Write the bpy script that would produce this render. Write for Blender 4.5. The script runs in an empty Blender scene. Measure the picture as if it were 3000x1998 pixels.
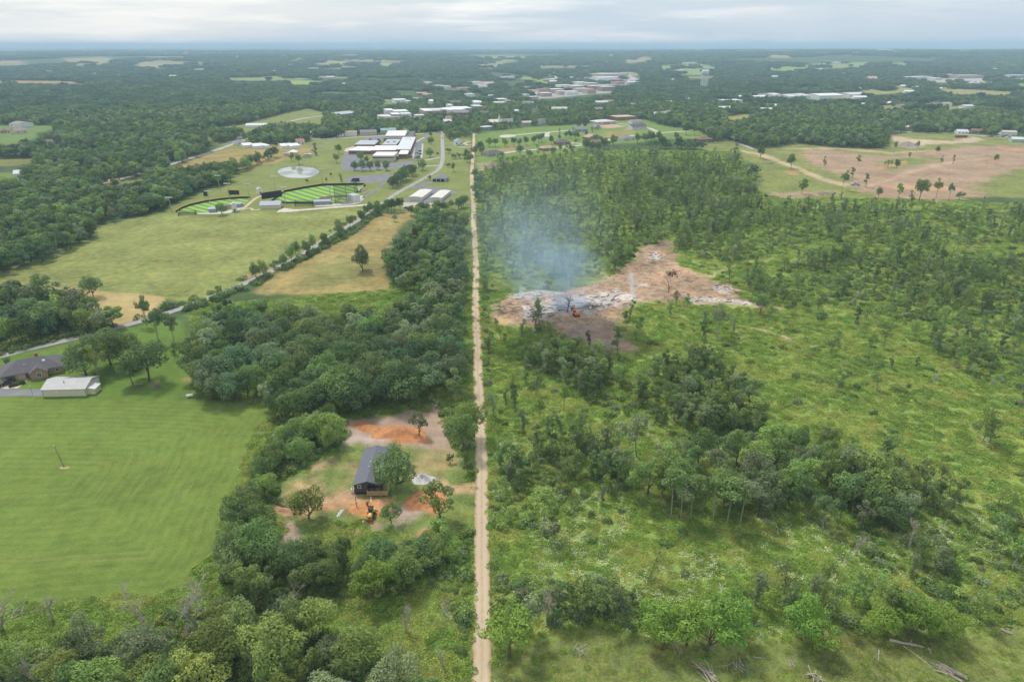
import bpy, math
import numpy as np
from mathutils import Vector, Matrix

# ------------------------------------------------------------------ camera, sky, sun, exposure
sc = bpy.context.scene
COL = sc.collection
CAM_H = 115.0                 # drone height above the ground, metres
HORIZON = 132.0               # photograph row of the true horizon
PITCH = math.atan((999.0 - HORIZON) / 2000.0)
cam_d = bpy.data.cameras.new('camera')
cam_d.sensor_width = 36.0
cam_d.lens = 24.0
cam_d.clip_start = 1.0
cam_d.clip_end = 120000.0
cam = bpy.data.objects.new('camera', cam_d)
COL.objects.link(cam)
cam.location = (0, 0, CAM_H)
cam.rotation_euler = (math.pi / 2 - PITCH, 0, 0)
sc.camera = cam

SUN_ELEV, SUN_AZ = math.radians(58), math.radians(-35)     # azimuth from +Y towards +X (behind-left high sun)
world = bpy.data.worlds.new('World')
sc.world = world
world.use_nodes = True
nt = world.node_tree
nt.nodes.clear()
N, L = nt.nodes.new, nt.links.new
w_out = N('ShaderNodeOutputWorld')
sky = N('ShaderNodeTexSky'); sky.sky_type = 'NISHITA'; sky.sun_disc = False
sky.sun_elevation = SUN_ELEV; sky.sun_rotation = SUN_AZ
sky.air_density = 1.0; sky.dust_density = 1.5; sky.ozone_density = 1.0
bg_sky = N('ShaderNodeBackground'); bg_sky.inputs[1].default_value = 0.06
L(sky.outputs[0], bg_sky.inputs[0])
tc = N('ShaderNodeTexCoord')
mp = N('ShaderNodeMapping'); mp.inputs['Scale'].default_value = (1.0, 1.0, 7.5)
L(tc.outputs['Generated'], mp.inputs[0])
# broad cloud deck: thick to the left of the view, thinner blue-grey to the right
n1 = N('ShaderNodeTexNoise'); n1.inputs['Scale'].default_value = 2.3; n1.inputs['Detail'].default_value = 5; n1.inputs['Roughness'].default_value = 0.55
L(mp.outputs[0], n1.inputs['Vector'])
mp2 = N('ShaderNodeMapping'); mp2.inputs['Scale'].default_value = (2.2, 2.2, 26.0); mp2.inputs['Location'].default_value = (3.1, 1.7, 0.4)
L(tc.outputs['Generated'], mp2.inputs[0])
n2 = N('ShaderNodeTexNoise'); n2.inputs['Scale'].default_value = 1.6; n2.inputs['Detail'].default_value = 5; n2.inputs['Roughness'].default_value = 0.6
L(mp2.outputs[0], n2.inputs['Vector'])
r2 = N('ShaderNodeValToRGB'); r2.color_ramp.elements[0].position = 0.50; r2.color_ramp.elements[1].position = 0.68
wl = N('ShaderNodeSeparateXYZ'); L(tc.outputs['Generated'], wl.inputs[0])
wm = N('ShaderNodeMapRange'); wm.inputs['From Min'].default_value = -0.25; wm.inputs['From Max'].default_value = -0.55; wm.inputs['To Max'].default_value = 0.07
L(wl.outputs['X'], wm.inputs['Value'])
wa = N('ShaderNodeMath'); wa.operation = 'ADD'; L(n2.outputs['Fac'], wa.inputs[0]); L(wm.outputs[0], wa.inputs[1])
L(wa.outputs[0], r2.inputs[0])
sepg = N('ShaderNodeSeparateXYZ'); L(tc.outputs['Generated'], sepg.inputs[0])
side = N('ShaderNodeMapRange'); side.inputs['From Min'].default_value = 0.55; side.inputs['From Max'].default_value = -0.55
L(sepg.outputs['X'], side.inputs['Value'])
add = N('ShaderNodeMath'); add.operation = 'MULTIPLY_ADD'; add.inputs[1].default_value = 0.30
L(side.outputs[0], add.inputs[0]); L(n1.outputs['Fac'], add.inputs[2])
r1 = N('ShaderNodeValToRGB')
r1.color_ramp.elements[0].position = 0.34; r1.color_ramp.elements[0].color = (0.45, 0.57, 0.71, 1)
r1.color_ramp.elements[1].position = 0.80; r1.color_ramp.elements[1].color = (0.73, 0.755, 0.78, 1)
e = r1.color_ramp.elements.new(0.58); e.color = (0.56, 0.65, 0.745, 1)
L(add.outputs[0], r1.inputs[0])
brt = N('ShaderNodeMix'); brt.data_type = 'RGBA'; brt.blend_type = 'MIX'
brt.inputs['B'].default_value = (1.08, 1.04, 0.98, 1)
mulf = N('ShaderNodeMath'); mulf.operation = 'MULTIPLY'
mulside = N('ShaderNodeMapRange'); mulside.inputs['From Min'].default_value = 0.45; mulside.inputs['From Max'].default_value = -0.15
mulside.inputs['To Min'].default_value = 0.25; mulside.inputs['To Max'].default_value = 0.7
L(sepg.outputs['X'], mulside.inputs['Value'])
L(r2.outputs['Color'], mulf.inputs[0]); L(mulside.outputs[0], mulf.inputs[1])
L(mulf.outputs[0], brt.inputs['Factor']); L(r1.outputs['Color'], brt.inputs['A'])
bg_cl = N('ShaderNodeBackground'); bg_cl.inputs[1].default_value = 0.60
L(brt.outputs['Result'], bg_cl.inputs[0])
mixw = N('ShaderNodeMixShader'); mixw.inputs[0].default_value = 0.86
L(bg_sky.outputs[0], mixw.inputs[1]); L(bg_cl.outputs[0], mixw.inputs[2])
L(mixw.outputs[0], w_out.inputs[0])

sun_d = bpy.data.lights.new('sun', 'SUN')
sun_d.energy = 1.5; sun_d.angle = math.radians(10); sun_d.color = (1.0, 0.955, 0.89)
sun = bpy.data.objects.new('sun', sun_d); COL.objects.link(sun)
sdir = Vector((math.cos(SUN_ELEV) * math.sin(SUN_AZ), math.cos(SUN_ELEV) * math.cos(SUN_AZ), math.sin(SUN_ELEV)))
sun.rotation_euler = sdir.to_track_quat('Z', 'Y').to_euler()
sun.location = (0, 0, 400)

sc.view_settings.view_transform = 'Standard'
sc.view_settings.look = 'None'
sc.view_settings.exposure = 0.98
sc.view_settings.gamma = 1.0
cy = sc.cycles
cy.max_bounces = 7; cy.diffuse_bounces = 5; cy.glossy_bounces = 2; cy.transmission_bounces = 3
cy.volume_bounces = 3; cy.transparent_max_bounces = 6
cy.sample_clamp_indirect = 4.0
cy.volume_max_steps = 64
cy.use_adaptive_sampling = True
cy.adaptive_threshold = 0.014
cy.use_denoising = True

# ------------------------------------------------------------------ layout helpers
SP, CP = math.sin(PITCH), math.cos(PITCH)
CROPS = {'A': (0, 100, 3.136), 'B': (750, 100, 3.136), 'C': (1300, 100, 3.136), 'D': (2050, 100, 2.477), 'E': (450, 350, 3.136),
         'F': (900, 350, 4.273), 'H': (0, 700, 3.136), 'I': (700, 1150, 3.136), 'J': (0, 1498, 3.136), 'K': (750, 1498, 3.136),
         'L': (1500, 1498, 3.136), 'M': (2250, 1498, 3.136), 'N': (1350, 600, 2.351), 'O': (1450, 1100, 3.136), 'Q': (2150, 850, 2.766),
         'R': (950, 1300, 6.534), 'S': (1500, 840, 5.888), 'P': (0, 0, 1.0), 'U': (0, 0, 2354 / 3000.0)}

def G(crop, x, y, z=0.0):
    """ground point (metres) seen at a map-sheet coordinate of the survey photograph"""
    ox, oy, s = CROPS[crop]
    px, py = ox + x / s, oy + y / s
    a, b = (px - 1500.0) / 2000.0, (999.0 - py) / 2000.0
    dx, dy, dz = a, CP + b * SP, -SP + b * CP
    dz = min(dz, -0.0022)
    t = (CAM_H - z) / -dz
    return np.array([dx * t, dy * t])

def GP(crop, pts, z=0.0):
    return np.array([G(crop, x, y, z) for x, y in pts])

def vnoise(x, y, seed=0):
    """value noise 0..1 on arrays"""
    xi, yi = np.floor(x).astype(np.int64), np.floor(y).astype(np.int64)
    fx, fy = x - xi, y - yi
    fx, fy = fx * fx * (3 - 2 * fx), fy * fy * (3 - 2 * fy)
    def h(i, j):
        n = (i * 374761393 + j * 668265263 + seed * 1442695041) & 0xFFFFFFFF
        n = ((n ^ (n >> 13)) * 1274126177) & 0xFFFFFFFF
        return ((n ^ (n >> 16)) & 0xFFFFFF) / float(0xFFFFFF)
    return (h(xi, yi) * (1 - fx) + h(xi + 1, yi) * fx) * (1 - fy) + (h(xi, yi + 1) * (1 - fx) + h(xi + 1, yi + 1) * fx) * fy

def fbm(x, y, seed=0, o=4):
    s, a, t = 0.0, 1.0, 0.0
    for k in range(o):
        s = s + a * vnoise(x * 2 ** k, y * 2 ** k, seed + k * 17)
        t += a; a *= 0.5
    return s / t

def sstep(a, b, x):
    t = np.clip((x - a) / (b - a), 0, 1)
    return t * t * (3 - 2 * t)

def inside(poly, x, y):
    poly = np.asarray(poly)
    res = np.zeros(x.shape, bool)
    lo, hi = poly.min(0), poly.max(0)
    m = (x >= lo[0]) & (x <= hi[0]) & (y >= lo[1]) & (y <= hi[1])
    if not m.any():
        return res
    xx, yy = x[m], y[m]
    r = np.zeros(xx.shape, bool)
    n = len(poly)
    for i in range(n):
        x1, y1 = poly[i]; x2, y2 = poly[(i + 1) % n]
        if y1 == y2:
            continue
        c = ((y1 > yy) != (y2 > yy)) & (xx < (x2 - x1) * (yy - y1) / (y2 - y1) + x1)
        r ^= c
    res[m] = r
    return res

def sdist(poly, x, y, reach):
    """signed distance (inside positive) clipped to +-reach"""
    poly = np.asarray(poly)
    out = np.full(x.shape, -reach, float)
    lo, hi = poly.min(0) - reach, poly.max(0) + reach
    m = (x >= lo[0]) & (x <= hi[0]) & (y >= lo[1]) & (y <= hi[1])
    if not m.any():
        return out
    xx, yy = x[m], y[m]
    d = np.full(xx.shape, 1e18)
    n = len(poly)
    for i in range(n):
        x1, y1 = poly[i]; x2, y2 = poly[(i + 1) % n]
        ex, ey = x2 - x1, y2 - y1
        l2 = ex * ex + ey * ey + 1e-12
        t = np.clip(((xx - x1) * ex + (yy - y1) * ey) / l2, 0, 1)
        d = np.minimum(d, (xx - x1 - t * ex) ** 2 + (yy - y1 - t * ey) ** 2)
    d = np.sqrt(d)
    s = np.where(inside(poly, xx, yy), d, -d)
    out[m] = np.clip(s, -reach, reach)
    return out

def height(x, y):
    """terrain height: level valley near, low wooded ridges and hills far off"""
    x = np.asarray(x, float); y = np.asarray(y, float)
    d = np.hypot(x, y)
    a = sstep(2400, 8200, d) * (1 - sstep(9200, 12500, d))
    h = a * (24 + 72 * fbm(x / 3800.0 + 3.3, y / 2600.0 + 1.1, 5, 3) * (0.6 + 0.8 * vnoise(x / 9000.0, y / 9000.0, 9)))
    m = sstep(9500, 15000, d)
    h = h + m * (34 * fbm(x / 7000.0, y / 3500.0, 21, 3))
    f = sstep(17000, 25000, d)
    lr = 0.55 + 0.55 * np.exp(-((x / (y + 1e-3) - 0.05) / 0.28) ** 2) - 0.35 * sstep(0.25, 0.7, x / (np.abs(y) + 1.0))
    h = h + f * 112 * fbm(x / 5200.0 + 8, y / 9000.0, 33, 4) * lr
    return h

ORD = ['leftmost', 'second from left', 'third from left', 'fourth from left', 'fifth from left', 'sixth from left', 'seventh from left', 'eighth from left', 'ninth from left', 'tenth from left', 'eleventh from left', 'twelfth from left', 'thirteenth from left', 'fourteenth from left', 'fifteenth from left', 'sixteenth from left', 'seventeenth from left', 'rightmost']
# ------------------------------------------------------------------ mesh helpers
def link_mesh(name, V, Q, mats, parent=None, tint=None, matidx=None, smooth=False, col=None):
    """V (n,3) float, Q list/array of faces (all the same size)"""
    me = bpy.data.meshes.new(name)
    fill_mesh(me, V, Q, tint, matidx, smooth, col)
    for m in mats if isinstance(mats, (list, tuple)) else [mats]:
        me.materials.append(m)
    return link_obj(name, me, parent)

def fill_mesh(me, V, Q, tint=None, matidx=None, smooth=False, col=None):
    V = np.asarray(V, np.float32); Q = np.asarray(Q, np.int32)
    k = Q.shape[1]
    me.vertices.add(len(V)); me.vertices.foreach_set('co', V.ravel())
    me.loops.add(Q.size); me.loops.foreach_set('vertex_index', Q.ravel())
    me.polygons.add(len(Q)); me.polygons.foreach_set('loop_start', np.arange(0, Q.size, k, dtype=np.int32))
    if matidx is not None:
        me.polygons.foreach_set('material_index', np.asarray(matidx, np.int32))
    me.polygons.foreach_set('use_smooth', np.full(len(Q), bool(smooth)))
    if tint is not None:
        at = me.attributes.new('tint', 'FLOAT', 'POINT'); at.data.foreach_set('value', np.asarray(tint, np.float32))
    if col is not None:
        at = me.attributes.new('zone', 'FLOAT_COLOR', 'POINT'); at.data.foreach_set('color', np.asarray(col, np.float32).ravel())
    me.update(calc_edges=True)

def link_obj(name, me, parent=None):
    o = bpy.data.objects.new(name, me)
    COL.objects.link(o)
    if parent is not None:
        o.parent = parent
    return o

def empty(name, loc, rz=0.0):
    o = bpy.data.objects.new(name, None)
    o.empty_display_size = 0.5
    COL.objects.link(o)
    o.location = (loc[0], loc[1], loc[2] if len(loc) > 2 else 0.0)
    o.rotation_euler = (0, 0, rz)
    return o

def tag(o, label, cat=None, group=None, kind=None):
    if label: o['label'] = label
    if cat: o['category'] = cat
    if group: o['group'] = group
    if kind: o['kind'] = kind
    return o

class MB:
    """collects boxes, prisms and tubes; build() links them as one mesh"""
    def __init__(self):
        self.v, self.f = [], []
    def add(self, vs, fs):
        b = len(self.v)
        self.v += [tuple(map(float, p)) for p in vs]
        self.f += [tuple(b + i for i in f) for f in fs]
        return self
    def box(self, x0, x1, y0, y1, z0, z1):
        return self.add([(x0, y0, z0), (x1, y0, z0), (x1, y1, z0), (x0, y1, z0), (x0, y0, z1), (x1, y0, z1), (x1, y1, z1), (x0, y1, z1)],
                        [(0, 3, 2, 1), (4, 5, 6, 7), (0, 1, 5, 4), (1, 2, 6, 5), (2, 3, 7, 6), (3, 0, 4, 7)])
    def prism(self, prof, axis, a, b):
        """extrude a closed 2-D profile along axis ('x' or 'y') from a to b; profile in (other, z)"""
        n = len(prof)
        def p(u, w, t):
            return (t, u, w) if axis == 'x' else (u, t, w)
        vs = [p(u, w, a) for u, w in prof] + [p(u, w, b) for u, w in prof]
        fs = [tuple(range(n)), tuple(range(2 * n - 1, n - 1, -1))] + [(i, n + i, n + (i + 1) % n, (i + 1) % n) for i in range(n)]
        return self.add(vs, fs)
    def tube(self, p, q, r0, r1=None, n=6, caps=True):
        r1 = r0 if r1 is None else r1
        p, q = Vector(p), Vector(q)
        d = (q - p)
        if d.length < 1e-6:
            return self
        d.normalize()
        u = d.orthogonal().normalized(); w = d.cross(u)
        vs = []
        for c, r in ((p, r0), (q, r1)):
            for i in range(n):
                a = 2 * math.pi * i / n
                vs.append(c + (u * math.cos(a) + w * math.sin(a)) * r)
        fs = [(i, (i + 1) % n, n + (i + 1) % n, n + i) for i in range(n)]
        if caps:
            fs += [tuple(range(n - 1, -1, -1)), tuple(range(n, 2 * n))]
        return self.add(vs, fs)
    def disc(self, c, axis, r, w, n=14):
        c = Vector(c); ax = Vector(axis).normalized()
        return self.tube(c - ax * (w / 2), c + ax * (w / 2), r, r, n)
    def build(self, name, mat, parent=None, smooth=False):
        me = bpy.data.meshes.new(name)
        me.from_pydata(self.v, [], self.f)
        me.materials.append(mat)
        if smooth:
            me.polygons.foreach_set('use_smooth', np.ones(len(me.polygons), bool))
        me.update()
        return link_obj(name, me, parent)

# ------------------------------------------------------------------ materials
MATS = {}
def pmat(name, color, rough=0.8, var=0.18, scale=3.0, spec=0.3, metal=0.0, bump=0.0, coat=0.0):
    """principled paint / stone / metal with uneven colour"""
    if name in MATS:
        return MATS[name]
    m = bpy.data.materials.new(name); m.use_nodes = True
    t = m.node_tree; b = t.nodes['Principled BSDF']
    b.inputs['Roughness'].default_value = rough
    b.inputs['Specular IOR Level'].default_value = spec
    b.inputs['Metallic'].default_value = metal
    if coat: b.inputs['Coat Weight'].default_value = coat
    tc = t.nodes.new('ShaderNodeTexCoord')
    ns = t.nodes.new('ShaderNodeTexNoise'); ns.inputs['Scale'].default_value = scale; ns.inputs['Detail'].default_value = 4
    t.links.new(tc.outputs['Object'], ns.inputs['Vector'])
    mr = t.nodes.new('ShaderNodeMapRange'); mr.inputs['From Min'].default_value = 0.3; mr.inputs['From Max'].default_value = 0.7
    mr.inputs['To Min'].default_value = 1 - var; mr.inputs['To Max'].default_value = 1 + var
    t.links.new(ns.outputs['Fac'], mr.inputs['Value'])
    mx = t.nodes.new('ShaderNodeVectorMath'); mx.operation = 'SCALE'
    mx.inputs[0].default_value = color
    t.links.new(mr.outputs[0], mx.inputs['Scale'])
    t.links.new(mx.outputs[0], b.inputs['Base Color'])
    if bump:
        bp = t.nodes.new('ShaderNodeBump'); bp.inputs['Strength'].default_value = bump; bp.inputs['Distance'].default_value = 0.1
        t.links.new(ns.outputs['Fac'], bp.inputs['Height']); t.links.new(bp.outputs[0], b.inputs['Normal'])
    MATS[name] = m
    return m

def leaf_material(rgb=None):
    m = bpy.data.materials.new('leaf'); m.use_nodes = True
    t = m.node_tree; t.nodes.clear()
    o = t.nodes.new('ShaderNodeOutputMaterial')
    oi = t.nodes.new('ShaderNodeObjectInfo')
    at = t.nodes.new('ShaderNodeAttribute'); at.attribute_name = 'tint'
    ad = t.nodes.new('ShaderNodeMath'); ad.operation = 'MULTIPLY_ADD'; ad.inputs[1].default_value = 0.75; ad.inputs[2].default_value = 0.62
    t.links.new(at.outputs['Fac'], ad.inputs[0])
    rv = t.nodes.new('ShaderNodeMapRange'); rv.inputs['To Min'].default_value = 0.68; rv.inputs['To Max'].default_value = 1.32
    t.links.new(oi.outputs['Random'], rv.inputs['Value'])
    mu = t.nodes.new('ShaderNodeMath'); mu.operation = 'MULTIPLY'
    t.links.new(ad.outputs[0], mu.inputs[0]); t.links.new(rv.outputs[0], mu.inputs[1])
    fr = t.nodes.new('ShaderNodeMath'); fr.operation = 'MULTIPLY'; fr.inputs[1].default_value = 7.31
    fr2 = t.nodes.new('ShaderNodeMath'); fr2.operation = 'FRACT'
    t.links.new(oi.outputs['Random'], fr.inputs[0]); t.links.new(fr.outputs[0], fr2.inputs[0])
    hr = t.nodes.new('ShaderNodeMapRange'); hr.inputs['To Min'].default_value = 0.482; hr.inputs['To Max'].default_value = 0.518
    t.links.new(fr2.outputs[0], hr.inputs['Value'])
    hs = t.nodes.new('ShaderNodeHueSaturation')
    if rgb is None: t.links.new(oi.outputs['Color'], hs.inputs['Color'])
    else: hs.inputs['Color'].default_value = rgb
    t.links.new(mu.outputs[0], hs.inputs['Value']); t.links.new(hr.outputs[0], hs.inputs['Hue'])
    df = t.nodes.new('ShaderNodeBsdfDiffuse'); tr = t.nodes.new('ShaderNodeBsdfTranslucent')
    t.links.new(hs.outputs[0], df.inputs[0]); t.links.new(hs.outputs[0], tr.inputs[0])
    mx = t.nodes.new('ShaderNodeMixShader'); mx.inputs[0].default_value = 0.38
    t.links.new(df.outputs[0], mx.inputs[1]); t.links.new(tr.outputs[0], mx.inputs[2])
    t.links.new(mx.outputs[0], o.inputs[0])
    return m
LEAF = leaf_material()
LEAF_BY = {}
def leaf_of(rgb):  # scattered plants
    if rgb not in LEAF_BY: LEAF_BY[rgb] = leaf_material(rgb)
    return LEAF_BY[rgb]
BARK = pmat('bark', (0.13, 0.105, 0.08), 0.9, 0.35, 2.0)
PALE_BARK = pmat('pale_bark', (0.31, 0.28, 0.24), 0.9, 0.3, 2.0)
DEAD_WOOD = pmat('dead_wood', (0.42, 0.37, 0.30), 0.9, 0.3, 2.0)

# ------------------------------------------------------------------ ground: zones of soil and plant cover, laid out on one sheet
C_FOREST = (0.07, 0.11, 0.040)
C_HAY = (0.218, 0.245, 0.075)
C_LAWN = (0.118, 0.192, 0.036)
C_TAN = (0.34, 0.265, 0.115)
C_CUT = (0.215, 0.300, 0.066)
C_DIRT = (0.345, 0.245, 0.160)
C_RED = (0.50, 0.225, 0.095)
C_ASH = (0.47, 0.42, 0.365)
C_PAST = (0.165, 0.200, 0.058)
C_GREENF = (0.20, 0.27, 0.07)

ROAD_PTS = [(1411.5, 2060), (1411.5, 1998), (1412.5, 1800), (1411, 1650), (1411, 1400), (1408.5, 1250), (1401.5, 1130), (1398, 1000), (1393, 900), (1395, 800),
            (1390.5, 700), (1387, 650), (1387, 600), (1384, 560), (1382, 525), (1384, 480), (1387, 440), (1388.5, 392)]

Z = []   # (object name or None, world polygon, colour, mottle, feather, label)
def zone(obj, crop, pts, color, mott=0.35, feather=3.0):
    Z.append((obj, GP(crop, pts), color, mott, feather))

# right-hand cut-over land and lower pasture
CUT = [(1118, 1700), (1112, 1100), (1106, 800), (1096, 600), (1090, 470), (1100, 400), (1150, 362), (1300, 352), (1440, 345), (1560, 345), (1700, 350),
       (1745, 440), (1800, 458), (2000, 455), (2354, 470), (2900, 480), (3400, 900), (3400, 1700)]
zone('cutover_ground', 'U', CUT, C_CUT, 0.32, 4)
zone('pasture', 'U', [(1122, 1452), (1300, 1448), (1500, 1452), (1700, 1462), (1900, 1450), (2100, 1445), (2354, 1432), (3000, 1420), (3000, 2200), (1120, 2200)], C_PAST, 0.6, 2.5)
# left-hand side near: rough green ground, then the mown field and lawns on it
zone('rough_ground', 'U', [(-900, 2200), (-900, 1330), (100, 1390), (440, 1320), (480, 1260), (535, 1120), (565, 1040), (595, 965), (600, 925), (430, 905), (440, 700), (640, 690), (900, 660),
                          (960, 500), (1080, 480), (1092, 800), (1098, 1100), (1096, 2200)], (0.14, 0.22, 0.05), 0.5, 3)
zone('mown_field', 'U', [(-900, 930), (-200, 905), (0, 912), (150, 914), (300, 914), (440, 918), (520, 922), (600, 930), (630, 942), (610, 970), (580, 1010), (572, 1060), (540, 1120), (505, 1200),
                       (490, 1260), (455, 1310), (420, 1350), (370, 1372), (290, 1378), (190, 1385), (90, 1392), (0, 1405), (-900, 1440)], (0.142, 0.205, 0.041), 0.30, 1.0)
zone('lawn', 'H', [(-900, 1290), (0, 1100), (230, 1040), (480, 985), (730, 915), (1000, 850), (1280, 790), (1500, 722), (1680, 760), (1700, 900), (1720, 1000), (1760, 1080), (1760, 1300), (1800, 1440), (1700, 1480),
                   (1300, 1470), (600, 1480), (0, 1450), (-900, 1480)], C_LAWN, 0.30, 1.5)
zone('verge', 'H', [(-600, 1060), (0, 975), (300, 930), (600, 850), (900, 790), (1150, 740), (1200, 770), (900, 840), (500, 940), (0, 1060), (-600, 1200)], (0.22, 0.19, 0.075), 0.5, 1.5)
zone('hay_field', 'E', [(-1800, 1540), (-1411, 1390), (-900, 1210), (-560, 1090), (-540, 990), (-180, 910), (180, 880), (390, 880), (720, 865), (1000, 830), (1500, 840), (1800, 815), (1990, 810), (1960, 880),
                        (1870, 930), (1760, 990), (1640, 1060), (1500, 1160), (1350, 1240), (1200, 1300), (1080, 1390), (920, 1460), (750, 1560), (560, 1620), (300, 1680), (90, 1660), (-150, 1640), (-480, 1600), (-970, 1540), (-1411, 1560), (-1800, 1760)], C_HAY, 0.5, 2)
zone('stubble_field', 'H', [(300, 470), (440, 432), (930, 480), (1250, 505), (1400, 518), (1520, 545), (1450, 640), (1320, 745), (1150, 780), (1000, 790), (800, 760), (620, 700), (500, 600), (400, 540)], (0.42, 0.325, 0.145), 0.25, 1)
zone('tan_pasture', 'E', [(2352, 840), (1990, 885), (1930, 990), (1800, 1080), (1650, 1160), (1500, 1240), (1300, 1330), (1150, 1410), (1000, 1510), (940, 1600), (1300, 1620), (1700, 1600), (2070, 1580), (2200, 1560),
                          (2140, 1440), (2120, 1330), (2180, 1160), (2230, 1040), (2300, 960), (2400, 900)], (0.30, 0.245, 0.095), 0.5, 2.5)
zone(None, 'E', [(1400, 1380), (1800, 1260), (2040, 1260), (2060, 1440), (1800, 1500), (1300, 1560)], (0.215, 0.215, 0.075), 0.5, 8)
zone(None, 'E', [(760, 1460), (960, 1400), (1110, 1325), (1120, 1335), (960, 1430), (800, 1490)], (0.36, 0.28, 0.13), 0.4, 1)
# school, ball park and meadows
zone('school_grounds', 'E', [(-180, 910), (100, 840), (250, 750), (500, 640), (710, 590), (720, 510), (900, 440), (1190, 320), (850, 290), (620, 300), (500, 320), (620, 240), (480, 190), (470, 100), (850, 40), (1150, -40),
                             (1420, -100), (1560, -60), (1560, 60), (1480, 140), (1440, 190), (1900, 150), (2352, 130), (2640, 120), (2900, 150), (2930, 300), (2930, 800), (2600, 880), (2352, 835), (2000, 800), (1500, 840), (720, 865), (180, 885)], (0.195, 0.225, 0.065), 0.30, 2.5)
zone('meadow', 'A', [(1470, 1275), (1600, 1225), (1750, 1160), (1930, 1100), (2100, 1060), (2500, 1025), (2900, 1030), (2860, 1080), (2700, 1130), (2500, 1190), (2300, 1230), (1900, 1270), (1600, 1290)], (0.30, 0.235, 0.085), 0.4, 3)
zone(None, 'A', [(900, 1470), (930, 1400), (1200, 1340), (1420, 1290), (1560, 1290), (1420, 1380), (1080, 1480)], (0.19, 0.19, 0.06), 0.5, 3)
zone(None, 'A', [(-200, 840), (500, 840), (520, 870), (350, 905), (320, 960), (110, 1015), (-200, 1015)], (0.15, 0.215, 0.06), 0.2, 3)
zone(None, 'A', [(-200, 1150), (330, 1145), (300, 1185), (100, 1215), (-200, 1220)], (0.19, 0.19, 0.06), 0.3, 3)
zone(None, 'A', [(-200, 1280), (220, 1275), (200, 1330), (30, 1375), (-200, 1400)], (0.15, 0.21, 0.06), 0.2, 3)
zone(None, 'E', [(-1411, 700), (-1250, 660), (-1180, 690), (-1411, 780)], (0.19, 0.19, 0.06), 0.3, 3)
# subdivision lawns
zone('subdivision_lawn', 'C', [(285, 960), (305, 915), (700, 862), (1200, 835), (1420, 815), (1600, 785), (1850, 785), (2010, 845), (2352, 890), (2440, 960), (1950, 965), (1750, 1000), (1500, 1015), (1250, 1050), (1100, 1120), (800, 1170), (500, 1180), (290, 1290)], (0.165, 0.235, 0.055), 0.25, 3)
zone(None, 'C', [(340, 1190), (600, 1170), (980, 1165), (800, 1200), (500, 1270), (330, 1290)], (0.32, 0.26, 0.165), 0.4, 6)
zone(None, 'C', [(1480, 900), (1700, 870), (1800, 900), (1600, 950), (1470, 960)], (0.27, 0.24, 0.08), 0.3, 6)
zone(None, 'C', [(350, 1080), (640, 1030), (820, 1020), (640, 1070), (400, 1110)], (0.30, 0.235, 0.11), 0.3, 6)
zone(None, 'C', [(1400, 840), (1560, 830), (1680, 850), (1500, 870)], (0.45, 0.33, 0.23), 0.3, 4)
# right-hand earthworks
zone('cleared_hillside', 'D', [(-20, 830), (180, 768), (390, 832), (520, 822), (700, 795), (1000, 825), (1345, 835), (1365, 735), (1500, 715), (2352, 745), (3000, 770), (3000, 1190), (2352, 1190), (2100, 1185), (1700, 1210), (1300, 1195), (1000, 1185), (560, 1200), (440, 1140), (425, 950), (250, 890)], (0.20, 0.225, 0.065), 0.5, 4)
zone('dirt_slope', 'D', [(730, 850), (900, 838), (1120, 868), (1350, 890), (1500, 875), (1700, 845), (1900, 815), (2352, 808), (3000, 820), (3000, 960), (2352, 965), (2200, 1020), (2080, 1060), (2050, 1100), (1930, 1125), (2120, 1145), (2080, 1175), (1760, 1205), (1560, 1205),
                         (1330, 1195), (1150, 1130), (1050, 1085), (1120, 1060), (1000, 1010), (900, 985), (780, 930)], C_DIRT, 0.42, 5)
zone(None, 'D', [(1300, 930), (1420, 905), (1720, 890), (1700, 920), (1500, 970), (1330, 1000)], (0.19, 0.225, 0.065), 0.5, 6)
zone(None, 'D', [(1310, 1098), (1500, 1100), (1900, 1112), (1915, 1130), (1700, 1135), (1400, 1125)], (0.50, 0.30, 0.16), 0.3, 1.5)
zone(None, 'D', [(1270, 970), (1360, 955), (1500, 915), (1500, 935), (1330, 985)], (0.43, 0.25, 0.14), 0.3, 2)
zone(None, 'D', [(2180, 828), (2300, 828), (2310, 850), (2200, 848)], (0.43, 0.25, 0.14), 0.3, 2)
zone(None, 'D', [(2110, 915), (2170, 910), (2170, 930), (2105, 932)], (0.43, 0.25, 0.14), 0.3, 2)
zone(None, 'D', [(630, 992), (700, 1000), (720, 1025), (660, 1020)], (0.43, 0.25, 0.14), 0.3, 3)
zone('track', 'D', [(300, 845), (420, 860), (560, 905), (700, 960), (900, 1040), (1080, 1090), (1060, 1110), (860, 1060), (700, 985), (520, 915), (420, 880), (310, 860)], (0.46, 0.36, 0.22), 0.3, 2)
zone(None, 'D', [(520, 838), (700, 828), (1000, 826), (1400, 858), (1700, 838), (1705, 848), (1400, 872), (1000, 838), (700, 838)], (0.42, 0.31, 0.19), 0.3, 1.5)
zone(None, 'D', [(440, 1165), (600, 1150), (900, 1140), (1000, 1150), (900, 1170), (650, 1195), (560, 1200)], (0.33, 0.25, 0.165), 0.5, 4)
zone(None, 'D', [(1200, 1100), (1350, 1060), (1500, 1000), (1700, 945), (1900, 915), (2100, 900), (2100, 908), (1900, 928), (1700, 965), (1500, 1020), (1350, 1075), (1220, 1112)], (0.44, 0.32, 0.21), 0.3, 1.5)
zone('quarry_pit', 'D', [(1370, 745), (1440, 740), (1560, 765), (1720, 775), (1820, 775), (1760, 800), (1640, 800), (1560, 835), (1480, 820), (1430, 790)], (0.50, 0.39, 0.26), 0.4, 2)
zone(None, 'D', [(1430, 785), (1560, 790), (1600, 815), (1540, 835), (1460, 820)], (0.30, 0.25, 0.20), 0.4, 3)
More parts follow.
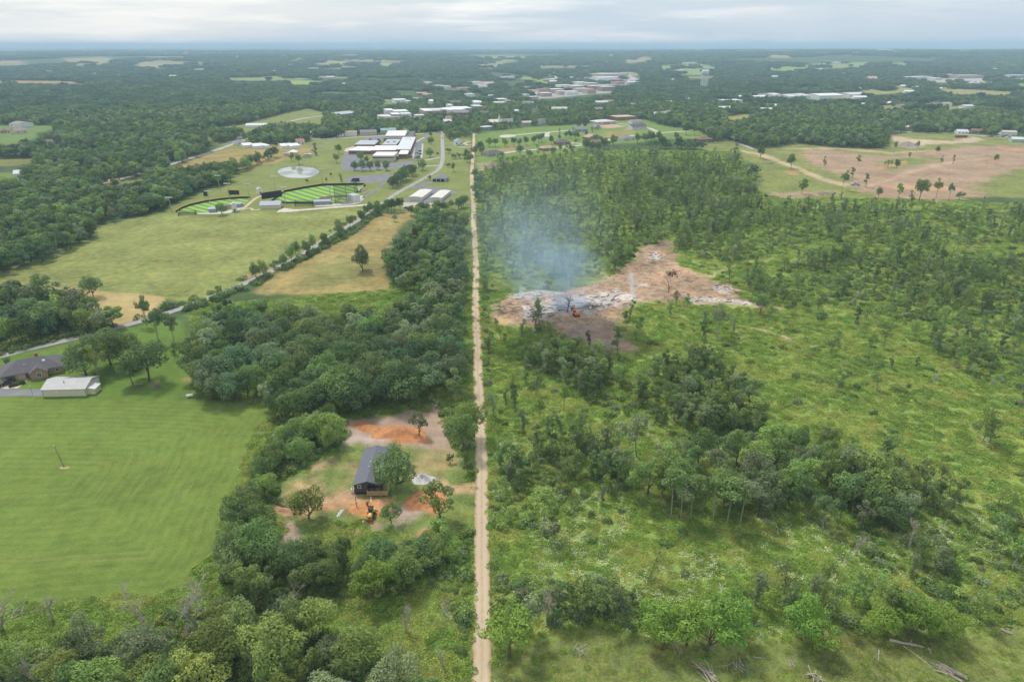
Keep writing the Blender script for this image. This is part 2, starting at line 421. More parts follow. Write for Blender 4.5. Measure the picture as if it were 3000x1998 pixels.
zone(None, 'D', [(1600, 790), (1820, 780), (2000, 745), (2060, 770), (1980, 790), (1700, 800)], (0.46, 0.36, 0.25), 0.3, 2)
# burn site
zone('burn_site', 'N', [(195, 700), (260, 660), (520, 590), (690, 590), (900, 530), (1030, 505), (1080, 440), (1180, 380), (1210, 290), (1340, 260), (1470, 225), (1515, 220), (1480, 300), (1500, 400), (1560, 440), (1660, 470), (1760, 530), (1880, 555), (1940, 600),
                        (1950, 640), (2080, 690), (2220, 715), (2200, 735), (1980, 705), (1640, 690), (1500, 660), (1330, 665), (1200, 700), (1110, 750), (1130, 800), (1060, 850), (1150, 960), (1240, 1000), (1150, 1010), (960, 1000), (800, 930), (620, 860), (300, 840), (220, 830), (190, 760)], C_DIRT, 0.7, 3.0)
zone(None, 'N', [(680, 870), (900, 830), (1060, 860), (1120, 960), (960, 1010), (800, 950)], (0.27, 0.195, 0.15), 0.4, 8)
zone(None, 'N', [(230, 800), (380, 770), (370, 800), (300, 830), (230, 835)], (0.52, 0.38, 0.19), 0.3, 2)
zone('ash_bed', 'N', [(300, 630), (420, 600), (560, 590), (700, 592), (730, 615), (560, 635), (400, 655)], C_ASH, 0.5, 1.2)
zone('ash_bed', 'N', [(430, 700), (560, 665), (700, 650), (760, 640), (960, 600), (1120, 590), (1130, 610), (1220, 645), (1180, 680), (1050, 700), (980, 715), (860, 745), (800, 735), (700, 760), (540, 785), (440, 780), (420, 740)], C_ASH, 0.75, 1.2)
zone(None, 'N', [(820, 690), (900, 672), (1000, 680), (1020, 700), (900, 725), (830, 720)], (0.17, 0.15, 0.14), 0.6, 2)
zone('ash_bed', 'N', [(1290, 330), (1330, 310), (1390, 370), (1330, 390), (1300, 380)], C_ASH, 0.7, 1)
zone('ash_bed', 'N', [(1740, 570), (1780, 550), (1900, 590), (1880, 605), (1760, 600)], C_ASH, 0.7, 1.5)
zone('ash_bed', 'N', [(1560, 645), (1680, 635), (1880, 655), (2040, 690), (1960, 695), (1760, 670), (1600, 665)], (0.42, 0.37, 0.33), 0.8, 1)
zone(None, 'N', [(1210, 540), (1290, 545), (1285, 558), (1215, 555)], C_ASH, 0.6, 1)
zone('track', 'N', [(860, 395), (890, 400), (1040, 520), (1010, 525)], (0.38, 0.32, 0.16), 0.4, 1.5)
zone(None, 'N', [(590, 60), (620, 130), (720, 260), (710, 270), (600, 140), (570, 60)], (0.30, 0.27, 0.13), 0.4, 1.5)
zone('track', 'N', [(1640, 520), (1740, 470), (1880, 410), (1900, 385), (2352, 370), (2352, 378), (1920, 395), (1890, 425), (1750, 490), (1680, 520)], (0.36, 0.33, 0.13), 0.4, 1.2)
zone('track', 'N', [(2010, 840), (2140, 875), (2310, 920), (2300, 930), (2150, 890), (2000, 850)], (0.42, 0.34, 0.22), 0.3, 1)
zone(None, 'Q', [(180, 310), (330, 350), (500, 395), (440, 405), (300, 365), (180, 320)], (0.42, 0.33, 0.2), 0.3, 1.0)
zone(None, 'O', [(1300, 1200), (1340, 1220), (1440, 1290), (1430, 1310), (1350, 1265)], (0.42, 0.24, 0.13), 0.3, 0.8)
# yard of the black house
zone('yard', 'I', [(960, 440), (1150, 430), (1500, 440), (1900, 520), (2140, 600), (2150, 800), (2155, 1250), (1900, 1270), (1750, 1300), (1300, 1220), (900, 1220), (560, 1230), (300, 1150), (290, 1040), (400, 820), (560, 720), (700, 620), (850, 560)], (0.165, 0.215, 0.06), 0.6, 2)
zone('bare_soil', 'I', [(1000, 250), (1060, 225), (1180, 240), (1700, 150), (1850, 110), (1890, 260), (1930, 420), (1990, 560), (1850, 560), (1650, 510), (1400, 480), (1100, 470), (970, 455)], (0.36, 0.265, 0.195), 0.3, 1.5)
zone('red_bank', 'I', [(1050, 275), (1150, 262), (1290, 330), (1400, 295), (1560, 300), (1640, 320), (1710, 380), (1780, 460), (1640, 470), (1480, 470), (1300, 430), (1100, 350)], C_RED, 0.3, 1)
zone(None, 'I', [(1000, 380), (1200, 410), (1400, 460), (1250, 480), (980, 460)], (0.47, 0.37, 0.30), 0.3, 2)
zone(None, 'I', [(560, 800), (720, 800), (860, 900), (1060, 920), (1060, 1040), (980, 1070), (780, 1040), (700, 1120), (560, 1130), (540, 1060), (480, 960)], (0.50, 0.325, 0.19), 0.5, 3)
zone(None, 'I', [(1030, 1080), (1090, 1000), (1200, 990), (1370, 990), (1390, 1060), (1250, 1110), (1130, 1140), (1040, 1130)], (0.52, 0.25, 0.115), 0.3, 1.4)
zone(None, 'I', [(1250, 990), (1420, 985), (1440, 1060), (1330, 1090), (1250, 1060)], (0.50, 0.27, 0.14), 0.4, 1.2)
zone(None, 'I', [(740, 1010), (980, 985), (1060, 1000), (960, 1075), (780, 1090)], (0.50, 0.29, 0.15), 0.5, 2)
zone(None, 'I', [(1500, 1080), (1540, 1000), (1650, 920), (1790, 870), (1880, 920), (1900, 1010), (1760, 1120), (1620, 1080)], C_RED, 0.25, 1)
zone('driveway', 'I', [(1780, 840), (1900, 800), (1960, 850), (2060, 850), (2160, 820), (2200, 830), (2200, 930), (2120, 920), (2000, 920), (1900, 920), (1820, 900)], (0.50, 0.34, 0.19), 0.3, 1)
zone(None, 'I', [(1430, 1160), (1480, 1080), (1580, 1060), (1680, 1080), (1640, 1130), (1500, 1180)], (0.38, 0.29, 0.24), 0.4, 2)
zone(None, 'I', [(300, 1040), (400, 1050), (560, 1090), (560, 1135), (400, 1120), (310, 1080)], (0.50, 0.30, 0.17), 0.3, 0.8)
zone(None, 'I', [(1640, 1270), (1700, 1240), (1780, 1290), (1780, 1380), (1680, 1400), (1640, 1370)], (0.50, 0.27, 0.15), 0.3, 1.2)
zone('rubble_ground', 'I', [(340, 1180), (430, 1180), (560, 1230), (590, 1330), (540, 1440), (480, 1490), (290, 1480), (320, 1360), (360, 1280)], (0.33, 0.255, 0.19), 0.5, 1.5)
zone(None, 'I', [(600, 620), (740, 600), (840, 640), (700, 710), (590, 730)], (0.33, 0.26, 0.15), 0.5, 3)
zone(None, 'I', [(1600, 700), (1720, 690), (1850, 760), (1900, 830), (1760, 860), (1600, 820)], (0.40, 0.31, 0.18), 0.4, 2)
zone(None, 'I', [(950, 680), (1040, 630), (1130, 600), (1080, 760), (1060, 800), (960, 830)], (0.31, 0.26, 0.12), 0.5, 3)
zone(None, 'I', [(960, 1230), (1200, 1200), (1330, 1210), (1280, 1290), (1000, 1290)], (0.34, 0.25, 0.17), 0.4, 3)
zone(None, 'I', [(1660, 560), (1900, 560), (1960, 640), (1900, 680), (1700, 640)], (0.34, 0.27, 0.13), 0.4, 4)
zone(None, 'H', [(1650, 1290), (1780, 1265), (1780, 1285), (1700, 1305)], (0.42, 0.28, 0.15), 0.3, 1)
zone(None, 'H', [(1380, 1330), (1470, 1305), (1440, 1330)], (0.40, 0.30, 0.18), 0.3, 1)
# far fields: clearings in the woods
FAR = []
def far(crop, pts, color, mott=0.25, feather=6):
    Z.append((None, GP(crop, pts), color, mott, feather)); FAR.append(GP(crop, pts))
far('A', [(-300, 290), (110, 288), (290, 305), (-300, 322)], (0.30, 0.26, 0.11))
far('A', [(590, 278), (780, 272), (1080, 274), (1000, 300), (850, 325), (700, 322)], (0.31, 0.27, 0.12))
far('A', [(1200, 312), (1350, 290), (1560, 288), (1740, 300), (1480, 336), (1350, 333)], (0.30, 0.27, 0.12))
far('A', [(-300, 436), (400, 436), (640, 442), (800, 448), (800, 470), (640, 458), (-300, 452)], (0.32, 0.24, 0.11))
far('A', [(920, 506), (1010, 505), (1010, 518), (920, 518)], (0.33, 0.24, 0.12))
far('A', [(690, 190), (945, 186), (945, 200), (700, 205)], (0.27, 0.29, 0.10), 0.2, 20)
far('A', [(1000, 205), (1230, 195), (1570, 182), (1580, 195), (1200, 218)], (0.31, 0.26, 0.12), 0.2, 20)
far('A', [(2010, 180), (2240, 178), (2240, 188), (2010, 190)], (0.33, 0.27, 0.14), 0.2, 20)
far('B', [(280, 432), (480, 430), (700, 445), (640, 462), (480, 462), (330, 470)], (0.25, 0.33, 0.07))
far('B', [(510, 290), (700, 284), (880, 294), (700, 318), (560, 306)], (0.30, 0.28, 0.10))
far('B', [(1070, 294), (1250, 298), (1240, 320), (1100, 315)], (0.30, 0.30, 0.10))
far('B', [(900, 172), (1100, 176), (1100, 196), (940, 190)], (0.33, 0.29, 0.16), 0.2, 20)
far('B', [(1160, 196), (1360, 196), (1350, 212), (1180, 210)], (0.34, 0.27, 0.13), 0.2, 20)
far('B', [(560, 168), (720, 168), (720, 180), (570, 180)], (0.30, 0.26, 0.12), 0.2, 20)
far('B', [(1450, 158), (1600, 158), (1580, 168), (1460, 168)], (0.26, 0.28, 0.11), 0.2, 20)
far('B', [(1130, 600), (1300, 600), (1290, 640), (1150, 650)], (0.2, 0.25, 0.07))
far('C', [(275, 246), (560, 243), (775, 252), (770, 272), (560, 300), (430, 335), (300, 325)], (0.245, 0.255, 0.09))
far('C', [(560, 400), (700, 395), (990, 412), (960, 455), (830, 460), (800, 430)], (0.22, 0.29, 0.08))
far('C', [(1250, 390), (1400, 365), (1720, 358), (1860, 385), (1640, 400), (1400, 420)], (0.26, 0.28, 0.09))
far('C', [(1620, 280), (1900, 262), (1930, 285), (1700, 300)], (0.33, 0.26, 0.12))
far('C', [(1980, 320), (2352, 308), (2500, 330), (2500, 385), (2200, 380), (1990, 365)], (0.225, 0.29, 0.085))
far('C', [(1110, 200), (1230, 200), (1230, 216), (1120, 214)], (0.31, 0.28, 0.13), 0.2, 20)
far('C', [(1500, 235), (1580, 225), (1580, 248), (1500, 250)], (0.24, 0.30, 0.10), 0.2, 20)
far('C', [(1450, 165), (1800, 158), (1800, 176), (1500, 176)], (0.32, 0.25, 0.13), 0.2, 20)
far('C', [(100, 158), (300, 155), (300, 168), (120, 168)], (0.26, 0.29, 0.11), 0.2, 20)
far('C', [(440, 155), (800, 155), (800, 168), (440, 170)], (0.28, 0.28, 0.12), 0.2, 20)
far('D', [(440, 268), (600, 258), (880, 243), (900, 262), (870, 282), (640, 285)], (0.23, 0.31, 0.08))
far('D', [(890, 250), (1140, 238), (1500, 242), (1500, 256), (1200, 262), (900, 268)], (0.24, 0.30, 0.09))
far('D', [(490, 196), (660, 205), (660, 216), (500, 212)], (0.32, 0.27, 0.12), 0.2, 20)
far('D', [(1080, 158), (1300, 165), (1500, 170), (1480, 188), (1200, 182)], (0.24, 0.30, 0.11), 0.2, 20)
far('D', [(1540, 178), (1900, 172), (2352, 168), (2352, 180), (1800, 188)], (0.25, 0.29, 0.12), 0.2, 20)
far('D', [(700, 135), (900, 138), (1080, 145), (1000, 152), (720, 146)], (0.26, 0.29, 0.13), 0.2, 30)
far('D', [(760, 455), (1150, 440), (1220, 398), (1450, 374), (1620, 404), (1500, 425), (1250, 445), (1150, 470), (800, 475)], (0.27, 0.275, 0.09))
far('D', [(1700, 388), (1860, 365), (2010, 368), (2300, 425), (2250, 445), (1850, 440)], (0.28, 0.27, 0.10))
far('D', [(2180, 385), (2352, 360), (2600, 365), (2600, 420), (2300, 415)], (0.21, 0.32, 0.07))
far('D', [(1520, 340), (1900, 328), (2352, 330), (2800, 330), (2800, 362), (1900, 358), (1600, 350)], (0.42, 0.39, 0.35))
far('D', [(180, 600), (330, 580), (440, 606), (210, 628)], (0.27, 0.26, 0.07))
far('D', [(1220, 520), (1500, 512), (1700, 520), (2000, 530), (1990, 552), (1700, 545), (1360, 545)], (0.24, 0.25, 0.09))
far('D', [(2180, 508), (2600, 512), (2600, 525), (2200, 522)], (0.27, 0.27, 0.09))
far('C', [(790, 530), (900, 500), (1100, 470), (1450, 455), (1600, 500), (1560, 540), (1300, 560), (1000, 590), (860, 600)], (0.34, 0.32, 0.29))
far('C', [(1380, 400), (1700, 378), (1850, 440), (1650, 470), (1400, 470)], (0.40, 0.38, 0.35))
far('C', [(260, 440), (480, 430), (480, 480), (300, 490)], (0.36, 0.33, 0.29))
far('B', [(1380, 840), (1460, 870), (1560, 900), (1330, 920), (1300, 900)], (0.2, 0.27, 0.06), 0.25, 3)

_rf = np.random.default_rng(404)
for _k in range(46):
    _y = 140 + 95 * _rf.uniform() ** 1.5; _x = _rf.uniform(-60, 3060); _w = _rf.uniform(25, 110) * (0.6 + (_y - 130) / 130); _h = _rf.uniform(0.9, 2.4) * (0.5 + (_y - 130) / 50)
    if 1350 < _x < 2000 and _y > 205: continue
    _pts = [(_x + _w * math.cos(a) * _rf.uniform(0.7, 1.2), _y + _h * math.sin(a) * _rf.uniform(0.6, 1.2)) for a in np.linspace(0, 2 * math.pi, 9)[:-1]]
    far('P', _pts, [(0.25, 0.235, 0.11), (0.21, 0.26, 0.09), (0.23, 0.25, 0.10), (0.27, 0.23, 0.13)][_k % 4], 0.2, 8)
CLEAR_NEAR = [z[1] for z in Z if z[0] in ('school_grounds', 'meadow', 'subdivision_lawn', 'cleared_hillside', 'cutover_ground')] + [
    GP('A', [(900, 1470), (930, 1400), (1200, 1340), (1420, 1290), (1560, 1290), (1420, 1380), (1080, 1480)]),
    GP('A', [(-200, 840), (500, 840), (520, 870), (350, 905), (320, 960), (110, 1015), (-200, 1015)]),
    GP('A', [(-200, 1150), (330, 1145), (300, 1185), (100, 1215), (-200, 1220)]),
    GP('A', [(-200, 1280), (220, 1275), (200, 1330), (30, 1375), (-200, 1400)]),
    GP('E', [(-1411, 700), (-1250, 660), (-1180, 690), (-1411, 780)])] + FAR

def ground_colour(x, y):
    """colour + mottle strength of the ground cover at points"""
    n = len(x)
    c = np.empty((n, 4)); c[:, :3] = C_FOREST; c[:, 3] = 0.4
    zid = np.full(n, -1)
    d = np.hypot(x, y)
    # far countryside: woods with small fields
    ff = fbm(x / 900.0, y / 1500.0, 3, 4)
    m = sstep(0.60, 0.64, ff) * sstep(6500, 8500, d)
    fld = vnoise(x / 420.0, y / 900.0, 12)
    fc = np.stack([0.20 + 0.12 * fld, 0.26 - 0.03 * fld, 0.09 + 0.03 * fld], 1)
    c[:, :3] = c[:, :3] * (1 - m[:, None]) + fc * m[:, None]
    wx = (fbm(x / 6.0, y / 6.0, 41, 3) - 0.5); wy = (fbm(x / 6.0 + 50, y / 6.0, 43, 3) - 0.5)
    for i, (obj, poly, col, mott, fe) in enumerate(Z):
        wob = 3.0 * fe + (9.0 if obj in ('burn_site', 'dirt_slope', 'ash_bed') else 0.0)
        s = sdist(poly, x + wx * wob, y + wy * wob, fe * 1.5 + 0.5)
        k = sstep(-fe, fe, s)[:, None]
        c[:, :3] = c[:, :3] * (1 - k) + np.array(col) * k
        c[:, 3] = c[:, 3] * (1 - k[:, 0]) + mott * k[:, 0]
        if obj:
            zid[k[:, 0] > 0.5] = i
    return c, zid

def ground_material(name, mow=False):
    m = bpy.data.materials.new(name); m.use_nodes = True
    t = m.node_tree; b = t.nodes['Principled BSDF']
    b.inputs['Roughness'].default_value = 0.95; b.inputs['Specular IOR Level'].default_value = 0.1
    nn, ll = t.nodes.new, t.links.new
    at = nn('ShaderNodeAttribute'); at.attribute_name = 'zone'
    tc = nn('ShaderNodeTexCoord')
    def noise(scale, detail, rough=0.6, stretch=None):
        n = nn('ShaderNodeTexNoise'); n.inputs['Scale'].default_value = scale; n.inputs['Detail'].default_value = detail; n.inputs['Roughness'].default_value = rough
        if stretch:
            mp = nn('ShaderNodeMapping'); mp.inputs['Scale'].default_value = stretch
            ll(tc.outputs['Object'], mp.inputs[0]); ll(mp.outputs[0], n.inputs['Vector'])
        else:
            ll(tc.outputs['Object'], n.inputs['Vector'])
        return n
    a, b2, c3 = noise(0.035, 4), noise(0.25, 4), noise(1.6, 3, 0.7)
    s1 = nn('ShaderNodeMath'); s1.operation = 'ADD'; ll(b2.outputs['Fac'], s1.inputs[0]); ll(c3.outputs['Fac'], s1.inputs[1])
    s2 = nn('ShaderNodeMath'); s2.operation = 'ADD'; ll(a.outputs['Fac'], s2.inputs[0]); ll(s1.outputs[0], s2.inputs[1])
    s3 = nn('ShaderNodeMath'); s3.operation = 'SUBTRACT'; s3.inputs[1].default_value = 1.5; ll(s2.outputs[0], s3.inputs[0])
    s4 = nn('ShaderNodeMath'); s4.operation = 'MULTIPLY'; ll(s3.outputs[0], s4.inputs[0]); ll(at.outputs['Alpha'], s4.inputs[1])
    s5 = nn('ShaderNodeMath'); s5.operation = 'MULTIPLY_ADD'; s5.inputs[1].default_value = 2.6; s5.inputs[2].default_value = 1.0; ll(s4.outputs[0], s5.inputs[0])
    last = s5
    if mow:
        ed = nn('ShaderNodeAttribute'); ed.attribute_name = 'tint'
        w = nn('ShaderNodeMath'); w.operation = 'MULTIPLY_ADD'; w.inputs[1].default_value = 2.3
        wn = nn('ShaderNodeMath'); wn.operation = 'MULTIPLY'; wn.inputs[1].default_value = 6.0; ll(a.outputs['Fac'], wn.inputs[0])
        ll(ed.outputs['Fac'], w.inputs[0]); ll(wn.outputs[0], w.inputs[2])
        si = nn('ShaderNodeMath'); si.operation = 'SINE'; ll(w.outputs[0], si.inputs[0])
        w6 = nn('ShaderNodeMath'); w6.operation = 'MULTIPLY_ADD'; w6.inputs[1].default_value = 0.05; ll(si.outputs[0], w6.inputs[0]); ll(s5.outputs[0], w6.inputs[2])
        last = w6
    cl = nn('ShaderNodeMath'); cl.operation = 'MAXIMUM'; cl.inputs[1].default_value = 0.35; ll(last.outputs[0], cl.inputs[0])
    sca = nn('ShaderNodeVectorMath'); sca.operation = 'SCALE'; ll(at.outputs['Color'], sca.inputs[0]); ll(cl.outputs[0], sca.inputs['Scale'])
    # dry, straw-coloured patches where the cover is thin
    dr = nn('ShaderNodeMapRange'); dr.inputs['From Min'].default_value = 0.48; dr.inputs['From Max'].default_value = 0.72
    d2 = noise(0.09, 4, 0.7); ll(d2.outputs['Fac'], dr.inputs['Value'])
    dm = nn('ShaderNodeMath'); dm.operation = 'MULTIPLY'; ll(dr.outputs[0], dm.inputs[0]); ll(at.outputs['Alpha'], dm.inputs[1])
    mx = nn('ShaderNodeMix'); mx.data_type = 'RGBA'; mx.blend_type = 'MULTIPLY'; mx.inputs['B'].default_value = (1.5, 1.12, 0.95, 1)
    mx.clamp_factor = True
    ll(dm.outputs[0], mx.inputs['Factor']); ll(sca.outputs[0], mx.inputs['A'])
    res = mx.outputs['Result']
    if mow:
        # pale scuffs of turned cuttings along the mowing lines
        sc2 = noise(0.5, 3, 0.5); 
        mpv = nn('ShaderNodeCombineXYZ'); ll(ed.outputs['Fac'], mpv.inputs[0])
        mpx = nn('ShaderNodeMapping'); mpx.inputs['Scale'].default_value = (0.16, 0.16, 0.16); ll(tc.outputs['Object'], mpx.inputs[0])
        sp = nn('ShaderNodeVectorMath'); sp.operation = 'MULTIPLY'; sp.inputs[1].default_value = (9.0, 0, 0); ll(mpv.outputs[0], sp.inputs[0])
        sa = nn('ShaderNodeVectorMath'); sa.operation = 'ADD'; ll(mpx.outputs[0], sa.inputs[0]); ll(sp.outputs[0], sa.inputs[1])
        sn = nn('ShaderNodeTexNoise'); sn.inputs['Scale'].default_value = 0.45; sn.inputs['Detail'].default_value = 3; ll(sa.outputs[0], sn.inputs['Vector'])
        sr = nn('ShaderNodeMapRange'); sr.inputs['From Min'].default_value = 0.60; sr.inputs['From Max'].default_value = 0.74; sr.inputs['To Max'].default_value = 0.62
        ll(sn.outputs['Fac'], sr.inputs['Value'])
        mz = nn('ShaderNodeMix'); mz.data_type = 'RGBA'; mz.inputs['B'].default_value = (0.34, 0.27, 0.12, 1)
        ll(sr.outputs[0], mz.inputs['Factor']); ll(res, mz.inputs['A'])
        res = mz.outputs['Result']
    ll(res, b.inputs['Base Color'])
    bp = nn('ShaderNodeBump'); bp.inputs['Strength'].default_value = 0.6; bp.inputs['Distance'].default_value = 0.35
    ll(s1.outputs[0], bp.inputs['Height']); ll(bp.outputs[0], b.inputs['Normal'])
    return m

GROUND_MAT = ground_material('ground_cover')
MOW_MAT = ground_material('mown_grass', True)

def build_ground():
    rr = [6.0, 25.0, 50.0]
    r = 72.0
    while r < 56000:
        rr.append(r); r *= 1.0095 if r < 2500 else (1.016 if r < 12000 else 1.03)
    rr = np.array(rr)
    th = np.concatenate([np.radians(np.arange(-180, -60, 6.0)), np.radians(np.linspace(-60, -46, 20)[:-1]), np.radians(np.linspace(-46, 46, 400)), np.radians(np.linspace(46, 60, 20)[1:]), np.radians(np.arange(66, 180.1, 6.0))])
    Rg, T = np.meshgrid(rr, th, indexing='ij')
    x, y = (Rg * np.sin(T)).ravel(), (Rg * np.cos(T)).ravel()
    z = height(x, y)
    # rolling micro relief beyond the near yard is left level so that roads lie flush
    c, zid = ground_colour(x, y)
    nr, ntt = len(rr), len(th)
    i = np.arange(nr - 1)[:, None] * ntt + np.arange(ntt - 1)[None, :]
    Q = np.stack([i, i + 1, i + ntt + 1, i + ntt], -1).reshape(-1, 4)[:, ::-1]
    V = np.stack([x, y, z], 1)
    names = {k: zz[0] for k, zz in enumerate(Z) if zz[0]}
    fz = zid[Q[:, 0]]
    fname = np.array([names.get(k, 'ground') for k in range(-1, len(Z))], dtype=object)[fz + 1]
    labels = {'ground': None}
    mow_poly = [zz[1] for zz in Z if zz[0] == 'mown_field'][0]
    for nm in dict.fromkeys(fname.tolist()):
        sel = Q[fname == nm]
        used, inv = np.unique(sel, return_inverse=True)
        q2 = inv.reshape(-1, 4)
        t = None
        mat = GROUND_MAT
        if nm == 'mown_field':
            t = sdist(mow_poly, V[used, 0], V[used, 1], 200.0); mat = MOW_MAT
        o = link_mesh(nm, V[used], q2, mat, tint=t, col=c[used], smooth=True)
        o['kind'] = 'structure'
build_ground()

# ------------------------------------------------------------------ roads and paved sheets
def ribbon(name, pts, width, mat, z=0.03, sub=6, wob=0.0, kind='structure', seed=1, smooth=True):
    P = np.asarray(pts, float)
    # catmull-rom
    out = []
    n = len(P)
    for i in range(n - 1):
        p0, p1, p2, p3 = P[max(i - 1, 0)], P[i], P[i + 1], P[min(i + 2, n - 1)]
        for k in range(sub):
            t = k / sub
            out.append(0.5 * ((2 * p1) + (-p0 + p2) * t + (2 * p0 - 5 * p1 + 4 * p2 - p3) * t * t + (-p0 + 3 * p1 - 3 * p2 + p3) * t ** 3) if smooth else p1 * (1 - t) + p2 * t)
    out.append(P[-1])
    # even spacing
    out = np.array(out)
    s = np.concatenate([[0], np.cumsum(np.hypot(*np.diff(out, axis=0).T))])
    m = max(2, int(s[-1] / 0.7)) if wob else max(len(out), 2)
    ss = np.linspace(0, s[-1], m)
    out = np.stack([np.interp(ss, s, out[:, 0]), np.interp(ss, s, out[:, 1])], 1)
    d = np.gradient(out, axis=0); d /= np.linalg.norm(d, axis=1)[:, None] + 1e-9
    nrm = np.stack([-d[:, 1], d[:, 0]], 1)
    wl = width / 2 + wob * (fbm(ss / 1.9, ss * 0 + 1.3, seed, 4) - 0.5) * 2
    wr = width / 2 + wob * (fbm(ss / 1.9, ss * 0 + 9.3, seed + 5, 4) - 0.5) * 2
    cols = [out + nrm * (wl * f_)[:, None] for f_ in (1, 0.72, 0.42)] + [out] + [out - nrm * (wr * f_)[:, None] for f_ in (0.42, 0.72, 1)]
    k = len(cols)
    V = np.concatenate([np.column_stack([np.stack(cols, 1).reshape(-1, 2), np.full(m * k, z)])])
    V[:, 2] += height(V[:, 0], V[:, 1])
    q = np.arange(m - 1)[:, None] * k + np.arange(k - 1)[None, :]
    Q = np.stack([q, q + 1, q + k + 1, q + k], -1).reshape(-1, 4)
    Q = Q[:, ::-1] if True else Q
    tint = np.tile(np.array([0, 0.55, 1.1, 0.42, 1.1, 0.55, 0.0]), m)
    o = link_mesh(name, V, Q, mat, tint=tint, smooth=True)
    # face up
    if o.data.polygons[0].normal.z < 0:
        o.data.flip_normals()
    if kind: o['kind'] = kind
    return o

def sheet(name, poly, mat, z=0.02, kind='structure', parent=None, label=None):
    """flat polygon sheet with a subdivided outline"""
    P = [tuple(p) for p in poly]
    me = bpy.data.meshes.new(name)
    import mathutils
    tris = mathutils.geometry.tessellate_polygon([[Vector((p[0], p[1], 0)) for p in P]])
    me.from_pydata([(p[0], p[1], z) for p in P], [], [tuple(t) for t in tris])
    me.materials.append(mat); me.update()
    if sum(p.normal.z for p in me.polygons) < 0:
        me.flip_normals()
    o = link_obj(name, me, parent)
    if kind: o['kind'] = kind
    if label: o['label'] = label
    return o

def gravel_material():
    m = bpy.data.materials.new('gravel_road'); m.use_nodes = True
    t = m.node_tree; b = t.nodes['Principled BSDF']; b.inputs['Roughness'].default_value = 0.95; b.inputs['Specular IOR Level'].default_value = 0.1
    nn, ll = t.nodes.new, t.links.new
    at = nn('ShaderNodeAttribute'); at.attribute_name = 'tint'
    tc = nn('ShaderNodeTexCoord')
    n1 = nn('ShaderNodeTexNoise'); n1.inputs['Scale'].default_value = 0.7; n1.inputs['Detail'].default_value = 8; n1.inputs['Roughness'].default_value = 0.7
    ll(tc.outputs['Object'], n1.inputs['Vector'])
    n2 = nn('ShaderNodeTexNoise'); n2.inputs['Scale'].default_value = 0.02; n2.inputs['Detail'].default_value = 3
    ll(tc.outputs['Object'], n2.inputs['Vector'])
    r = nn('ShaderNodeValToRGB')
    r.color_ramp.elements[0].position = 0.0; r.color_ramp.elements[0].color = (0.40, 0.255, 0.135, 1)
    r.color_ramp.elements[1].position = 0.75; r.color_ramp.elements[1].color = (0.52, 0.435, 0.315, 1)
    e = r.color_ramp.elements.new(0.35); e.color = (0.50, 0.385, 0.25, 1)
    ad = nn('ShaderNodeMath'); ad.operation = 'MULTIPLY_ADD'; ad.inputs[1].default_value = 1.1; ll(n1.outputs['Fac'], ad.inputs[0])
    mm = nn('ShaderNodeMath'); mm.operation = 'MULTIPLY_ADD'; mm.inputs[1].default_value = 0.75; mm.inputs[2].default_value = -0.62; ll(at.outputs['Fac'], mm.inputs[0])
    ll(mm.outputs[0], ad.inputs[2])
    # faint wheel tracks
    ll(ad.outputs[0], r.inputs[0])
    mr = nn('ShaderNodeMapRange'); mr.inputs['From Min'].default_value = 0.35; mr.inputs['From Max'].default_value = 0.65; mr.inputs['To Min'].default_value = 0.88; mr.inputs['To Max'].default_value = 1.1
    ll(n2.outputs['Fac'], mr.inputs['Value'])
    sca = nn('ShaderNodeVectorMath'); sca.operation = 'SCALE'; ll(r.outputs['Color'], sca.inputs[0]); ll(mr.outputs[0], sca.inputs['Scale'])
    ll(sca.outputs[0], b.inputs['Base Color'])
    bp = nn('ShaderNodeBump'); bp.inputs['Strength'].default_value = 0.4; bp.inputs['Distance'].default_value = 0.1; ll(n1.outputs['Fac'], bp.inputs['Height']); ll(bp.outputs[0], b.inputs['Normal'])
    return m
GRAVEL = gravel_material()
ASPHALT = pmat('asphalt', (0.19, 0.19, 0.205), 0.9, 0.15, 0.15)
OLD_ASPHALT = pmat('worn_asphalt', (0.40, 0.385, 0.365), 0.9, 0.12, 0.2)
CONCRETE = pmat('concrete', (0.52, 0.48, 0.42), 0.9, 0.12, 0.3)
PALE_GRAVEL = pmat('pale_gravel', (0.55, 0.50, 0.41), 0.95, 0.15, 0.4)
SAND = pmat('sandy_drive', (0.52, 0.42, 0.29), 0.95, 0.15, 0.4)

gravel_road = ribbon('gravel_road', GP('P', ROAD_PTS), 3.75, GRAVEL, 0.05, 10, 0.5, seed=3)
asphalt_road_pts = [(-420, 1150), (-200, 1092), (0, 1044), (75, 1025), (156, 1006), (233, 988), (319, 966), (399, 945), (453, 929), (523, 906), (610, 874), (690, 842), (737, 822), (801, 792), (860, 760), (909, 731), (938, 711), (979, 687),
                    (1018, 664), (1053, 643), (1085, 621), (1120, 598), (1157, 570), (1204, 544), (1251, 518), (1281, 500), (1293, 482), (1297, 462), (1296.5, 439), (1296, 415), (1296, 396), (1299, 386)]
ribbon('asphalt_road', GP('P', asphalt_road_pts), 4.4, pmat('lane_surface', (0.34, 0.325, 0.30), 0.9, 0.15, 0.2), 0.045, 6)
ribbon('ballpark_drive', GP('E', [(2095, 772), (1900, 792), (1700, 806), (1400, 830), (1250, 842), (1150, 848)]), 5.5, PALE_GRAVEL, 0.04)
sheet('gravel_lot', GP('E', [(1130, 855), (1160, 828), (1200, 815), (1290, 828), (1400, 826), (1390, 838), (1250, 852)]), PALE_GRAVEL, 0.05)
ribbon('ballpark_path', GP('E', [(800, 835), (850, 800), (900, 755), (960, 715), (1030, 690), (1100, 672), (1200, 660)]), 2.6, SAND, 0.04)
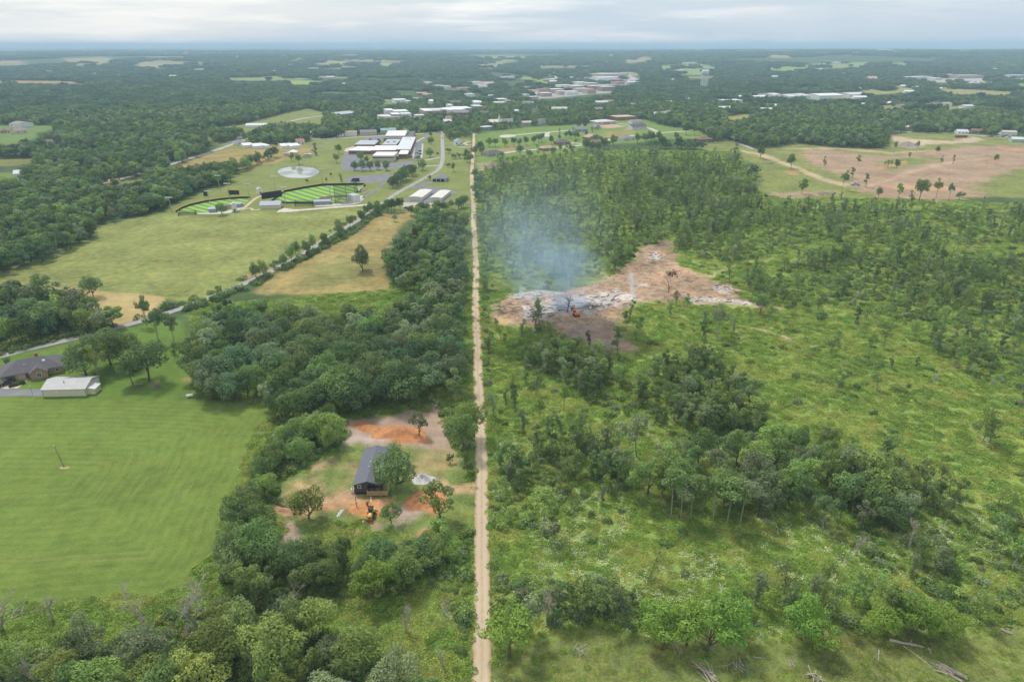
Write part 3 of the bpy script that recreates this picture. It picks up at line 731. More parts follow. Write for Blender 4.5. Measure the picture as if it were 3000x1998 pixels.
ribbon('footpath', GP('E', [(1000, 822), (920, 835), (890, 815), (850, 822), (800, 832)]), 2.2, SAND, 0.035)
ribbon('county_road', GP('B', [(-300, 1010), (-180, 970), (0, 910), (120, 865), (270, 815), (450, 775), (600, 755), (720, 742), (800, 738)]), 7.0, OLD_ASPHALT, 0.05)
ribbon('county_road', GP('A', [(-100, 1555), (50, 1535), (190, 1505), (340, 1465), (500, 1440), (640, 1422), (780, 1400), (930, 1375), (1060, 1348), (1210, 1305), (1330, 1270), (1500, 1220), (1700, 1160), (1850, 1110), (1930, 1085), (2080, 1035), (2200, 990), (2300, 955), (2400, 930)]), 6.0, OLD_ASPHALT, 0.05)
ribbon('school_street', GP('B', [(510, 968), (760, 958), (1000, 945), (1200, 935), (1400, 925), (1560, 912), (1720, 900)]), 6.5, OLD_ASPHALT, 0.06)
ribbon('side_street', GP('B', [(740, 955), (800, 915), (850, 880), (900, 840), (960, 790)]), 11, OLD_ASPHALT, 0.07)
sheet('school_lot', GP('F', [(415, 620), (425, 540), (465, 420), (470, 400), (520, 440), (650, 445), (640, 500), (800, 520), (830, 545), (1080, 552), (1260, 525), (1345, 545), (1300, 592), (1050, 620), (760, 640), (640, 655), (435, 640)]), ASPHALT, 0.04)
sheet('concrete_apron', GP('F', [(462, 398), (480, 370), (560, 345), (600, 340), (570, 360), (520, 395), (515, 408)]), CONCRETE, 0.06)
sheet('lower_lot', GP('F', [(463, 812), (525, 712), (760, 700), (1040, 684), (1190, 680), (1100, 740), (1030, 782), (700, 798)]), ASPHALT, 0.04)
sheet('drop_off_lane', GP('F', [(1330, 520), (1322, 480), (1345, 370), (1370, 290), (1470, 230), (1485, 185), (1515, 178), (1515, 215), (1420, 300), (1445, 305), (1430, 470), (1420, 500)]), ASPHALT, 0.05)
ribbon('sidewalk', GP('F', [(1318, 480), (1338, 380), (1362, 292), (1470, 225)]), 2.6, CONCRETE, 0.07)
ribbon('sidewalk', GP('F', [(1428, 500), (1440, 400), (1446, 305)]), 1.8, CONCRETE, 0.07)
sheet('rear_lot', GP('F', [(675, 305), (715, 225), (985, 208), (970, 260), (840, 300), (700, 310)]), ASPHALT, 0.04)
ribbon('school_drive', GP('F', [(1665, 480), (1560, 498), (1480, 515)]), 5, OLD_ASPHALT, 0.055)
ribbon('school_drive', GP('F', [(1650, 575), (1560, 583), (1440, 590), (1340, 590)]), 5, OLD_ASPHALT, 0.055)
ribbon('footpath', GP('F', [(955, 790), (920, 840), (860, 885), (770, 940), (700, 985)]), 3.0, ASPHALT, 0.04)
sheet('storage_lot', GP('F', [(1180, 1032), (1230, 995), (1280, 960), (1420, 868), (1640, 852), (1660, 872), (1780, 880), (1875, 905), (1700, 1045), (1500, 1040)]), ASPHALT, 0.04)
sheet('gravel_lot', GP('F', [(1180, 1040), (1700, 1052), (1640, 1090), (1500, 1110), (1200, 1105)]), pmat('dusty_gravel', (0.45, 0.39, 0.28), 0.95, 0.2, 0.3), 0.035)
ribbon('storage_drive', GP('F', [(1300, 860), (1400, 838), (1500, 800), (1600, 785)]), 7, ASPHALT, 0.05)
ribbon('storage_drive', GP('F', [(1330, 850), (1450, 855), (1620, 860)]), 6, ASPHALT, 0.052)
ribbon('loop_drive', GP('F', [(1890, 345), (1980, 352), (2062, 352)]), 3.2, CONCRETE, 0.05)
ribbon('loop_drive', GP('F', [(1955, 300), (2000, 320), (2060, 325)]), 3.2, CONCRETE, 0.05)
ribbon('loop_drive', GP('F', [(1975, 300), (2010, 285), (2062, 275)]), 3.2, CONCRETE, 0.052)
ribbon('subdivision_street', GP('C', [(560, 1095), (650, 1080), (850, 1062), (1050, 1045), (1200, 1030), (1330, 1012), (1450, 990), (1600, 955), (1680, 940), (1900, 915), (2120, 900), (2250, 895)]), 6.5, CONCRETE, 0.05)
ribbon('subdivision_street', GP('C', [(560, 938), (700, 925), (850, 910), (950, 905), (1100, 892), (1250, 880)]), 6.5, CONCRETE, 0.05)
sheet('turning_circle', GP('C', [(508, 942), (530, 930), (600, 925), (660, 928), (660, 942), (590, 952), (530, 952)]), CONCRETE, 0.06)
ribbon('subdivision_street', GP('C', [(955, 945), (945, 925), (960, 905)]), 7, CONCRETE, 0.055)
ribbon('subdivision_street', GP('C', [(1020, 985), (1150, 1000), (1290, 1010)]), 6, CONCRETE, 0.056)
ribbon('subdivision_street', GP('C', [(1980, 905), (1920, 880), (1880, 865), (1700, 835), (1600, 825)]), 6, CONCRETE, 0.055)
ribbon('county_road', GP('D', [(1390, 705), (1600, 715), (1800, 722), (2000, 735), (2200, 745), (2400, 752), (2800, 770)]), 8, OLD_ASPHALT, 0.05)
ribbon('county_road', GP('D', [(150, 760), (260, 785), (330, 812), (390, 835)]), 6, OLD_ASPHALT, 0.05)
ribbon('county_road', GP('D', [(1950, 370), (2100, 388), (2352, 425), (2600, 470)]), 9, CONCRETE, 0.05)
ribbon('county_road', GP('D', [(870, 278), (890, 258), (915, 230)]), 14, CONCRETE, 0.06)
ribbon('town_street', GP('C', [(1010, 358), (1020, 385), (1040, 410), (1060, 430)]), 9, CONCRETE, 0.06)
sheet('driveway', GP('H', [(-300, 1385), (0, 1380), (200, 1382), (390, 1378), (398, 1448), (200, 1440), (0, 1448), (-300, 1470)]), ASPHALT, 0.03)
sheet('front_walk', GP('H', [(70, 1380), (130, 1372), (200, 1330), (110, 1310), (30, 1310), (0, 1375)]), pmat('walk_concrete', (0.50, 0.41, 0.32), 0.9, 0.1, 0.5), 0.04)
ribbon('front_walk', GP('H', [(145, 1375), (200, 1335), (250, 1290), (285, 1268)]), 1.3, pmat('walk_concrete', (0.5, 0.41, 0.32)), 0.045)
ribbon('house_drive', GP('F', [(1775, 1272), (1900, 1265), (2035, 1240)]), 3, CONCRETE, 0.05)

# ------------------------------------------------------------------ vegetation prototypes
RNG = np.random.default_rng(11)

class QB:
    """quad soup: verts, quads, per-vertex tint, per-face material (0 leaf, 1 bark)"""
    def __init__(self):
        self.V, self.Q, self.T, self.M, self.n = [], [], [], [], 0
    def add(self, V, Q, tint, mat):
        self.V.append(np.asarray(V, float)); self.Q.append(np.asarray(Q) + self.n)
        self.T.append(np.broadcast_to(np.asarray(tint, float), (len(V),)).copy()); self.M.append(np.full(len(Q), mat))
        self.n += len(V)
    def tube(self, pts, rad, k=5, tint=0.5):
        pts = np.asarray(pts, float); n = len(pts)
        d = np.gradient(pts, axis=0); d /= np.linalg.norm(d, axis=1)[:, None] + 1e-9
        ref = np.where(np.abs(d[:, 2:3]) > 0.9, np.array([[1.0, 0, 0]]), np.array([[0, 0, 1.0]]))
        u = np.cross(d, ref); u /= np.linalg.norm(u, axis=1)[:, None] + 1e-9
        w = np.cross(d, u)
        a = np.arange(k) * 2 * np.pi / k
        ring = u[:, None, :] * np.cos(a)[None, :, None] + w[:, None, :] * np.sin(a)[None, :, None]
        V = (pts[:, None, :] + ring * np.asarray(rad)[:, None, None]).reshape(-1, 3)
        i = np.arange(n - 1)[:, None] * k + np.arange(k)[None, :]
        j = np.arange(n - 1)[:, None] * k + (np.arange(k)[None, :] + 1) % k
        Q = np.stack([i, j, j + k, i + k], -1).reshape(-1, 4)
        self.add(V, Q, tint, 1)
    def leaves(self, c, nrm, size, tint, rng):
        n = len(c)
        r = rng.normal(size=(n, 3))
        t1 = np.cross(nrm, r); t1 /= np.linalg.norm(t1, axis=1)[:, None] + 1e-9
        t2 = np.cross(nrm, t1)
        s = size * rng.uniform(0.55, 1.25, n)[:, None]
        asp = rng.uniform(0.45, 0.85, n)[:, None]
        a, b = t1 * s * 0.72, t2 * s * 0.72 * asp
        k = rng.uniform(-0.25, 0.25, n)[:, None]
        V = np.stack([c + a, c + b + a * k, c - a, c - b + a * k], 1).reshape(-1, 3)
        Q = np.arange(n * 4).reshape(-1, 4)
        self.add(V, Q, np.repeat(np.clip(tint, 0, 1), 4), 0)
    def arrays(self):
        return np.concatenate(self.V), np.concatenate(self.Q), np.concatenate(self.T), np.concatenate(self.M)
    def mesh(self, name, bark=BARK, only=None):
        V, Q, T, M = self.arrays()
        if only is not None:
            keep = M == only
            Q = Q[keep]
            used, inv = np.unique(Q, return_inverse=True)
            V, T, Q, M = V[used], T[used], inv.reshape(-1, 4), np.zeros(keep.sum(), int)
        me = bpy.data.meshes.new(name)
        fill_mesh(me, V, Q, T, M)
        if only is None:
            me.materials.append(LEAF); me.materials.append(bark)
        else:
            me.materials.append(LEAF if only == 0 else bark)
        return me

def rdir(rng, n, zmin=-1.0):
    z = rng.uniform(zmin, 1, n); a = rng.uniform(0, 2 * np.pi, n); r = np.sqrt(1 - z * z)
    return np.stack([r * np.cos(a), r * np.sin(a), z], 1)

def lobes_leaves(qb, lobes, radii, nleaf, leaf, rng, squash=0.85, zmin=-0.75, upbias=0.35, rand=0.55):
    w = radii ** 2; w = w / w.sum()
    lt = rng.uniform(0, 1, len(lobes))
    for i, (c, r) in enumerate(zip(lobes, radii)):
        n = max(4, int(nleaf * w[i]))
        d = rdir(rng, n, zmin)
        rr = r * rng.uniform(0.68, 1.06, n)
        # uneven sub-clumps on every lobe
        bump = 1 + 0.16 * np.sin(d[:, 0] * 7 + i) * np.cos(d[:, 1] * 6 + 2 * i) 
        p = c + d * (rr * bump)[:, None] * np.array([1, 1, squash])
        keep = np.ones(n, bool)
        for j, (c2, r2) in enumerate(zip(lobes, radii)):
            if j != i:
                keep &= np.linalg.norm((p - c2) / np.array([1, 1, squash]), axis=1) > 0.72 * r2
        p, d = p[keep], d[keep]
        if not len(p):
            continue
        nr = d + rand * rng.normal(size=p.shape) + np.array([0, 0, upbias])
        nr /= np.linalg.norm(nr, axis=1)[:, None] + 1e-9
        t = 0.42 * lt[i] + 0.58 * rng.uniform(0, 1, len(p))
        qb.leaves(p, nr, leaf, t, rng)

def broadleaf(seed, H=12.0, R=5.5, zb=2.6, nl=26, nleaf=5200, leaf=0.40, lobe=0.38, trunk=0.26, limbs=7, flat=1.0, gaps=0.0, lean=0.0, sides=6):
    rng = np.random.default_rng(seed)
    qb = QB()
    cz, rz = (H + zb) / 2, (H - zb) / 2
    d = rdir(rng, nl, -0.75)
    f = rng.uniform(0.48, 0.92, nl)
    sx = rng.uniform(0.8, 1.15, nl)
    lob = d * f[:, None] * np.array([R, R, rz]) * sx[:, None]
    lob[:, 2] += cz
    lob[:, 0] += lean * (lob[:, 2] / H)
    rad = R * lobe * rng.uniform(0.45, 1.15, nl)
    inner = np.array([[lean * 0.6, 0, cz], [lean * 0.6 + rng.uniform(-1, 1), rng.uniform(-1, 1), cz + rz * 0.35]])
    if gaps < 0.5:
        lob = np.concatenate([lob, inner]); rad = np.concatenate([rad, [R * 0.42, R * 0.38]])
    lobes_leaves(qb, lob, rad, nleaf, leaf, rng)
    top = np.array([lean * 0.55, 0, zb + rz * 1.0])
    bend = rng.normal(size=2) * 0.3
    pts = np.array([[0, 0, -0.3], [bend[0] * 0.4, bend[1] * 0.4, zb * 0.5], [bend[0] + lean * 0.25, bend[1], zb], [top[0] + bend[0], top[1] + bend[1], top[2]]])
    qb.tube(pts, [trunk * 1.35, trunk, trunk * 0.85, trunk * 0.3], sides)
    for i in rng.permutation(nl)[:limbs]:
        s = pts[2] + (pts[3] - pts[2]) * rng.uniform(-0.25, 0.5)
        e = lob[i]
        mid = (s + e) / 2 + np.array([0, 0, -0.12 * np.linalg.norm(e - s)])
        qb.tube([s, mid, e], [trunk * 0.5, trunk * 0.34, trunk * 0.12], 4)
    return qb

def slender(seed, H=9.5, R=1.9, nleaf=900, leaf=0.36, trunk=0.12, crown_from=0.35, nl=14, ivy=0.0, fork=True, lean=0.0):
    """tall thin regrowth stem: bare lower trunk, thin tufted crown, sometimes wrapped in vines"""
    rng = np.random.default_rng(seed)
    qb = QB()
    bend = rng.normal(size=2) * 0.5 + np.array([lean, 0])
    zz = np.linspace(0, 1, 6)
    pts = np.stack([bend[0] * zz ** 1.5, bend[1] * zz ** 1.5, zz * H * 0.93 - 0.2], 1)
    qb.tube(pts, trunk * (1.25 - 1.05 * zz), 5)
    z0 = H * crown_from
    cz = rng.uniform(z0, H * 0.97, nl); cz[0] = H * 0.95
    k = (cz - z0) / (H - z0 + 1e-6)
    wid = R * (0.35 + 0.75 * np.sin(np.pi * np.clip(k * 0.8 + 0.15, 0, 1)))
    a = rng.uniform(0, 2 * np.pi, nl)
    off = wid * rng.uniform(0.15, 0.75, nl)
    tz = np.clip(cz / H, 0, 1)
    lob = np.stack([bend[0] * tz ** 1.5 + off * np.cos(a), bend[1] * tz ** 1.5 + off * np.sin(a), cz], 1)
    rad = R * rng.uniform(0.18, 0.48, nl)
    lobes_leaves(qb, lob, rad, nleaf, leaf, rng, squash=0.9, rand=0.8)
    for i in range(nl):
        s = np.array([bend[0] * (tz[i] * 0.85) ** 1.5, bend[1] * (tz[i] * 0.85) ** 1.5, cz[i] * 0.85])
        qb.tube([s, (s + lob[i]) / 2 + np.array([0, 0, 0.1]), lob[i]], [trunk * 0.35, trunk * 0.25, trunk * 0.1], 3)
    if ivy > 0:
        n = int(260 * ivy)
        z = rng.uniform(0, H * 0.75, n); aa = rng.uniform(0, 2 * np.pi, n)
        r = rng.uniform(0.15, 0.65, n) * (1 + 0.8 * (z < 1.5))
        p = np.stack([bend[0] * (z / H) ** 1.5 + r * np.cos(aa), bend[1] * (z / H) ** 1.5 + r * np.sin(aa), z], 1)
        nr = np.stack([np.cos(aa), np.sin(aa), 0.4 * np.ones(n)], 1) + 0.5 * rng.normal(size=(n, 3))
        nr /= np.linalg.norm(nr, axis=1)[:, None]
        qb.leaves(p, nr, leaf * 0.9, rng.uniform(0, 0.7, n), rng)
    return qb

def bush(seed, H=2.6, R=1.9, nleaf=420, leaf=0.36, nl=9):
    rng = np.random.default_rng(seed)
    qb = QB()
    d = rdir(rng, nl, 0.0)
    lob = d * rng.uniform(0.3, 0.75, nl)[:, None] * np.array([R, R, H * 0.7]); lob[:, 2] += 0.2
    rad = R * rng.uniform(0.3, 0.55, nl)
    lobes_leaves(qb, lob, rad, nleaf, leaf, rng, squash=0.9, zmin=-0.3, rand=0.75, upbias=0.4)
    for i in range(4):
        qb.tube([(0, 0, -0.1), lob[i] * 0.6, lob[i]], [0.05, 0.035, 0.02], 3)
    return qb

def weeds(seed, R=1.3, H=0.6, n=85, leaf=0.34, spike=0.0):
    """patch of weeds and grass: small leaves over a low mound plus upright blades"""
    rng = np.random.default_rng(seed)
    qb = QB()
    a = rng.uniform(0, 2 * np.pi, n); r = R * np.sqrt(rng.uniform(0, 1, n))
    z = H * (0.25 + 0.75 * np.sqrt(np.clip(1 - (r / R) ** 2, 0, 1))) * rng.uniform(0.35, 1.05, n)
    p = np.stack([r * np.cos(a), r * np.sin(a), z], 1)
    nr = np.array([0, 0, 0.9]) + 0.6 * rng.normal(size=(n, 3)); nr[:, 2] = np.abs(nr[:, 2]) + 0.1
    nr /= np.linalg.norm(nr, axis=1)[:, None]
    qb.leaves(p, nr, leaf, rng.uniform(0, 1, n), rng)
    return qb

def far_clump(seed, W=30.0, ntree=7, leaf=2.0, nleaf=1100):
    rng = np.random.default_rng(seed)
    qb = QB()
    lob, rad = [], []
    for i in range(ntree):
        a = i * 2.4 + rng.uniform(-0.3, 0.3); r = W * 0.40 * math.sqrt((i + 0.3) / ntree)
        h = rng.uniform(9.5, 13.5); R = rng.uniform(4.2, 6.0)
        c = np.array([r * math.cos(a), r * math.sin(a), h - R * 0.85])
        lob.append(c); rad.append(R)
        for k in range(2):
            lob.append(c + np.array([rng.uniform(-3, 3), rng.uniform(-3, 3), rng.uniform(-4.5, 0.8)])); rad.append(R * rng.uniform(0.5, 0.7))
    lobes_leaves(qb, np.array(lob), np.array(rad), nleaf, leaf, rng, squash=0.9, zmin=-0.5, rand=0.45, upbias=0.3)
    return qb

def snag(seed, H=9.0, spread=3.2, trunk=0.2, levels=3, fan=5, lean=(0, 0)):
    """leafless dead tree"""
    rng = np.random.default_rng(seed)
    qb = QB()
    def grow(p, d, L, r, lev):
        n = 4
        pts = [p]
        dd = d.copy()
        for i in range(n):
            dd = dd + rng.normal(size=3) * 0.13 + np.array([0, 0, 0.05]); dd /= np.linalg.norm(dd)
            pts.append(pts[-1] + dd * L / n)
        qb.tube(pts, np.linspace(r, r * 0.45, n + 1), 5 if lev == 0 else 4 if lev == 1 else 3)
        if lev < levels:
            for k in range(fan - lev // 2):
                t = rng.uniform(0.3, 1.0)
                s = pts[min(n, max(1, int(round(t * n))))]
                side = rng.normal(size=3); side[2] = abs(side[2]) * 0.4
                nd = dd * 0.8 + side * (0.55 + 0.12 * lev); nd /= np.linalg.norm(nd)
                grow(s, nd, L * rng.uniform(0.42, 0.68), r * rng.uniform(0.35, 0.5), lev + 1)
    d0 = np.array([lean[0], lean[1], 1.0]); d0 /= np.linalg.norm(d0)
    grow(np.array([0, 0, -0.2]), d0, H * 0.55, trunk, 0)
    return qb

# leaf colours by kind of foliage (object colour)
G_DARK = (0.185, 0.268, 0.105, 1); G_MID = (0.225, 0.320, 0.105, 1); G_LIGHT = (0.285, 0.385, 0.110, 1)
G_GREY = (0.290, 0.350, 0.180, 1); G_YEL = (0.345, 0.410, 0.115, 1); G_BRIGHT = (0.255, 0.395, 0.080, 1); G_BLUE = (0.172, 0.265, 0.130, 1)
GCOLS = [G_DARK, G_MID, G_LIGHT, G_GREY]

TREE_MESH = {}     # kind -> list of (trunk mesh, crown mesh, height)
def reg(kind, qb, H, bark=BARK):
    TREE_MESH.setdefault(kind, []).append((qb.mesh('trunk', bark, 1), qb.mesh('crown', bark, 0), H))
for s in range(5):
    reg('broad', broadleaf(100 + s, H=12, R=5.6 - 0.2 * s, nl=24 + 2 * s, zb=2.2 + 0.3 * s), 12)
for s in range(3):
    reg('round', broadleaf(140 + s, H=10, R=5.6, zb=1.6, nl=34, lobe=0.36, nleaf=7500, leaf=0.36, trunk=0.3), 10)
for s in range(3):
    reg('tall', broadleaf(160 + s, H=15, R=4.4, zb=6.0, nl=18, lobe=0.38, nleaf=3400, leaf=0.38, trunk=0.24), 15, PALE_BARK)
for s in range(3):
    reg('open', broadleaf(180 + s, H=10, R=4.4, zb=2.2, nl=20, lobe=0.31, nleaf=3000, leaf=0.34, gaps=1, limbs=11, trunk=0.22), 10)
for s in range(4):
    reg('slender', slender(200 + s, H=10, R=2.1, nleaf=1000, ivy=0.5 * (s % 2), lean=0.6 * (s - 1.5)), 10, PALE_BARK)
for s in range(2):
    reg('umbrella', broadleaf(230 + s, H=13, R=3.4, zb=8.0, nl=12, lobe=0.40, nleaf=1900, trunk=0.115, limbs=10, leaf=0.34), 13, PALE_BARK)
for s in range(2):
    reg('conifer', slender(250 + s, H=10, R=3.0, nleaf=1500, crown_from=0.12, nl=22, trunk=0.2), 10)
for s in range(2):
    reg('small', broadleaf(260 + s, H=6, R=2.3, zb=1.3, nl=12, lobe=0.42, nleaf=900, leaf=0.40, trunk=0.11, limbs=5), 6)

def make_tree(name, kind, variant, x, y, H, wscale=1.0, color=G_MID, rz=0.0, label=None, cat='tree', group=None, tilt=0.0):
    tm, cm, h0 = TREE_MESH[kind][variant % len(TREE_MESH[kind])]
    o = empty(name, (x, y, float(height(x, y))), rz)
    s = H / h0
    q_ = math.sin(x * 12.9898 + y * 78.233)
    o.scale = (s * wscale * (1 + 0.14 * q_), s * wscale * (1 - 0.14 * q_), s)
    o.rotation_euler = (tilt, 0, rz)
    tag(o, label, cat, group)
    t = link_obj('trunk', tm, o)
    c = link_obj('crown', cm, o)
    c.color = color
    return o

# ------------------------------------------------------------------ scatter (uncountable masses): one object each, instanced by geometry nodes
def proto_collection(name, items):
    """items: list of (mesh, colour); kept out of the scene, used only as instance sources"""
    c = bpy.data.collections.new(name)
    for i, (me, colr) in enumerate(items):
        o = bpy.data.objects.new('%s_%03d' % (name, i), me); me.materials[0] = leaf_of(tuple(colr))
        c.objects.link(o)
    return c

def scatter_group():
    ng = bpy.data.node_groups.new('scatter', 'GeometryNodeTree')
    ng.interface.new_socket('Geometry', in_out='INPUT', socket_type='NodeSocketGeometry')
    ng.interface.new_socket('Plants', in_out='INPUT', socket_type='NodeSocketCollection')
    ng.interface.new_socket('Geometry', in_out='OUTPUT', socket_type='NodeSocketGeometry')
    gi, go = ng.nodes.new('NodeGroupInput'), ng.nodes.new('NodeGroupOutput')
    ci = ng.nodes.new('GeometryNodeCollectionInfo'); ci.inputs['Separate Children'].default_value = True; ci.inputs['Reset Children'].default_value = True
    ip = ng.nodes.new('GeometryNodeInstanceOnPoints'); ip.inputs['Pick Instance'].default_value = True
    def na(nm, ty):
        n = ng.nodes.new('GeometryNodeInputNamedAttribute'); n.data_type = ty; n.inputs['Name'].default_value = nm
        return n.outputs[0]
    l = ng.links.new
    l(gi.outputs['Geometry'], ip.inputs['Points']); l(gi.outputs['Plants'], ci.inputs['Collection'])
    l(ci.outputs[0], ip.inputs['Instance'])
    l(na('pick', 'INT'), ip.inputs['Instance Index'])
    e2r = ng.nodes.new('FunctionNodeEulerToRotation'); l(na('turn', 'FLOAT_VECTOR'), e2r.inputs[0]); l(e2r.outputs[0], ip.inputs['Rotation'])
    l(na('size', 'FLOAT_VECTOR'), ip.inputs['Scale'])
    l(ip.outputs[0], go.inputs[0])
    return ng
SCATTER = scatter_group()

def scatter(name, label, cat, x, y, pick, size, coll, tilt=0.0, wide=None, seed=5):
    rng = np.random.default_rng(seed)
    n = len(x)
    me = bpy.data.meshes.new(name)
    z = height(x, y)
    me.vertices.add(n); me.vertices.foreach_set('co', np.stack([x, y, z], 1).astype(np.float32).ravel())
    a = me.attributes.new('pick', 'INT', 'POINT'); a.data.foreach_set('value', np.asarray(pick, np.int32))
    rot = np.stack([rng.normal(size=n) * tilt, rng.normal(size=n) * tilt, rng.uniform(0, 2 * np.pi, n)], 1)
    a = me.attributes.new('turn', 'FLOAT_VECTOR', 'POINT'); a.data.foreach_set('vector', rot.astype(np.float32).ravel())
    s = np.asarray(size, float); w = s if wide is None else wide
    a = me.attributes.new('size', 'FLOAT_VECTOR', 'POINT'); a.data.foreach_set('vector', np.stack([w, w, s], 1).astype(np.float32).ravel())
    me.update()
    o = link_obj(name, me)
    md = o.modifiers.new('scatter', 'NODES'); md.node_group = SCATTER
    for it in SCATTER.interface.items_tree:
        if it.item_type == 'SOCKET' and it.in_out == 'INPUT' and it.name == 'Plants':
            md[it.identifier] = coll
    tag(o, label, cat, None, 'stuff')
    return o

def sector_points(r0, r1, spacing, half_deg, rng):
    """jittered grid over the visible sector"""
    w = r1 * math.sin(math.radians(half_deg))
    xs = np.arange(-w, w, spacing); ys = np.arange(r0 * math.cos(math.radians(half_deg)), r1, spacing)
    X, Y = np.meshgrid(xs, ys)
    X = X.ravel() + rng.uniform(-0.48, 0.48, X.size) * spacing; Y = Y.ravel() + rng.uniform(-0.48, 0.48, Y.size) * spacing
    d = np.hypot(X, Y)
    m = (d > r0) & (d < r1) & (np.abs(np.arctan2(X, Y)) < math.radians(half_deg))
    return X[m], Y[m]

def in_any(polys, x, y):
    r = np.zeros(x.shape, bool)
    for p in polys:
        r |= inside(p, x, y)
    return r

def poly_points(poly, spacing, rng):
    lo, hi = poly.min(0), poly.max(0)
    X, Y = np.meshgrid(np.arange(lo[0], hi[0], spacing), np.arange(lo[1], hi[1], spacing))
    X = X.ravel() + rng.uniform(-0.45, 0.45, X.size) * spacing; Y = Y.ravel() + rng.uniform(-0.45, 0.45, Y.size) * spacing
    m = inside(poly, X, Y)
    return X[m], Y[m]

ROAD_LINE = GP('P', ROAD_PTS)
def road_dist(x, y):
    d = np.full(x.shape, 1e9)
    for i in range(len(ROAD_LINE) - 1):
        p, q = ROAD_LINE[i], ROAD_LINE[i + 1]
        e = q - p; l2 = e @ e
        t = np.clip(((x - p[0]) * e[0] + (y - p[1]) * e[1]) / l2, 0, 1)
        d = np.minimum(d, np.hypot(x - p[0] - t * e[0], y - p[1] - t * e[1]))
    return d

KEEP_OUT = []        # (x, y, radius) of things that must stand clear of scattered trees

# ------------------------------------------------------------------ buildings
GLASS = pmat('window_glass', (0.05, 0.06, 0.075), 0.15, 0.2, 2.0, 0.5)
WHITE = pmat('white_paint', (0.78, 0.77, 0.74), 0.6, 0.05)
WHITE_METAL = pmat('white_metal_roof', (0.74, 0.73, 0.71), 0.5, 0.07, 0.4)
GREY_METAL = pmat('grey_metal_roof', (0.42, 0.44, 0.46), 0.5, 0.1, 0.3)
LIGHT_GREY = pmat('light_grey_roof', (0.58, 0.58, 0.57), 0.6, 0.1, 0.3)
DARK_FLAT = pmat('dark_membrane_roof', (0.15, 0.14, 0.14), 0.9, 0.2, 0.5)
BRICK = pmat('red_brick', (0.33, 0.135, 0.09), 0.9, 0.2, 2.0)
TAN_BRICK = pmat('tan_brick', (0.36, 0.25, 0.17), 0.9, 0.2, 2.0)
TAN = pmat('tan_siding', (0.55, 0.47, 0.36), 0.8, 0.08)
CREAM = pmat('cream_metal', (0.66, 0.60, 0.43), 0.6, 0.06)
BLACK_SIDING = pmat('charcoal_siding', (0.075, 0.070, 0.070), 0.7, 0.15, 2.0)
BLACK_SHINGLE = pmat('charcoal_shingle', (0.135, 0.142, 0.168), 0.85, 0.2, 3.0, bump=0.2)
GREY_SHINGLE = pmat('grey_shingle', (0.125, 0.118, 0.125), 0.9, 0.22, 3.0, bump=0.2)
MID_SHINGLE = pmat('mid_grey_shingle', (0.24, 0.23, 0.235), 0.9, 0.2, 3.0)
BROWN_SHINGLE = pmat('brown_shingle', (0.20, 0.135, 0.105), 0.9, 0.2, 3.0)
TAN_SHINGLE = pmat('tan_shingle', (0.42, 0.30, 0.21), 0.9, 0.15, 3.0)
BLUE_ROOF = pmat('blue_metal_roof', (0.20, 0.34, 0.56), 0.5, 0.08, 1.0)
RED_ROOF = pmat('red_roof', (0.46, 0.13, 0.13), 0.6, 0.1)
RUST_ROOF = pmat('rusty_roof', (0.34, 0.13, 0.10), 0.7, 0.25, 1.0)
LUMBER = pmat('fresh_lumber', (0.62, 0.42, 0.20), 0.8, 0.15, 3.0)
DECK = pmat('deck_boards', (0.36, 0.27, 0.17), 0.85, 0.2, 3.0)
YELLOW = pmat('yellow_trim', (0.70, 0.46, 0.06), 0.6, 0.08)
BLACK = pmat('black_paint', (0.018, 0.018, 0.02), 0.6, 0.2)
DARK_GREY = pmat('dark_grey_paint', (0.09, 0.09, 0.095), 0.6, 0.15)
GREY_BLUE = pmat('grey_blue_siding', (0.30, 0.34, 0.40), 0.8, 0.08)
STEEL = pmat('galvanised_steel', (0.45, 0.46, 0.47), 0.45, 0.1, 2.0, 0.5, 0.6)
POLE_WOOD = pmat('pole_wood', (0.24, 0.19, 0.14), 0.9, 0.2, 2.0)
ORANGE = pmat('orange_paint', (0.72, 0.20, 0.035), 0.5, 0.1)
MACHINE_YELLOW = pmat('machine_yellow', (0.66, 0.40, 0.03), 0.5, 0.12)
RUBBER = pmat('rubber', (0.022, 0.021, 0.02), 0.9, 0.2)
RUST = pmat('rusty_steel', (0.30, 0.14, 0.07), 0.8, 0.25)

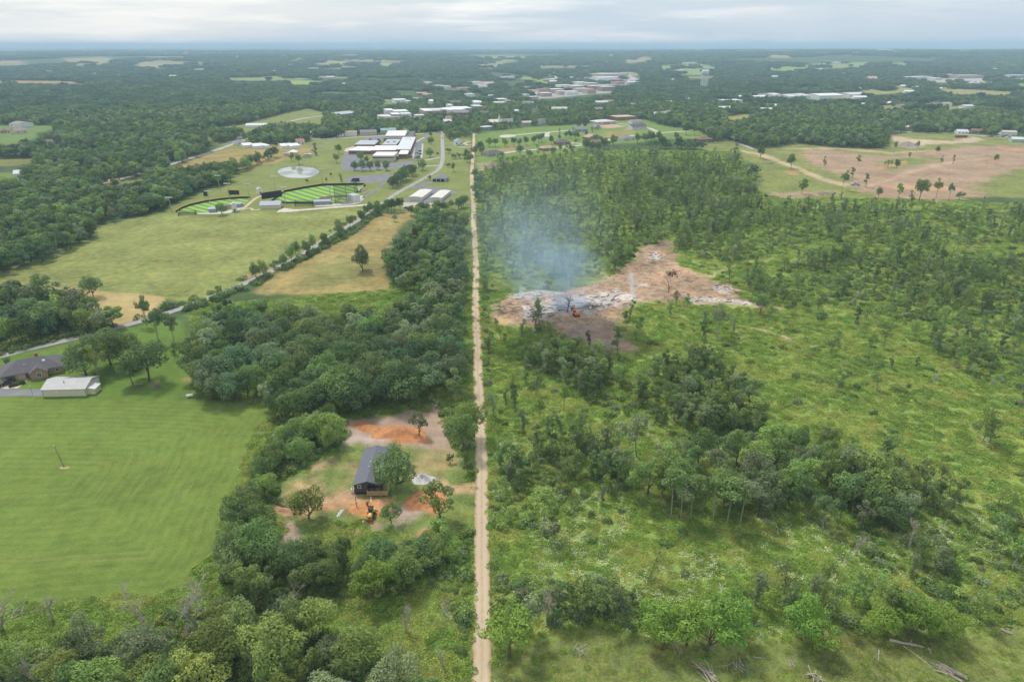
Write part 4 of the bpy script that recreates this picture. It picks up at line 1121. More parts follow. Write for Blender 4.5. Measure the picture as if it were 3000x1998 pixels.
def building(name, label, cat, A, B, depth, wall_h, roof, roof_h, wall_mat, roof_mat, over=0.4, group=None, windows=0, door=True, chimney=None, gable_mat=None, win_mat=None, keep=True, wy=None, parent=None):
    """A, B: world points of the front wall's left and right foot, seen from the camera; y local runs away from the camera"""
    A, B = np.asarray(A, float), np.asarray(B, float)
    w = float(np.hypot(*(B - A)))
    ang = math.atan2(B[1] - A[1], B[0] - A[0])
    mid = (A + B) / 2
    if parent is None:
        root = empty(name, (mid[0], mid[1], float(height(mid[0], mid[1]))), ang)
        tag(root, label, cat, group)
        ox = oy = 0.0
        M = None
    h = w / 2
    q = over
    wall, rf = MB(), MB()
    if roof in ('flat', 'parapet'):
        wall.box(-h, h, 0, depth, 0, wall_h)
        rf.box(-h - 0.1, h + 0.1, -0.1, depth + 0.1, wall_h + 0.002, wall_h + 0.25)
        if roof == 'parapet':
            for a in ((-h - 0.1, h + 0.1, -0.1, 0.25), (-h - 0.1, h + 0.1, depth - 0.25, depth + 0.1), (-h - 0.1, -h + 0.25, 0.25, depth - 0.25), (h - 0.25, h + 0.1, 0.25, depth - 0.25)):
                rf.box(*a, wall_h + 0.252, wall_h + 0.8)
    elif roof == 'gable_x':
        wall.prism([(0, 0), (depth, 0), (depth, wall_h), (depth / 2, wall_h + roof_h), (0, wall_h)], 'x', -h, h)
        s = roof_h / (depth / 2)
        t = 0.14
        for sg in (0, 1):
            y0, y1 = (-q, depth / 2) if sg == 0 else (depth + q, depth / 2)
            z0, z1 = wall_h - s * q + 0.03, wall_h + roof_h + 0.03
            rf.prism([(y0, z0), (y1, z1), (y1, z1 + t), (y0, z0 + t)], 'x', -h - q, h + q)
    elif roof == 'gable_y':
        wall.prism([(-h, 0), (h, 0), (h, wall_h), (0, wall_h + roof_h), (-h, wall_h)], 'y', 0, depth)
        s = roof_h / h
        t = 0.14
        for sg in (-1, 1):
            rf.prism([(sg * (h + q), wall_h - s * q + 0.03), (0, wall_h + roof_h + 0.03), (0, wall_h + roof_h + 0.03 + t), (sg * (h + q), wall_h - s * q + 0.03 + t)], 'y', -q, depth + q)
    elif roof == 'hip':
        wall.box(-h, h, 0, depth, 0, wall_h)
        z0, z1 = wall_h + 0.02, wall_h + roof_h
        e = [(-h - q, -q, z0), (h + q, -q, z0), (h + q, depth + q, z0), (-h - q, depth + q, z0)]
        if w > depth:
            r = [(-h + depth / 2, depth / 2, z1), (h - depth / 2, depth / 2, z1)]
            rf.add(e + r, [(0, 1, 5, 4), (1, 2, 5), (2, 3, 4, 5), (3, 0, 4), (3, 2, 1, 0)])
        else:
            r = [(0, h, z1), (0, depth - h, z1)]
            rf.add(e + r, [(0, 1, 4), (1, 2, 5, 4), (2, 3, 5), (3, 0, 4, 5), (3, 2, 1, 0)])
    elif roof == 'arch':
        wall.box(-h, h, 0, depth, 0, wall_h)
        n = 10
        prof = [(-0.1 + (depth + 0.2) * i / n, wall_h + 0.02 + roof_h * math.sin(math.pi * i / n)) for i in range(n + 1)]
        rf.prism(prof, 'x', -h - 0.2, h + 0.2)
    wall.build('wall', wall_mat, root)
    ro = rf.build('roof', roof_mat, root)
    if chimney:
        MB().box(chimney[0] - 0.45, chimney[0] + 0.45, chimney[1] - 0.45, chimney[1] + 0.45, wall_h, wall_h + roof_h + 1.0).build('chimney', chimney[2], ro)
    wm = win_mat or GLASS
    if windows:
        sp = w / windows
        for i in range(windows):
            cx = -h + sp * (i + 0.5)
            if door and i == windows // 2:
                d = MB().box(cx - 0.5, cx + 0.5, -0.06, 0.02, 0.02, min(2.1, wall_h * 0.8)).build('door', WHITE if wall_mat is not WHITE else DARK_GREY, root)
                continue
            z0, z1 = wall_h * 0.38, wall_h * 0.78
            ww = min(1.0, sp * 0.3)
            wf = MB().box(cx - ww, cx + ww, -0.05, 0.02, z0, z1).build('window', WHITE, root)
            MB().box(cx - ww + 0.12, cx + ww - 0.12, -0.07, -0.052, z0 + 0.12, z1 - 0.12).build('pane', wm, wf)
    if keep:
        c = mid + np.array([-(B - A)[1], (B - A)[0]]) / (w + 1e-9) * depth / 2
        KEEP_OUT.append((c[0], c[1], max(w, depth) * 0.62 + 2))
    return root

def bld(crop, x0, y0, x1, y1, *a, **k):
    """building by the two front foot points; remaining arguments as in building() after B"""
    name, label, cat = a[0], a[1], a[2]
    return building(name, label, cat, G(crop, x0, y0), G(crop, x1, y1), *a[3:], **k)

# --- the black house in the yard, with a timber deck
HX, HY0 = float(G('I', 1065, 935)[0]), float(G('I', 1180, 932)[1])
hw, hl, wh, rh = 7.4, 18.0, 2.55, 1.1
house = empty('black_house', (HX + hw / 2, HY0, 0), 0.02)
tag(house, 'long black house with charcoal shingle roof and a new timber deck', 'house')
zb = 0.65
MB().box(-hw / 2 + 0.1, hw / 2 - 0.1, 2.2, hl - 0.1, 0, zb).box(-hw / 2 + 0.1, -0.2, 0.1, 2.2, 0, zb).build('skirting', pmat('black_skirting', (0.02, 0.02, 0.022)), house)
MB().prism([(-hw / 2, zb), (hw / 2, zb), (hw / 2, zb + wh), (0, zb + wh + rh), (-hw / 2, zb + wh)], 'y', 2.2, hl).box(-hw / 2, -0.1, 0, 2.2, zb, zb + wh).prism([(-hw / 2, zb + wh + 0.001), (hw / 2, zb + wh + 0.001), (0, zb + wh + rh)], 'y', 0, 2.2).build('wall', BLACK_SIDING, house)
roof = MB()
for sg in (-1, 1):
    s = rh / (hw / 2)
    roof.prism([(sg * (hw / 2 + 0.35), zb + wh - s * 0.35 + 0.03), (0, zb + wh + rh + 0.03), (0, zb + wh + rh + 0.15), (sg * (hw / 2 + 0.35), zb + wh - s * 0.35 + 0.15)], 'y', -0.35, hl + 0.35)
rf = roof.build('roof', BLACK_SHINGLE, house)
for k_, (vx, vy) in enumerate([(-0.6, 6.5), (-0.5, 9.2), (0.9, 12.5)]):
    MB().tube((vx, vy, zb + wh + rh - 0.3), (vx, vy, zb + wh + rh + 0.55), 0.13, 0.13, 8).build('roof_vent', WHITE, rf)
MB().box(-0.03, 0.03, -0.36, hl + 0.36, zb + wh + rh + 0.152, zb + wh + rh + 0.19).build('ridge_cap', GREY_SHINGLE, rf)
def win(x0, x1, z0, z1, y=-0.05, par=None):
    f = MB().box(x0, x1, y, y + 0.08, z0, z1).build('window', WHITE, par)
    MB().box(x0 + 0.1, x1 - 0.1, y - 0.02, y - 0.002, z0 + 0.1, (z0 + z1) / 2 - 0.03).build('pane', GLASS, f)
    MB().box(x0 + 0.1, x1 - 0.1, y - 0.02, y - 0.002, (z0 + z1) / 2 + 0.03, z1 - 0.1).build('pane', GLASS, f)
win(-2.75, -1.75, zb + 1.3, zb + 2.5, -0.05, house)
for wx0 in (0.35, 1.35):
    win(wx0, wx0 + 0.85, zb + 1.0, zb + 2.3, 2.14, house)
dr = MB().box(2.5, 3.4, 2.13, 2.25, zb, zb + 2.15).build('door', pmat('front_door', (0.35, 0.12, 0.06)), house)
MB().box(2.62, 2.7, 2.09, 2.128, zb + 1.0, zb + 1.1).build('handle', STEEL, dr)
for pxx in (0.0, 1.9, 3.7):
    MB().box(pxx - 0.09, pxx + 0.09, 0.02, 0.2, zb, zb + wh + 0.1).build('porch_post', BLACK, house)
dx0, dx1, dy0, dy1 = -0.1, 5.6, -1.1, 2.1
deck = empty('deck_frame', (0, 0, 0)); deck.parent = house
nb = 21
for i in range(nb):
    xa = dx0 + (dx1 - dx0) * i / nb
    MB().box(xa + 0.012, xa + (dx1 - dx0) / nb - 0.012, dy0, dy1 if xa < 3.8 else 7.0, zb - 0.12, zb - 0.005).build('deck_board', DECK, deck)
rail = MB()
for (xa, ya, xb, yb) in ((dx0, dy0, dx1, dy0), (dx1, dy0, dx1, 7.0), (dx0, dy0, dx0, 0.0)):
    L_ = math.hypot(xb - xa, yb - ya)
    rail.box(min(xa, xb) - 0.05, max(xa, xb) + 0.05, min(ya, yb) - 0.05, max(ya, yb) + 0.05, zb + 0.95, zb + 1.05)
    rail.box(min(xa, xb) - 0.03, max(xa, xb) + 0.03, min(ya, yb) - 0.03, max(ya, yb) + 0.03, zb - 0.3, zb - 0.13)
rail.build('deck_rail', LUMBER, house)
for (xa, ya, xb, yb) in ((dx0, dy0, dx1, dy0), (dx1, dy0, dx1, 7.0), (dx0, dy0, dx0, 0.0)):
    L_ = math.hypot(xb - xa, yb - ya); n = int(L_ / 0.16)
    sp_ = MB()
    for i in range(n):
        t = (i + 0.5) / n
        x, y = xa + (xb - xa) * t, ya + (yb - ya) * t
        sp_.box(x - 0.045, x + 0.045, y - 0.045, y + 0.045, zb - 0.12, zb + 0.949)
    s = sp_.build('balusters', LUMBER, house); s['kind'] = 'stuff'
for (x, y) in ((dx0, dy0), (1.8, dy0), (3.7, dy0), (dx1, dy0), (dx1, 2.0), (dx1, 7.0)):
    MB().box(x - 0.08, x + 0.08, y + 0.06, y + 0.22, 0, zb - 0.31).build('deck_post', LUMBER, house)
KEEP_OUT.append((HX + hw / 2, HY0 + 9, 13))

# --- brick house at the left edge
A, B = G('H', 20, 1330), G('H', 585, 1222)
bh = building('brick_house', 'brick ranch house with a dark grey hip roof at the left edge', 'house', A, B, 11.5, 2.7, 'hip', 3.3, TAN_BRICK, GREY_SHINGLE, 0.5, windows=0, chimney=(2.0, 7.2, BRICK))
w_ = float(np.hypot(*(B - A))) / 2
g = MB().prism([(-0.5, 0), (5.0, 0), (5.0, 2.7), (2.25, 4.6), (-0.5, 2.7)], 'y', -2.4, 0.0).build('front_gable', TAN_BRICK, bh)
gr = MB()
for sg in (-1, 1):
    gr.prism([(2.25 + sg * 3.1, 2.45), (2.25, 4.63), (2.25, 4.75), (2.25 + sg * 3.1, 2.57)], 'y', -2.75, 4.0)
gr.build('gable_roof', GREY_SHINGLE, bh)
f = MB().box(1.5, 3.0, -2.46, -2.38, 0.8, 2.5).build('window', WHITE, bh)
MB().box(1.62, 2.2, -2.48, -2.462, 0.9, 2.4).build('pane', GLASS, f); MB().box(2.3, 2.88, -2.48, -2.462, 0.9, 2.4).build('pane', GLASS, f)
MB().box(-2.2, -1.1, -0.06, 0.03, 0.05, 2.2).build('door', pmat('red_door', (0.2, 0.05, 0.04)), bh)
for gx in (-w_ + 1.2, -w_ + 5.2):
    MB().box(gx, gx + 3.2, -0.05, 0.03, 0.02, 2.2).build('garage_door', pmat('garage_tan', (0.42, 0.34, 0.25)) if gx > -w_ + 2 else DARK_GREY, bh)
for gx in (w_ - 5.5, w_ - 2.4):
    f = MB().box(gx, gx + 1.2, -0.05, 0.03, 0.9, 2.1).build('window', WHITE, bh); MB().box(gx + 0.1, gx + 1.1, -0.07, -0.052, 1.0, 2.0).build('pane', GLASS, f)
for sx_, sy_ in ((w_ - 6, 3.2), (-w_ * 0.25, 2.6)):
    MB().add([(sx_, sy_, 2.7 + 3.3 * sy_ / 5.75 + 0.12), (sx_ + 0.9, sy_, 2.7 + 3.3 * sy_ / 5.75 + 0.12), (sx_ + 0.9, sy_ + 0.8, 2.7 + 3.3 * (sy_ + 0.8) / 5.75 + 0.12), (sx_, sy_ + 0.8, 2.7 + 3.3 * (sy_ + 0.8) / 5.75 + 0.12)], [(0, 1, 2, 3)]).build('skylight', pmat('skylight_glass', (0.55, 0.6, 0.66), 0.2), bh)

# --- cream workshop with white metal roof
A, B = G('H', 402, 1452), G('H', 797, 1442)
ws = building('workshop', 'cream metal workshop with a pale grey roof below the brick house', 'shed', A, B, 10.0, 2.9, 'gable_x', 1.6, CREAM, pmat('dull_metal_roof', (0.46, 0.45, 0.44), 0.6, 0.08, 0.4), 0.35, door=False)
w_ = float(np.hypot(*(B - A))) / 2
lt = MB().prism([(w_, 0), (w_ + 2.6, 0), (w_ + 2.6, 2.1), (w_, 2.6)], 'y', 1.2, 5.0).build('lean_to', CREAM, ws)
MB().prism([(w_ - 0.0, 2.66), (w_ + 2.9, 2.1), (w_ + 2.9, 2.2), (w_ + 0.0, 2.78)], 'y', 0.9, 5.3).build('lean_to_roof', LIGHT_GREY, ws)
MB().box(w_, w_ + 0.06, 6.0, 9.2, 0.05, 2.8).build('roller_door', WHITE, ws)
MB().box(-3.0, -2.2, -0.06, 0.02, 1.5, 2.2).build('window', WHITE, ws)
MB().tube((-1.0, 3.0, 3.5), (-1.0, 3.0, 4.7), 0.16, 0.16, 8).build('flue', RUST, ws)
for cx_ in (-w_ - 0.02, w_ - 0.1):
    MB().box(cx_, cx_ + 0.12, -0.05, 0.0, 0, 2.85).build('corner_trim', pmat('trim_brown', (0.16, 0.13, 0.11)), ws)

# --- storage units
for i, (a, b, dp, lab) in enumerate([((1282, 1014), (1437, 1020), 33, 'left of two white self-storage blocks with yellow trim'), ((1543, 1024), (1681, 1029), 31, 'right of two white self-storage blocks with yellow trim')]):
    A, B = G('F', *a), G('F', *b)
    back = G('F', *((1565, 925) if i == 0 else (1797, 935)))
    # shear-free: align depth with the direction to the back corner
    dv = back - B
    ang = math.atan2(dv[1], dv[0]) - math.pi / 2
    w = float(np.hypot(*(B - A))); L_ = float(np.hypot(*dv))
    cs, sn = math.cos(ang), math.sin(ang)
    root = empty('storage_block', ((A + B)[0] / 2, (A + B)[1] / 2, 0), ang); tag(root, lab, 'storage units', 'self-storage blocks')
    MB().prism([(-w / 2, 0), (w / 2, 0), (w / 2, 2.7), (0, 3.2), (-w / 2, 2.7)], 'y', 0, L_).build('wall', WHITE, root)
    r = MB()
    for sg in (-1, 1):
        r.prism([(sg * (w / 2 + 0.3), 2.72), (0, 3.25), (0, 3.37), (sg * (w / 2 + 0.3), 2.84)], 'y', -0.3, L_ + 0.3)
    r.build('roof', pmat('ivory_metal_roof', (0.66, 0.63, 0.57), 0.5, 0.05), root)
    MB().box(-w / 2 - 0.34, w / 2 + 0.34, -0.42, -0.302, 2.45, 2.75).build('fascia', YELLOW, root)
    MB().box(w / 2 + 0.302, w / 2 + 0.42, -0.3, L_ + 0.3, 2.45, 2.75).build('fascia', YELLOW, root)
    for k in range(9):
        y0 = 0.7 + k * (L_ - 1) / 9
        MB().box(w / 2, w / 2 + 0.05, y0, y0 + (L_ - 1) / 9 - 0.5, 0.05, 2.3).build('roller_door', pmat('door_white', (0.7, 0.69, 0.66)), root)
        MB().box(w / 2, w / 2 + 0.07, y0 - 0.42, y0 - 0.1, 0.02, 2.42).build('door_post', YELLOW, root)
    for k in range(4):
        x0 = -w / 2 + 0.4 + k * (w - 0.4) / 4
        MB().box(x0, x0 + (w - 0.4) / 4 - 0.5, -0.05, 0.0, 0.05, 2.3).build('roller_door', pmat('door_white', (0.7, 0.69, 0.66)), root)
        MB().box(x0 - 0.34, x0 - 0.1, -0.07, 0.0, 0.02, 2.42).build('door_post', YELLOW, root)
    KEEP_OUT.append(((A + B)[0] / 2, (A + B)[1] / 2 + 15, 22))

# --- school: one building of several wings
sch_mid = G('F', 900, 460)
school = empty('school', (sch_mid[0], sch_mid[1], 0)); tag(school, 'large brick school with white and grey flat roofs beside its parking lots', 'school')
def wing(a, b, depth, h, wmat, rmat, rise=0.0, wins=0, stripe=False):
    A, B = G('F', *a) - sch_mid, G('F', *b) - sch_mid
    d = (B - A); w = float(np.hypot(*d)); u = d / w; n = np.array([-u[1], u[0]])
    def P(x, y, z):
        q = A + u * x + n * y
        return (q[0], q[1], z)
    def bx(x0, x1, y0, y1, z0, z1):
        return [P(x0, y0, z0), P(x1, y0, z0), P(x1, y1, z0), P(x0, y1, z0), P(x0, y0, z1), P(x1, y0, z1), P(x1, y1, z1), P(x0, y1, z1)]
    F6 = [(0, 3, 2, 1), (4, 5, 6, 7), (0, 1, 5, 4), (1, 2, 6, 5), (2, 3, 7, 6), (3, 0, 4, 7)]
    wl = MB().add(bx(0, w, 0, depth, 0, h), F6).build('wall', wmat, school)
    if rise:
        rv = [P(-0.3, -0.3, h + .02), P(w + 0.3, -0.3, h + .02), P(w + 0.3, depth + 0.3, h + .02), P(-0.3, depth + 0.3, h + .02), P(-0.3, depth / 2, h + rise), P(w + 0.3, depth / 2, h + rise)]
        MB().add(rv, [(0, 1, 5, 4), (2, 3, 4, 5), (1, 2, 5), (3, 0, 4), (3, 2, 1, 0)]).build('roof', rmat, school)
    else:
        MB().add(bx(-0.2, w + 0.2, -0.2, depth + 0.2, h + .01, h + 0.45), F6).build('roof', rmat, school)
    if stripe:
        MB().add(bx(0, w, -0.06, 0, h * 0.62, h * 0.8), F6).build('window_band', GLASS, wl)
    for i in range(wins):
        x = w * (i + 0.5) / wins
        MB().add(bx(x - 0.9, x + 0.9, -0.08, 0, 1.0, 2.4), F6).build('window', GLASS, wl)
wing((520, 436), (802, 440), 34, 3.8, BRICK, WHITE_METAL, wins=8)
wing((805, 448), (1115, 446), 38, 5.0, BRICK, WHITE_METAL, wins=0)
wing((820, 532), (1088, 532), 28, 6.0, pmat('tan_block', (0.60, 0.50, 0.36), 0.8, 0.06), WHITE_METAL, stripe=True)
wing((1092, 506), (1142, 504), 14, 3.8, pmat('entrance_glass', (0.10, 0.10, 0.11), 0.3), WHITE_METAL)
wing((1146, 494), (1256, 493), 44, 4.6, BRICK, WHITE_METAL, stripe=True)
wing((1118, 444), (1296, 442), 112, 5.6, BRICK, pmat('pale_grey_roof', (0.60, 0.61, 0.62), 0.6, 0.06), rise=0.0)
wing((940, 372), (1118, 371), 52, 4.6, BRICK, GREY_METAL)
wing((598, 368), (846, 367), 40, 4.4, BRICK, GREY_METAL)
wing((985, 267), (1225, 266), 55, 6.0, pmat('pale_block', (0.5, 0.47, 0.43)), WHITE_METAL, rise=3.5)
wing((960, 293), (1320, 291), 34, 4.6, BRICK, DARK_FLAT)
wing((1228, 267), (1325, 266), 60, 4.4, BRICK, DARK_FLAT)
for (x, y) in ((1280, 232), (1240, 245), (1300, 250), (1090, 270), (1010, 275), (1275, 375)):
    p = G('F', x, y, 6.5) - sch_mid
    MB().box(p[0] - 1.4, p[0] + 1.4, p[1] - 1.4, p[1] + 1.4, 4.4, 6.4).build('roof_unit', STEEL, school)
KEEP_OUT.append((sch_mid[0], sch_mid[1] + 40, 60))

# --- houses and other buildings one by one: crop, left foot, right foot, depth, wall height, roof kind, roof rise, wall, roof, windows, name, label
HOUSES = [
 ('C', 108, 1028, 172, 1026, 12, 4.6, 'gable_y', 2.6, WHITE, BLUE_ROOF, 3, 'house', 'white house with a blue metal roof at the far end of the gravel road'),
 ('C', 415, 1130, 552, 1112, 14, 3.0, 'hip', 3.0, pmat('beige_siding', (0.4, 0.36, 0.3)), GREY_SHINGLE, 5, 'house', 'beige house with a dark hip roof nearest the smoky hedge'),
 ('C', 910, 1078, 1035, 1070, 12, 3.0, 'hip', 2.6, BRICK, TAN_SHINGLE, 5, 'house', 'low brick house with a tan hip roof in the subdivision'),
 ('C', 1045, 1022, 1165, 1016, 13, 3.0, 'hip', 3.2, BRICK, GREY_SHINGLE, 5, 'house', 'brick house with a grey roof and cars outside in the subdivision'),
 ('C', 1330, 975, 1450, 965, 14, 3.0, 'gable_y', 3.0, TAN_BRICK, TAN_SHINGLE, 3, 'house', 'tan brick house with a tan gable roof in the subdivision'),
 ('C', 1212, 905, 1322, 900, 13, 3.8, 'gable_x', 3.2, GREY_BLUE, MID_SHINGLE, 5, 'house', 'grey-blue two-storey house in the middle of the subdivision'),
 ('C', 1390, 880, 1440, 876, 11, 3.2, 'gable_y', 3.2, pmat('beige_siding', (0.4, 0.36, 0.3)), MID_SHINGLE, 2, 'house', 'small grey-roofed house behind the tan brick house'),
 ('C', 1735, 882, 1865, 872, 15, 3.6, 'gable_x', 3.8, WHITE, GREY_SHINGLE, 6, 'house', 'white farmhouse with a dark grey roof at the top of the subdivision'),
 ('C', 1655, 985, 1752, 975, 14, 3.2, 'hip', 3.0, LIGHT_GREY, MID_SHINGLE, 4, 'house', 'grey house with a grey hip roof beside the subdivision street'),
 ('C', 1732, 830, 1830, 825, 14, 3.2, 'gable_x', 3.0, WHITE, MID_SHINGLE, 4, 'house', 'white house with a grey roof behind the white farmhouse'),
 ('C', 1395, 1030, 1500, 1022, 12, 2.8, 'gable_x', 2.6, BRICK, BROWN_SHINGLE, 4, 'house', 'brown-roofed house half hidden by trees below the subdivision street'),
 ('C', 1410, 835, 1580, 826, 24, 4.0, 'hip', 2.4, pmat('house_wrap', (0.5, 0.5, 0.5)), LIGHT_GREY, 4, 'building_site', 'unfinished building with a pale roof and orange sheeting in the subdivision'),
 ('C', 1592, 798, 1770, 790, 30, 5.5, 'flat', 0.5, BRICK, pmat('tan_flat_roof', (0.5, 0.38, 0.28), 0.9, 0.1), 7, 'brick_hall', 'long brick hall with a flat tan roof above the subdivision'),
 ('C', 430, 842, 545, 838, 22, 4.5, 'gable_x', 3.5, BRICK, pmat('cream_roof', (0.62, 0.56, 0.47), 0.7, 0.06), 4, 'church', 'brick church with a cream roof and white steeple beyond the lawn'),
 ('C', 372, 885, 462, 876, 14, 4.0, 'flat', 0.5, GREY_BLUE, LIGHT_GREY, 3, 'house', 'grey-blue flat house at the left end of the lawn hedge'),
 ('C', 552, 838, 668, 832, 20, 4.0, 'gable_x', 4.5, pmat('beige_siding', (0.4, 0.36, 0.3)), MID_SHINGLE, 5, 'hall', 'beige hall with a grey gable roof next to the church'),
 ('C', 730, 842, 818, 838, 14, 4.0, 'gable_x', 2.0, TAN, pmat('tan_metal_roof', (0.5, 0.43, 0.37)), 4, 'shed', 'tan shed with a low roof right of the hall'),
 ('C', 885, 830, 965, 824, 14, 3.6, 'gable_y', 4.0, WHITE, DARK_FLAT, 2, 'house', 'white house with a steep dark gable above the subdivision lawn'),
 ('F', 1592, 782, 1738, 784, 14, 3.0, 'hip', 3.2, pmat('grey_siding', (0.36, 0.37, 0.38)), MID_SHINGLE, 0, 'pavilion', 'grey open-fronted pavilion house above the storage blocks'),
 ('F', 1460, 1340, 1670, 1330, 11, 3.0, 'gable_x', 2.2, WHITE, pmat('mauve_metal_roof', (0.40, 0.30, 0.29), 0.6, 0.1), 4, 'house', 'white house with a mauve-brown roof hidden in trees left of the road'),
 ('E', 980, 828, 1165, 822, 11, 3.0, 'gable_x', 2.0, CREAM, pmat('blue_grey_metal_roof', (0.34, 0.37, 0.43), 0.6, 0.06), 0, 'concession_hall', 'cream concession hall with a blue-grey roof between the ball fields'),
 ('E', 965, 692, 1005, 688, 6, 4.2, 'gable_y', 1.0, WHITE, GREY_METAL, 1, 'press_box', 'small white hut on the grass between the ball fields'),
 ('E', 722, 852, 772, 848, 6, 5.5, 'gable_y', 0.8, WHITE, GREY_METAL, 1, 'press_box', 'tall white press box behind the smaller ball field'),
 ('E', 845, 78, 1035, 76, 18, 3.2, 'gable_x', 2.2, WHITE, LIGHT_GREY, 0, 'barn', 'long low grey-roofed barn alone on the far green'),
 ('E', 765, 240, 855, 232, 14, 3.2, 'hip', 2.6, WHITE, MID_SHINGLE, 2, 'house', 'grey-roofed house beside the county road above the meadow'),
 ('E', 830, 268, 915, 262, 22, 3.4, 'gable_x', 1.5, WHITE, WHITE_METAL, 0, 'mobile_home', 'leftmost white mobile home above the tan meadow'),
 ('E', 925, 275, 1020, 268, 26, 3.4, 'gable_x', 1.5, WHITE, WHITE_METAL, 0, 'mobile_home', 'second white mobile home from the left above the tan meadow'),
 ('E', 1030, 270, 1072, 264, 22, 3.2, 'gable_x', 1.4, WHITE, WHITE_METAL, 0, 'mobile_home', 'small third white mobile home above the tan meadow'),
 ('E', 1178, 274, 1275, 268, 24, 3.4, 'gable_x', 1.5, WHITE, WHITE_METAL, 0, 'mobile_home', 'white mobile home above the right end of the tan meadow'),
 ('E', 1262, 274, 1352, 266, 24, 3.4, 'gable_x', 1.5, WHITE, WHITE_METAL, 0, 'mobile_home', 'rightmost white mobile home above the tan meadow'),
 ('E', 1315, 230, 1390, 226, 14, 3.2, 'gable_x', 2.5, WHITE, RUST_ROOF, 2, 'house', 'white house with a rusty red roof behind the mobile homes'),
 ('B', 750, 770, 925, 752, 34, 5.0, 'gable_x', 2.5, pmat('beige_siding', (0.4, 0.36, 0.3)), GREY_METAL, 0, 'gymnasium', 'large beige building with a grey metal roof at the edge of town'),
 ('A', 90, 862, 180, 866, 24, 5.5, 'gable_x', 3.0, WHITE, pmat('brown_metal', (0.30, 0.22, 0.2)), 2, 'barn', 'white barn with a brown roof in the clearing at the far left'),
 ('A', 150, 922, 250, 912, 14, 4.0, 'gable_x', 3.5, CREAM, pmat('brown_metal', (0.30, 0.22, 0.2)), 3, 'house', 'cream house with a brown roof in the clearing at the far left'),
 ('A', 10, 915, 90, 910, 12, 3.0, 'hip', 3.0, TAN_BRICK, BROWN_SHINGLE, 2, 'house', 'brown hip-roofed house left of the cream house'),
 ('A', 372, 1020, 505, 1016, 13, 3.0, 'hip', 3.0, TAN_BRICK, BROWN_SHINGLE, 3, 'house', 'brown hip-roofed house half hidden at the left forest edge'),
 ('A', 130, 1318, 222, 1312, 13, 3.2, 'gable_x', 2.4, WHITE, GREY_METAL, 0, 'barn', 'grey metal barn on the lawn at the left edge'),
 ('A', 1000, 1408, 1088, 1404, 11, 3.6, 'gable_x', 2.5, CREAM, pmat('patched_roof', (0.36, 0.22, 0.18), 0.9, 0.4, 1.0), 2, 'house', 'old cream house with a patched red roof by the left county road'),
 ('A', 855, 1470, 938, 1464, 10, 3.0, 'gable_x', 2.0, WHITE, LIGHT_GREY, 0, 'shed', 'pale roofed shed in the trees by the left county road'),
 ('D', 0, 785, 100, 780, 13, 3.0, 'hip', 2.8, BRICK, BROWN_SHINGLE, 3, 'house', 'red brick house with a brown roof left of the cleared hillside'),
 ('D', 1870, 725, 1950, 727, 14, 3.0, 'gable_x', 2.4, WHITE, LIGHT_GREY, 3, 'house', 'white house beside the road above the cleared hillside'),
 ('D', 1975, 720, 2065, 722, 14, 3.0, 'gable_x', 2.4, BRICK, BROWN_SHINGLE, 3, 'house', 'brown-roofed house right of the white roadside house'),
 ('D', 2195, 735, 2300, 738, 16, 4.2, 'gable_x', 1.6, WHITE, pmat('tan_metal_roof', (0.5, 0.43, 0.37)), 0, 'garage_shop', 'white garage shop beside the road at the right edge'),
 ('D', 2265, 785, 2400, 790, 16, 3.6, 'gable_x', 1.6, pmat('teal_siding', (0.36, 0.46, 0.47)), LIGHT_GREY, 0, 'shed', 'pale teal shed below the road at the right edge'),
 ('D', 1488, 692, 1556, 692, 13, 2.8, 'gable_x', 2.2, pmat('beige_siding', (0.4, 0.36, 0.3)), LIGHT_GREY, 0, 'house', 'grey-roofed house in the trees above the sandy pit'),
 ('D', 1368, 698, 1430, 696, 11, 2.8, 'gable_x', 2.4, GREY_BLUE, GREY_SHINGLE, 0, 'house', 'dark-roofed blue house at the forest edge above the sandy pit'),
 ('D', 1308, 645, 1385, 643, 13, 3.0, 'gable_x', 2.4, WHITE, pmat('brown_metal', (0.30, 0.22, 0.2)), 0, 'house', 'pale house under a large brown tree above the dark wood'),
 ('D', 1148, 412, 1170, 412, 14, 5, 'gable_x', 4, pmat('barn_red', (0.42, 0.06, 0.06)), LIGHT_GREY, 0, 'barn', 'small red barn beside the far right field'),
 ('D', 1235, 348, 1298, 346, 30, 8, 'gable_x', 8, pmat('pink_stucco', (0.62, 0.48, 0.42)), pmat('pink_roof', (0.55, 0.38, 0.34)), 0, 'mansion', 'large pinkish house among the far right trees'),
 ('D', 1880, 330, 2062, 328, 60, 10, 'flat', 1, pmat('beige_siding', (0.4, 0.36, 0.3)), pmat('tan_metal_roof', (0.5, 0.43, 0.37)), 0, 'warehouse', 'broad tan warehouse at the far right edge of town'),
 ('D', 2262, 328, 2400, 328, 60, 9, 'flat', 1, GREY_BLUE, LIGHT_GREY, 0, 'warehouse', 'blue-grey warehouse at the far right edge of town'),
 ('D', 1020, 308, 1068, 308, 30, 6, 'gable_x', 3, pmat('tan_siding2', (0.5, 0.4, 0.35)), MID_SHINGLE, 0, 'house', 'tan house alone in the far right woods'),
]
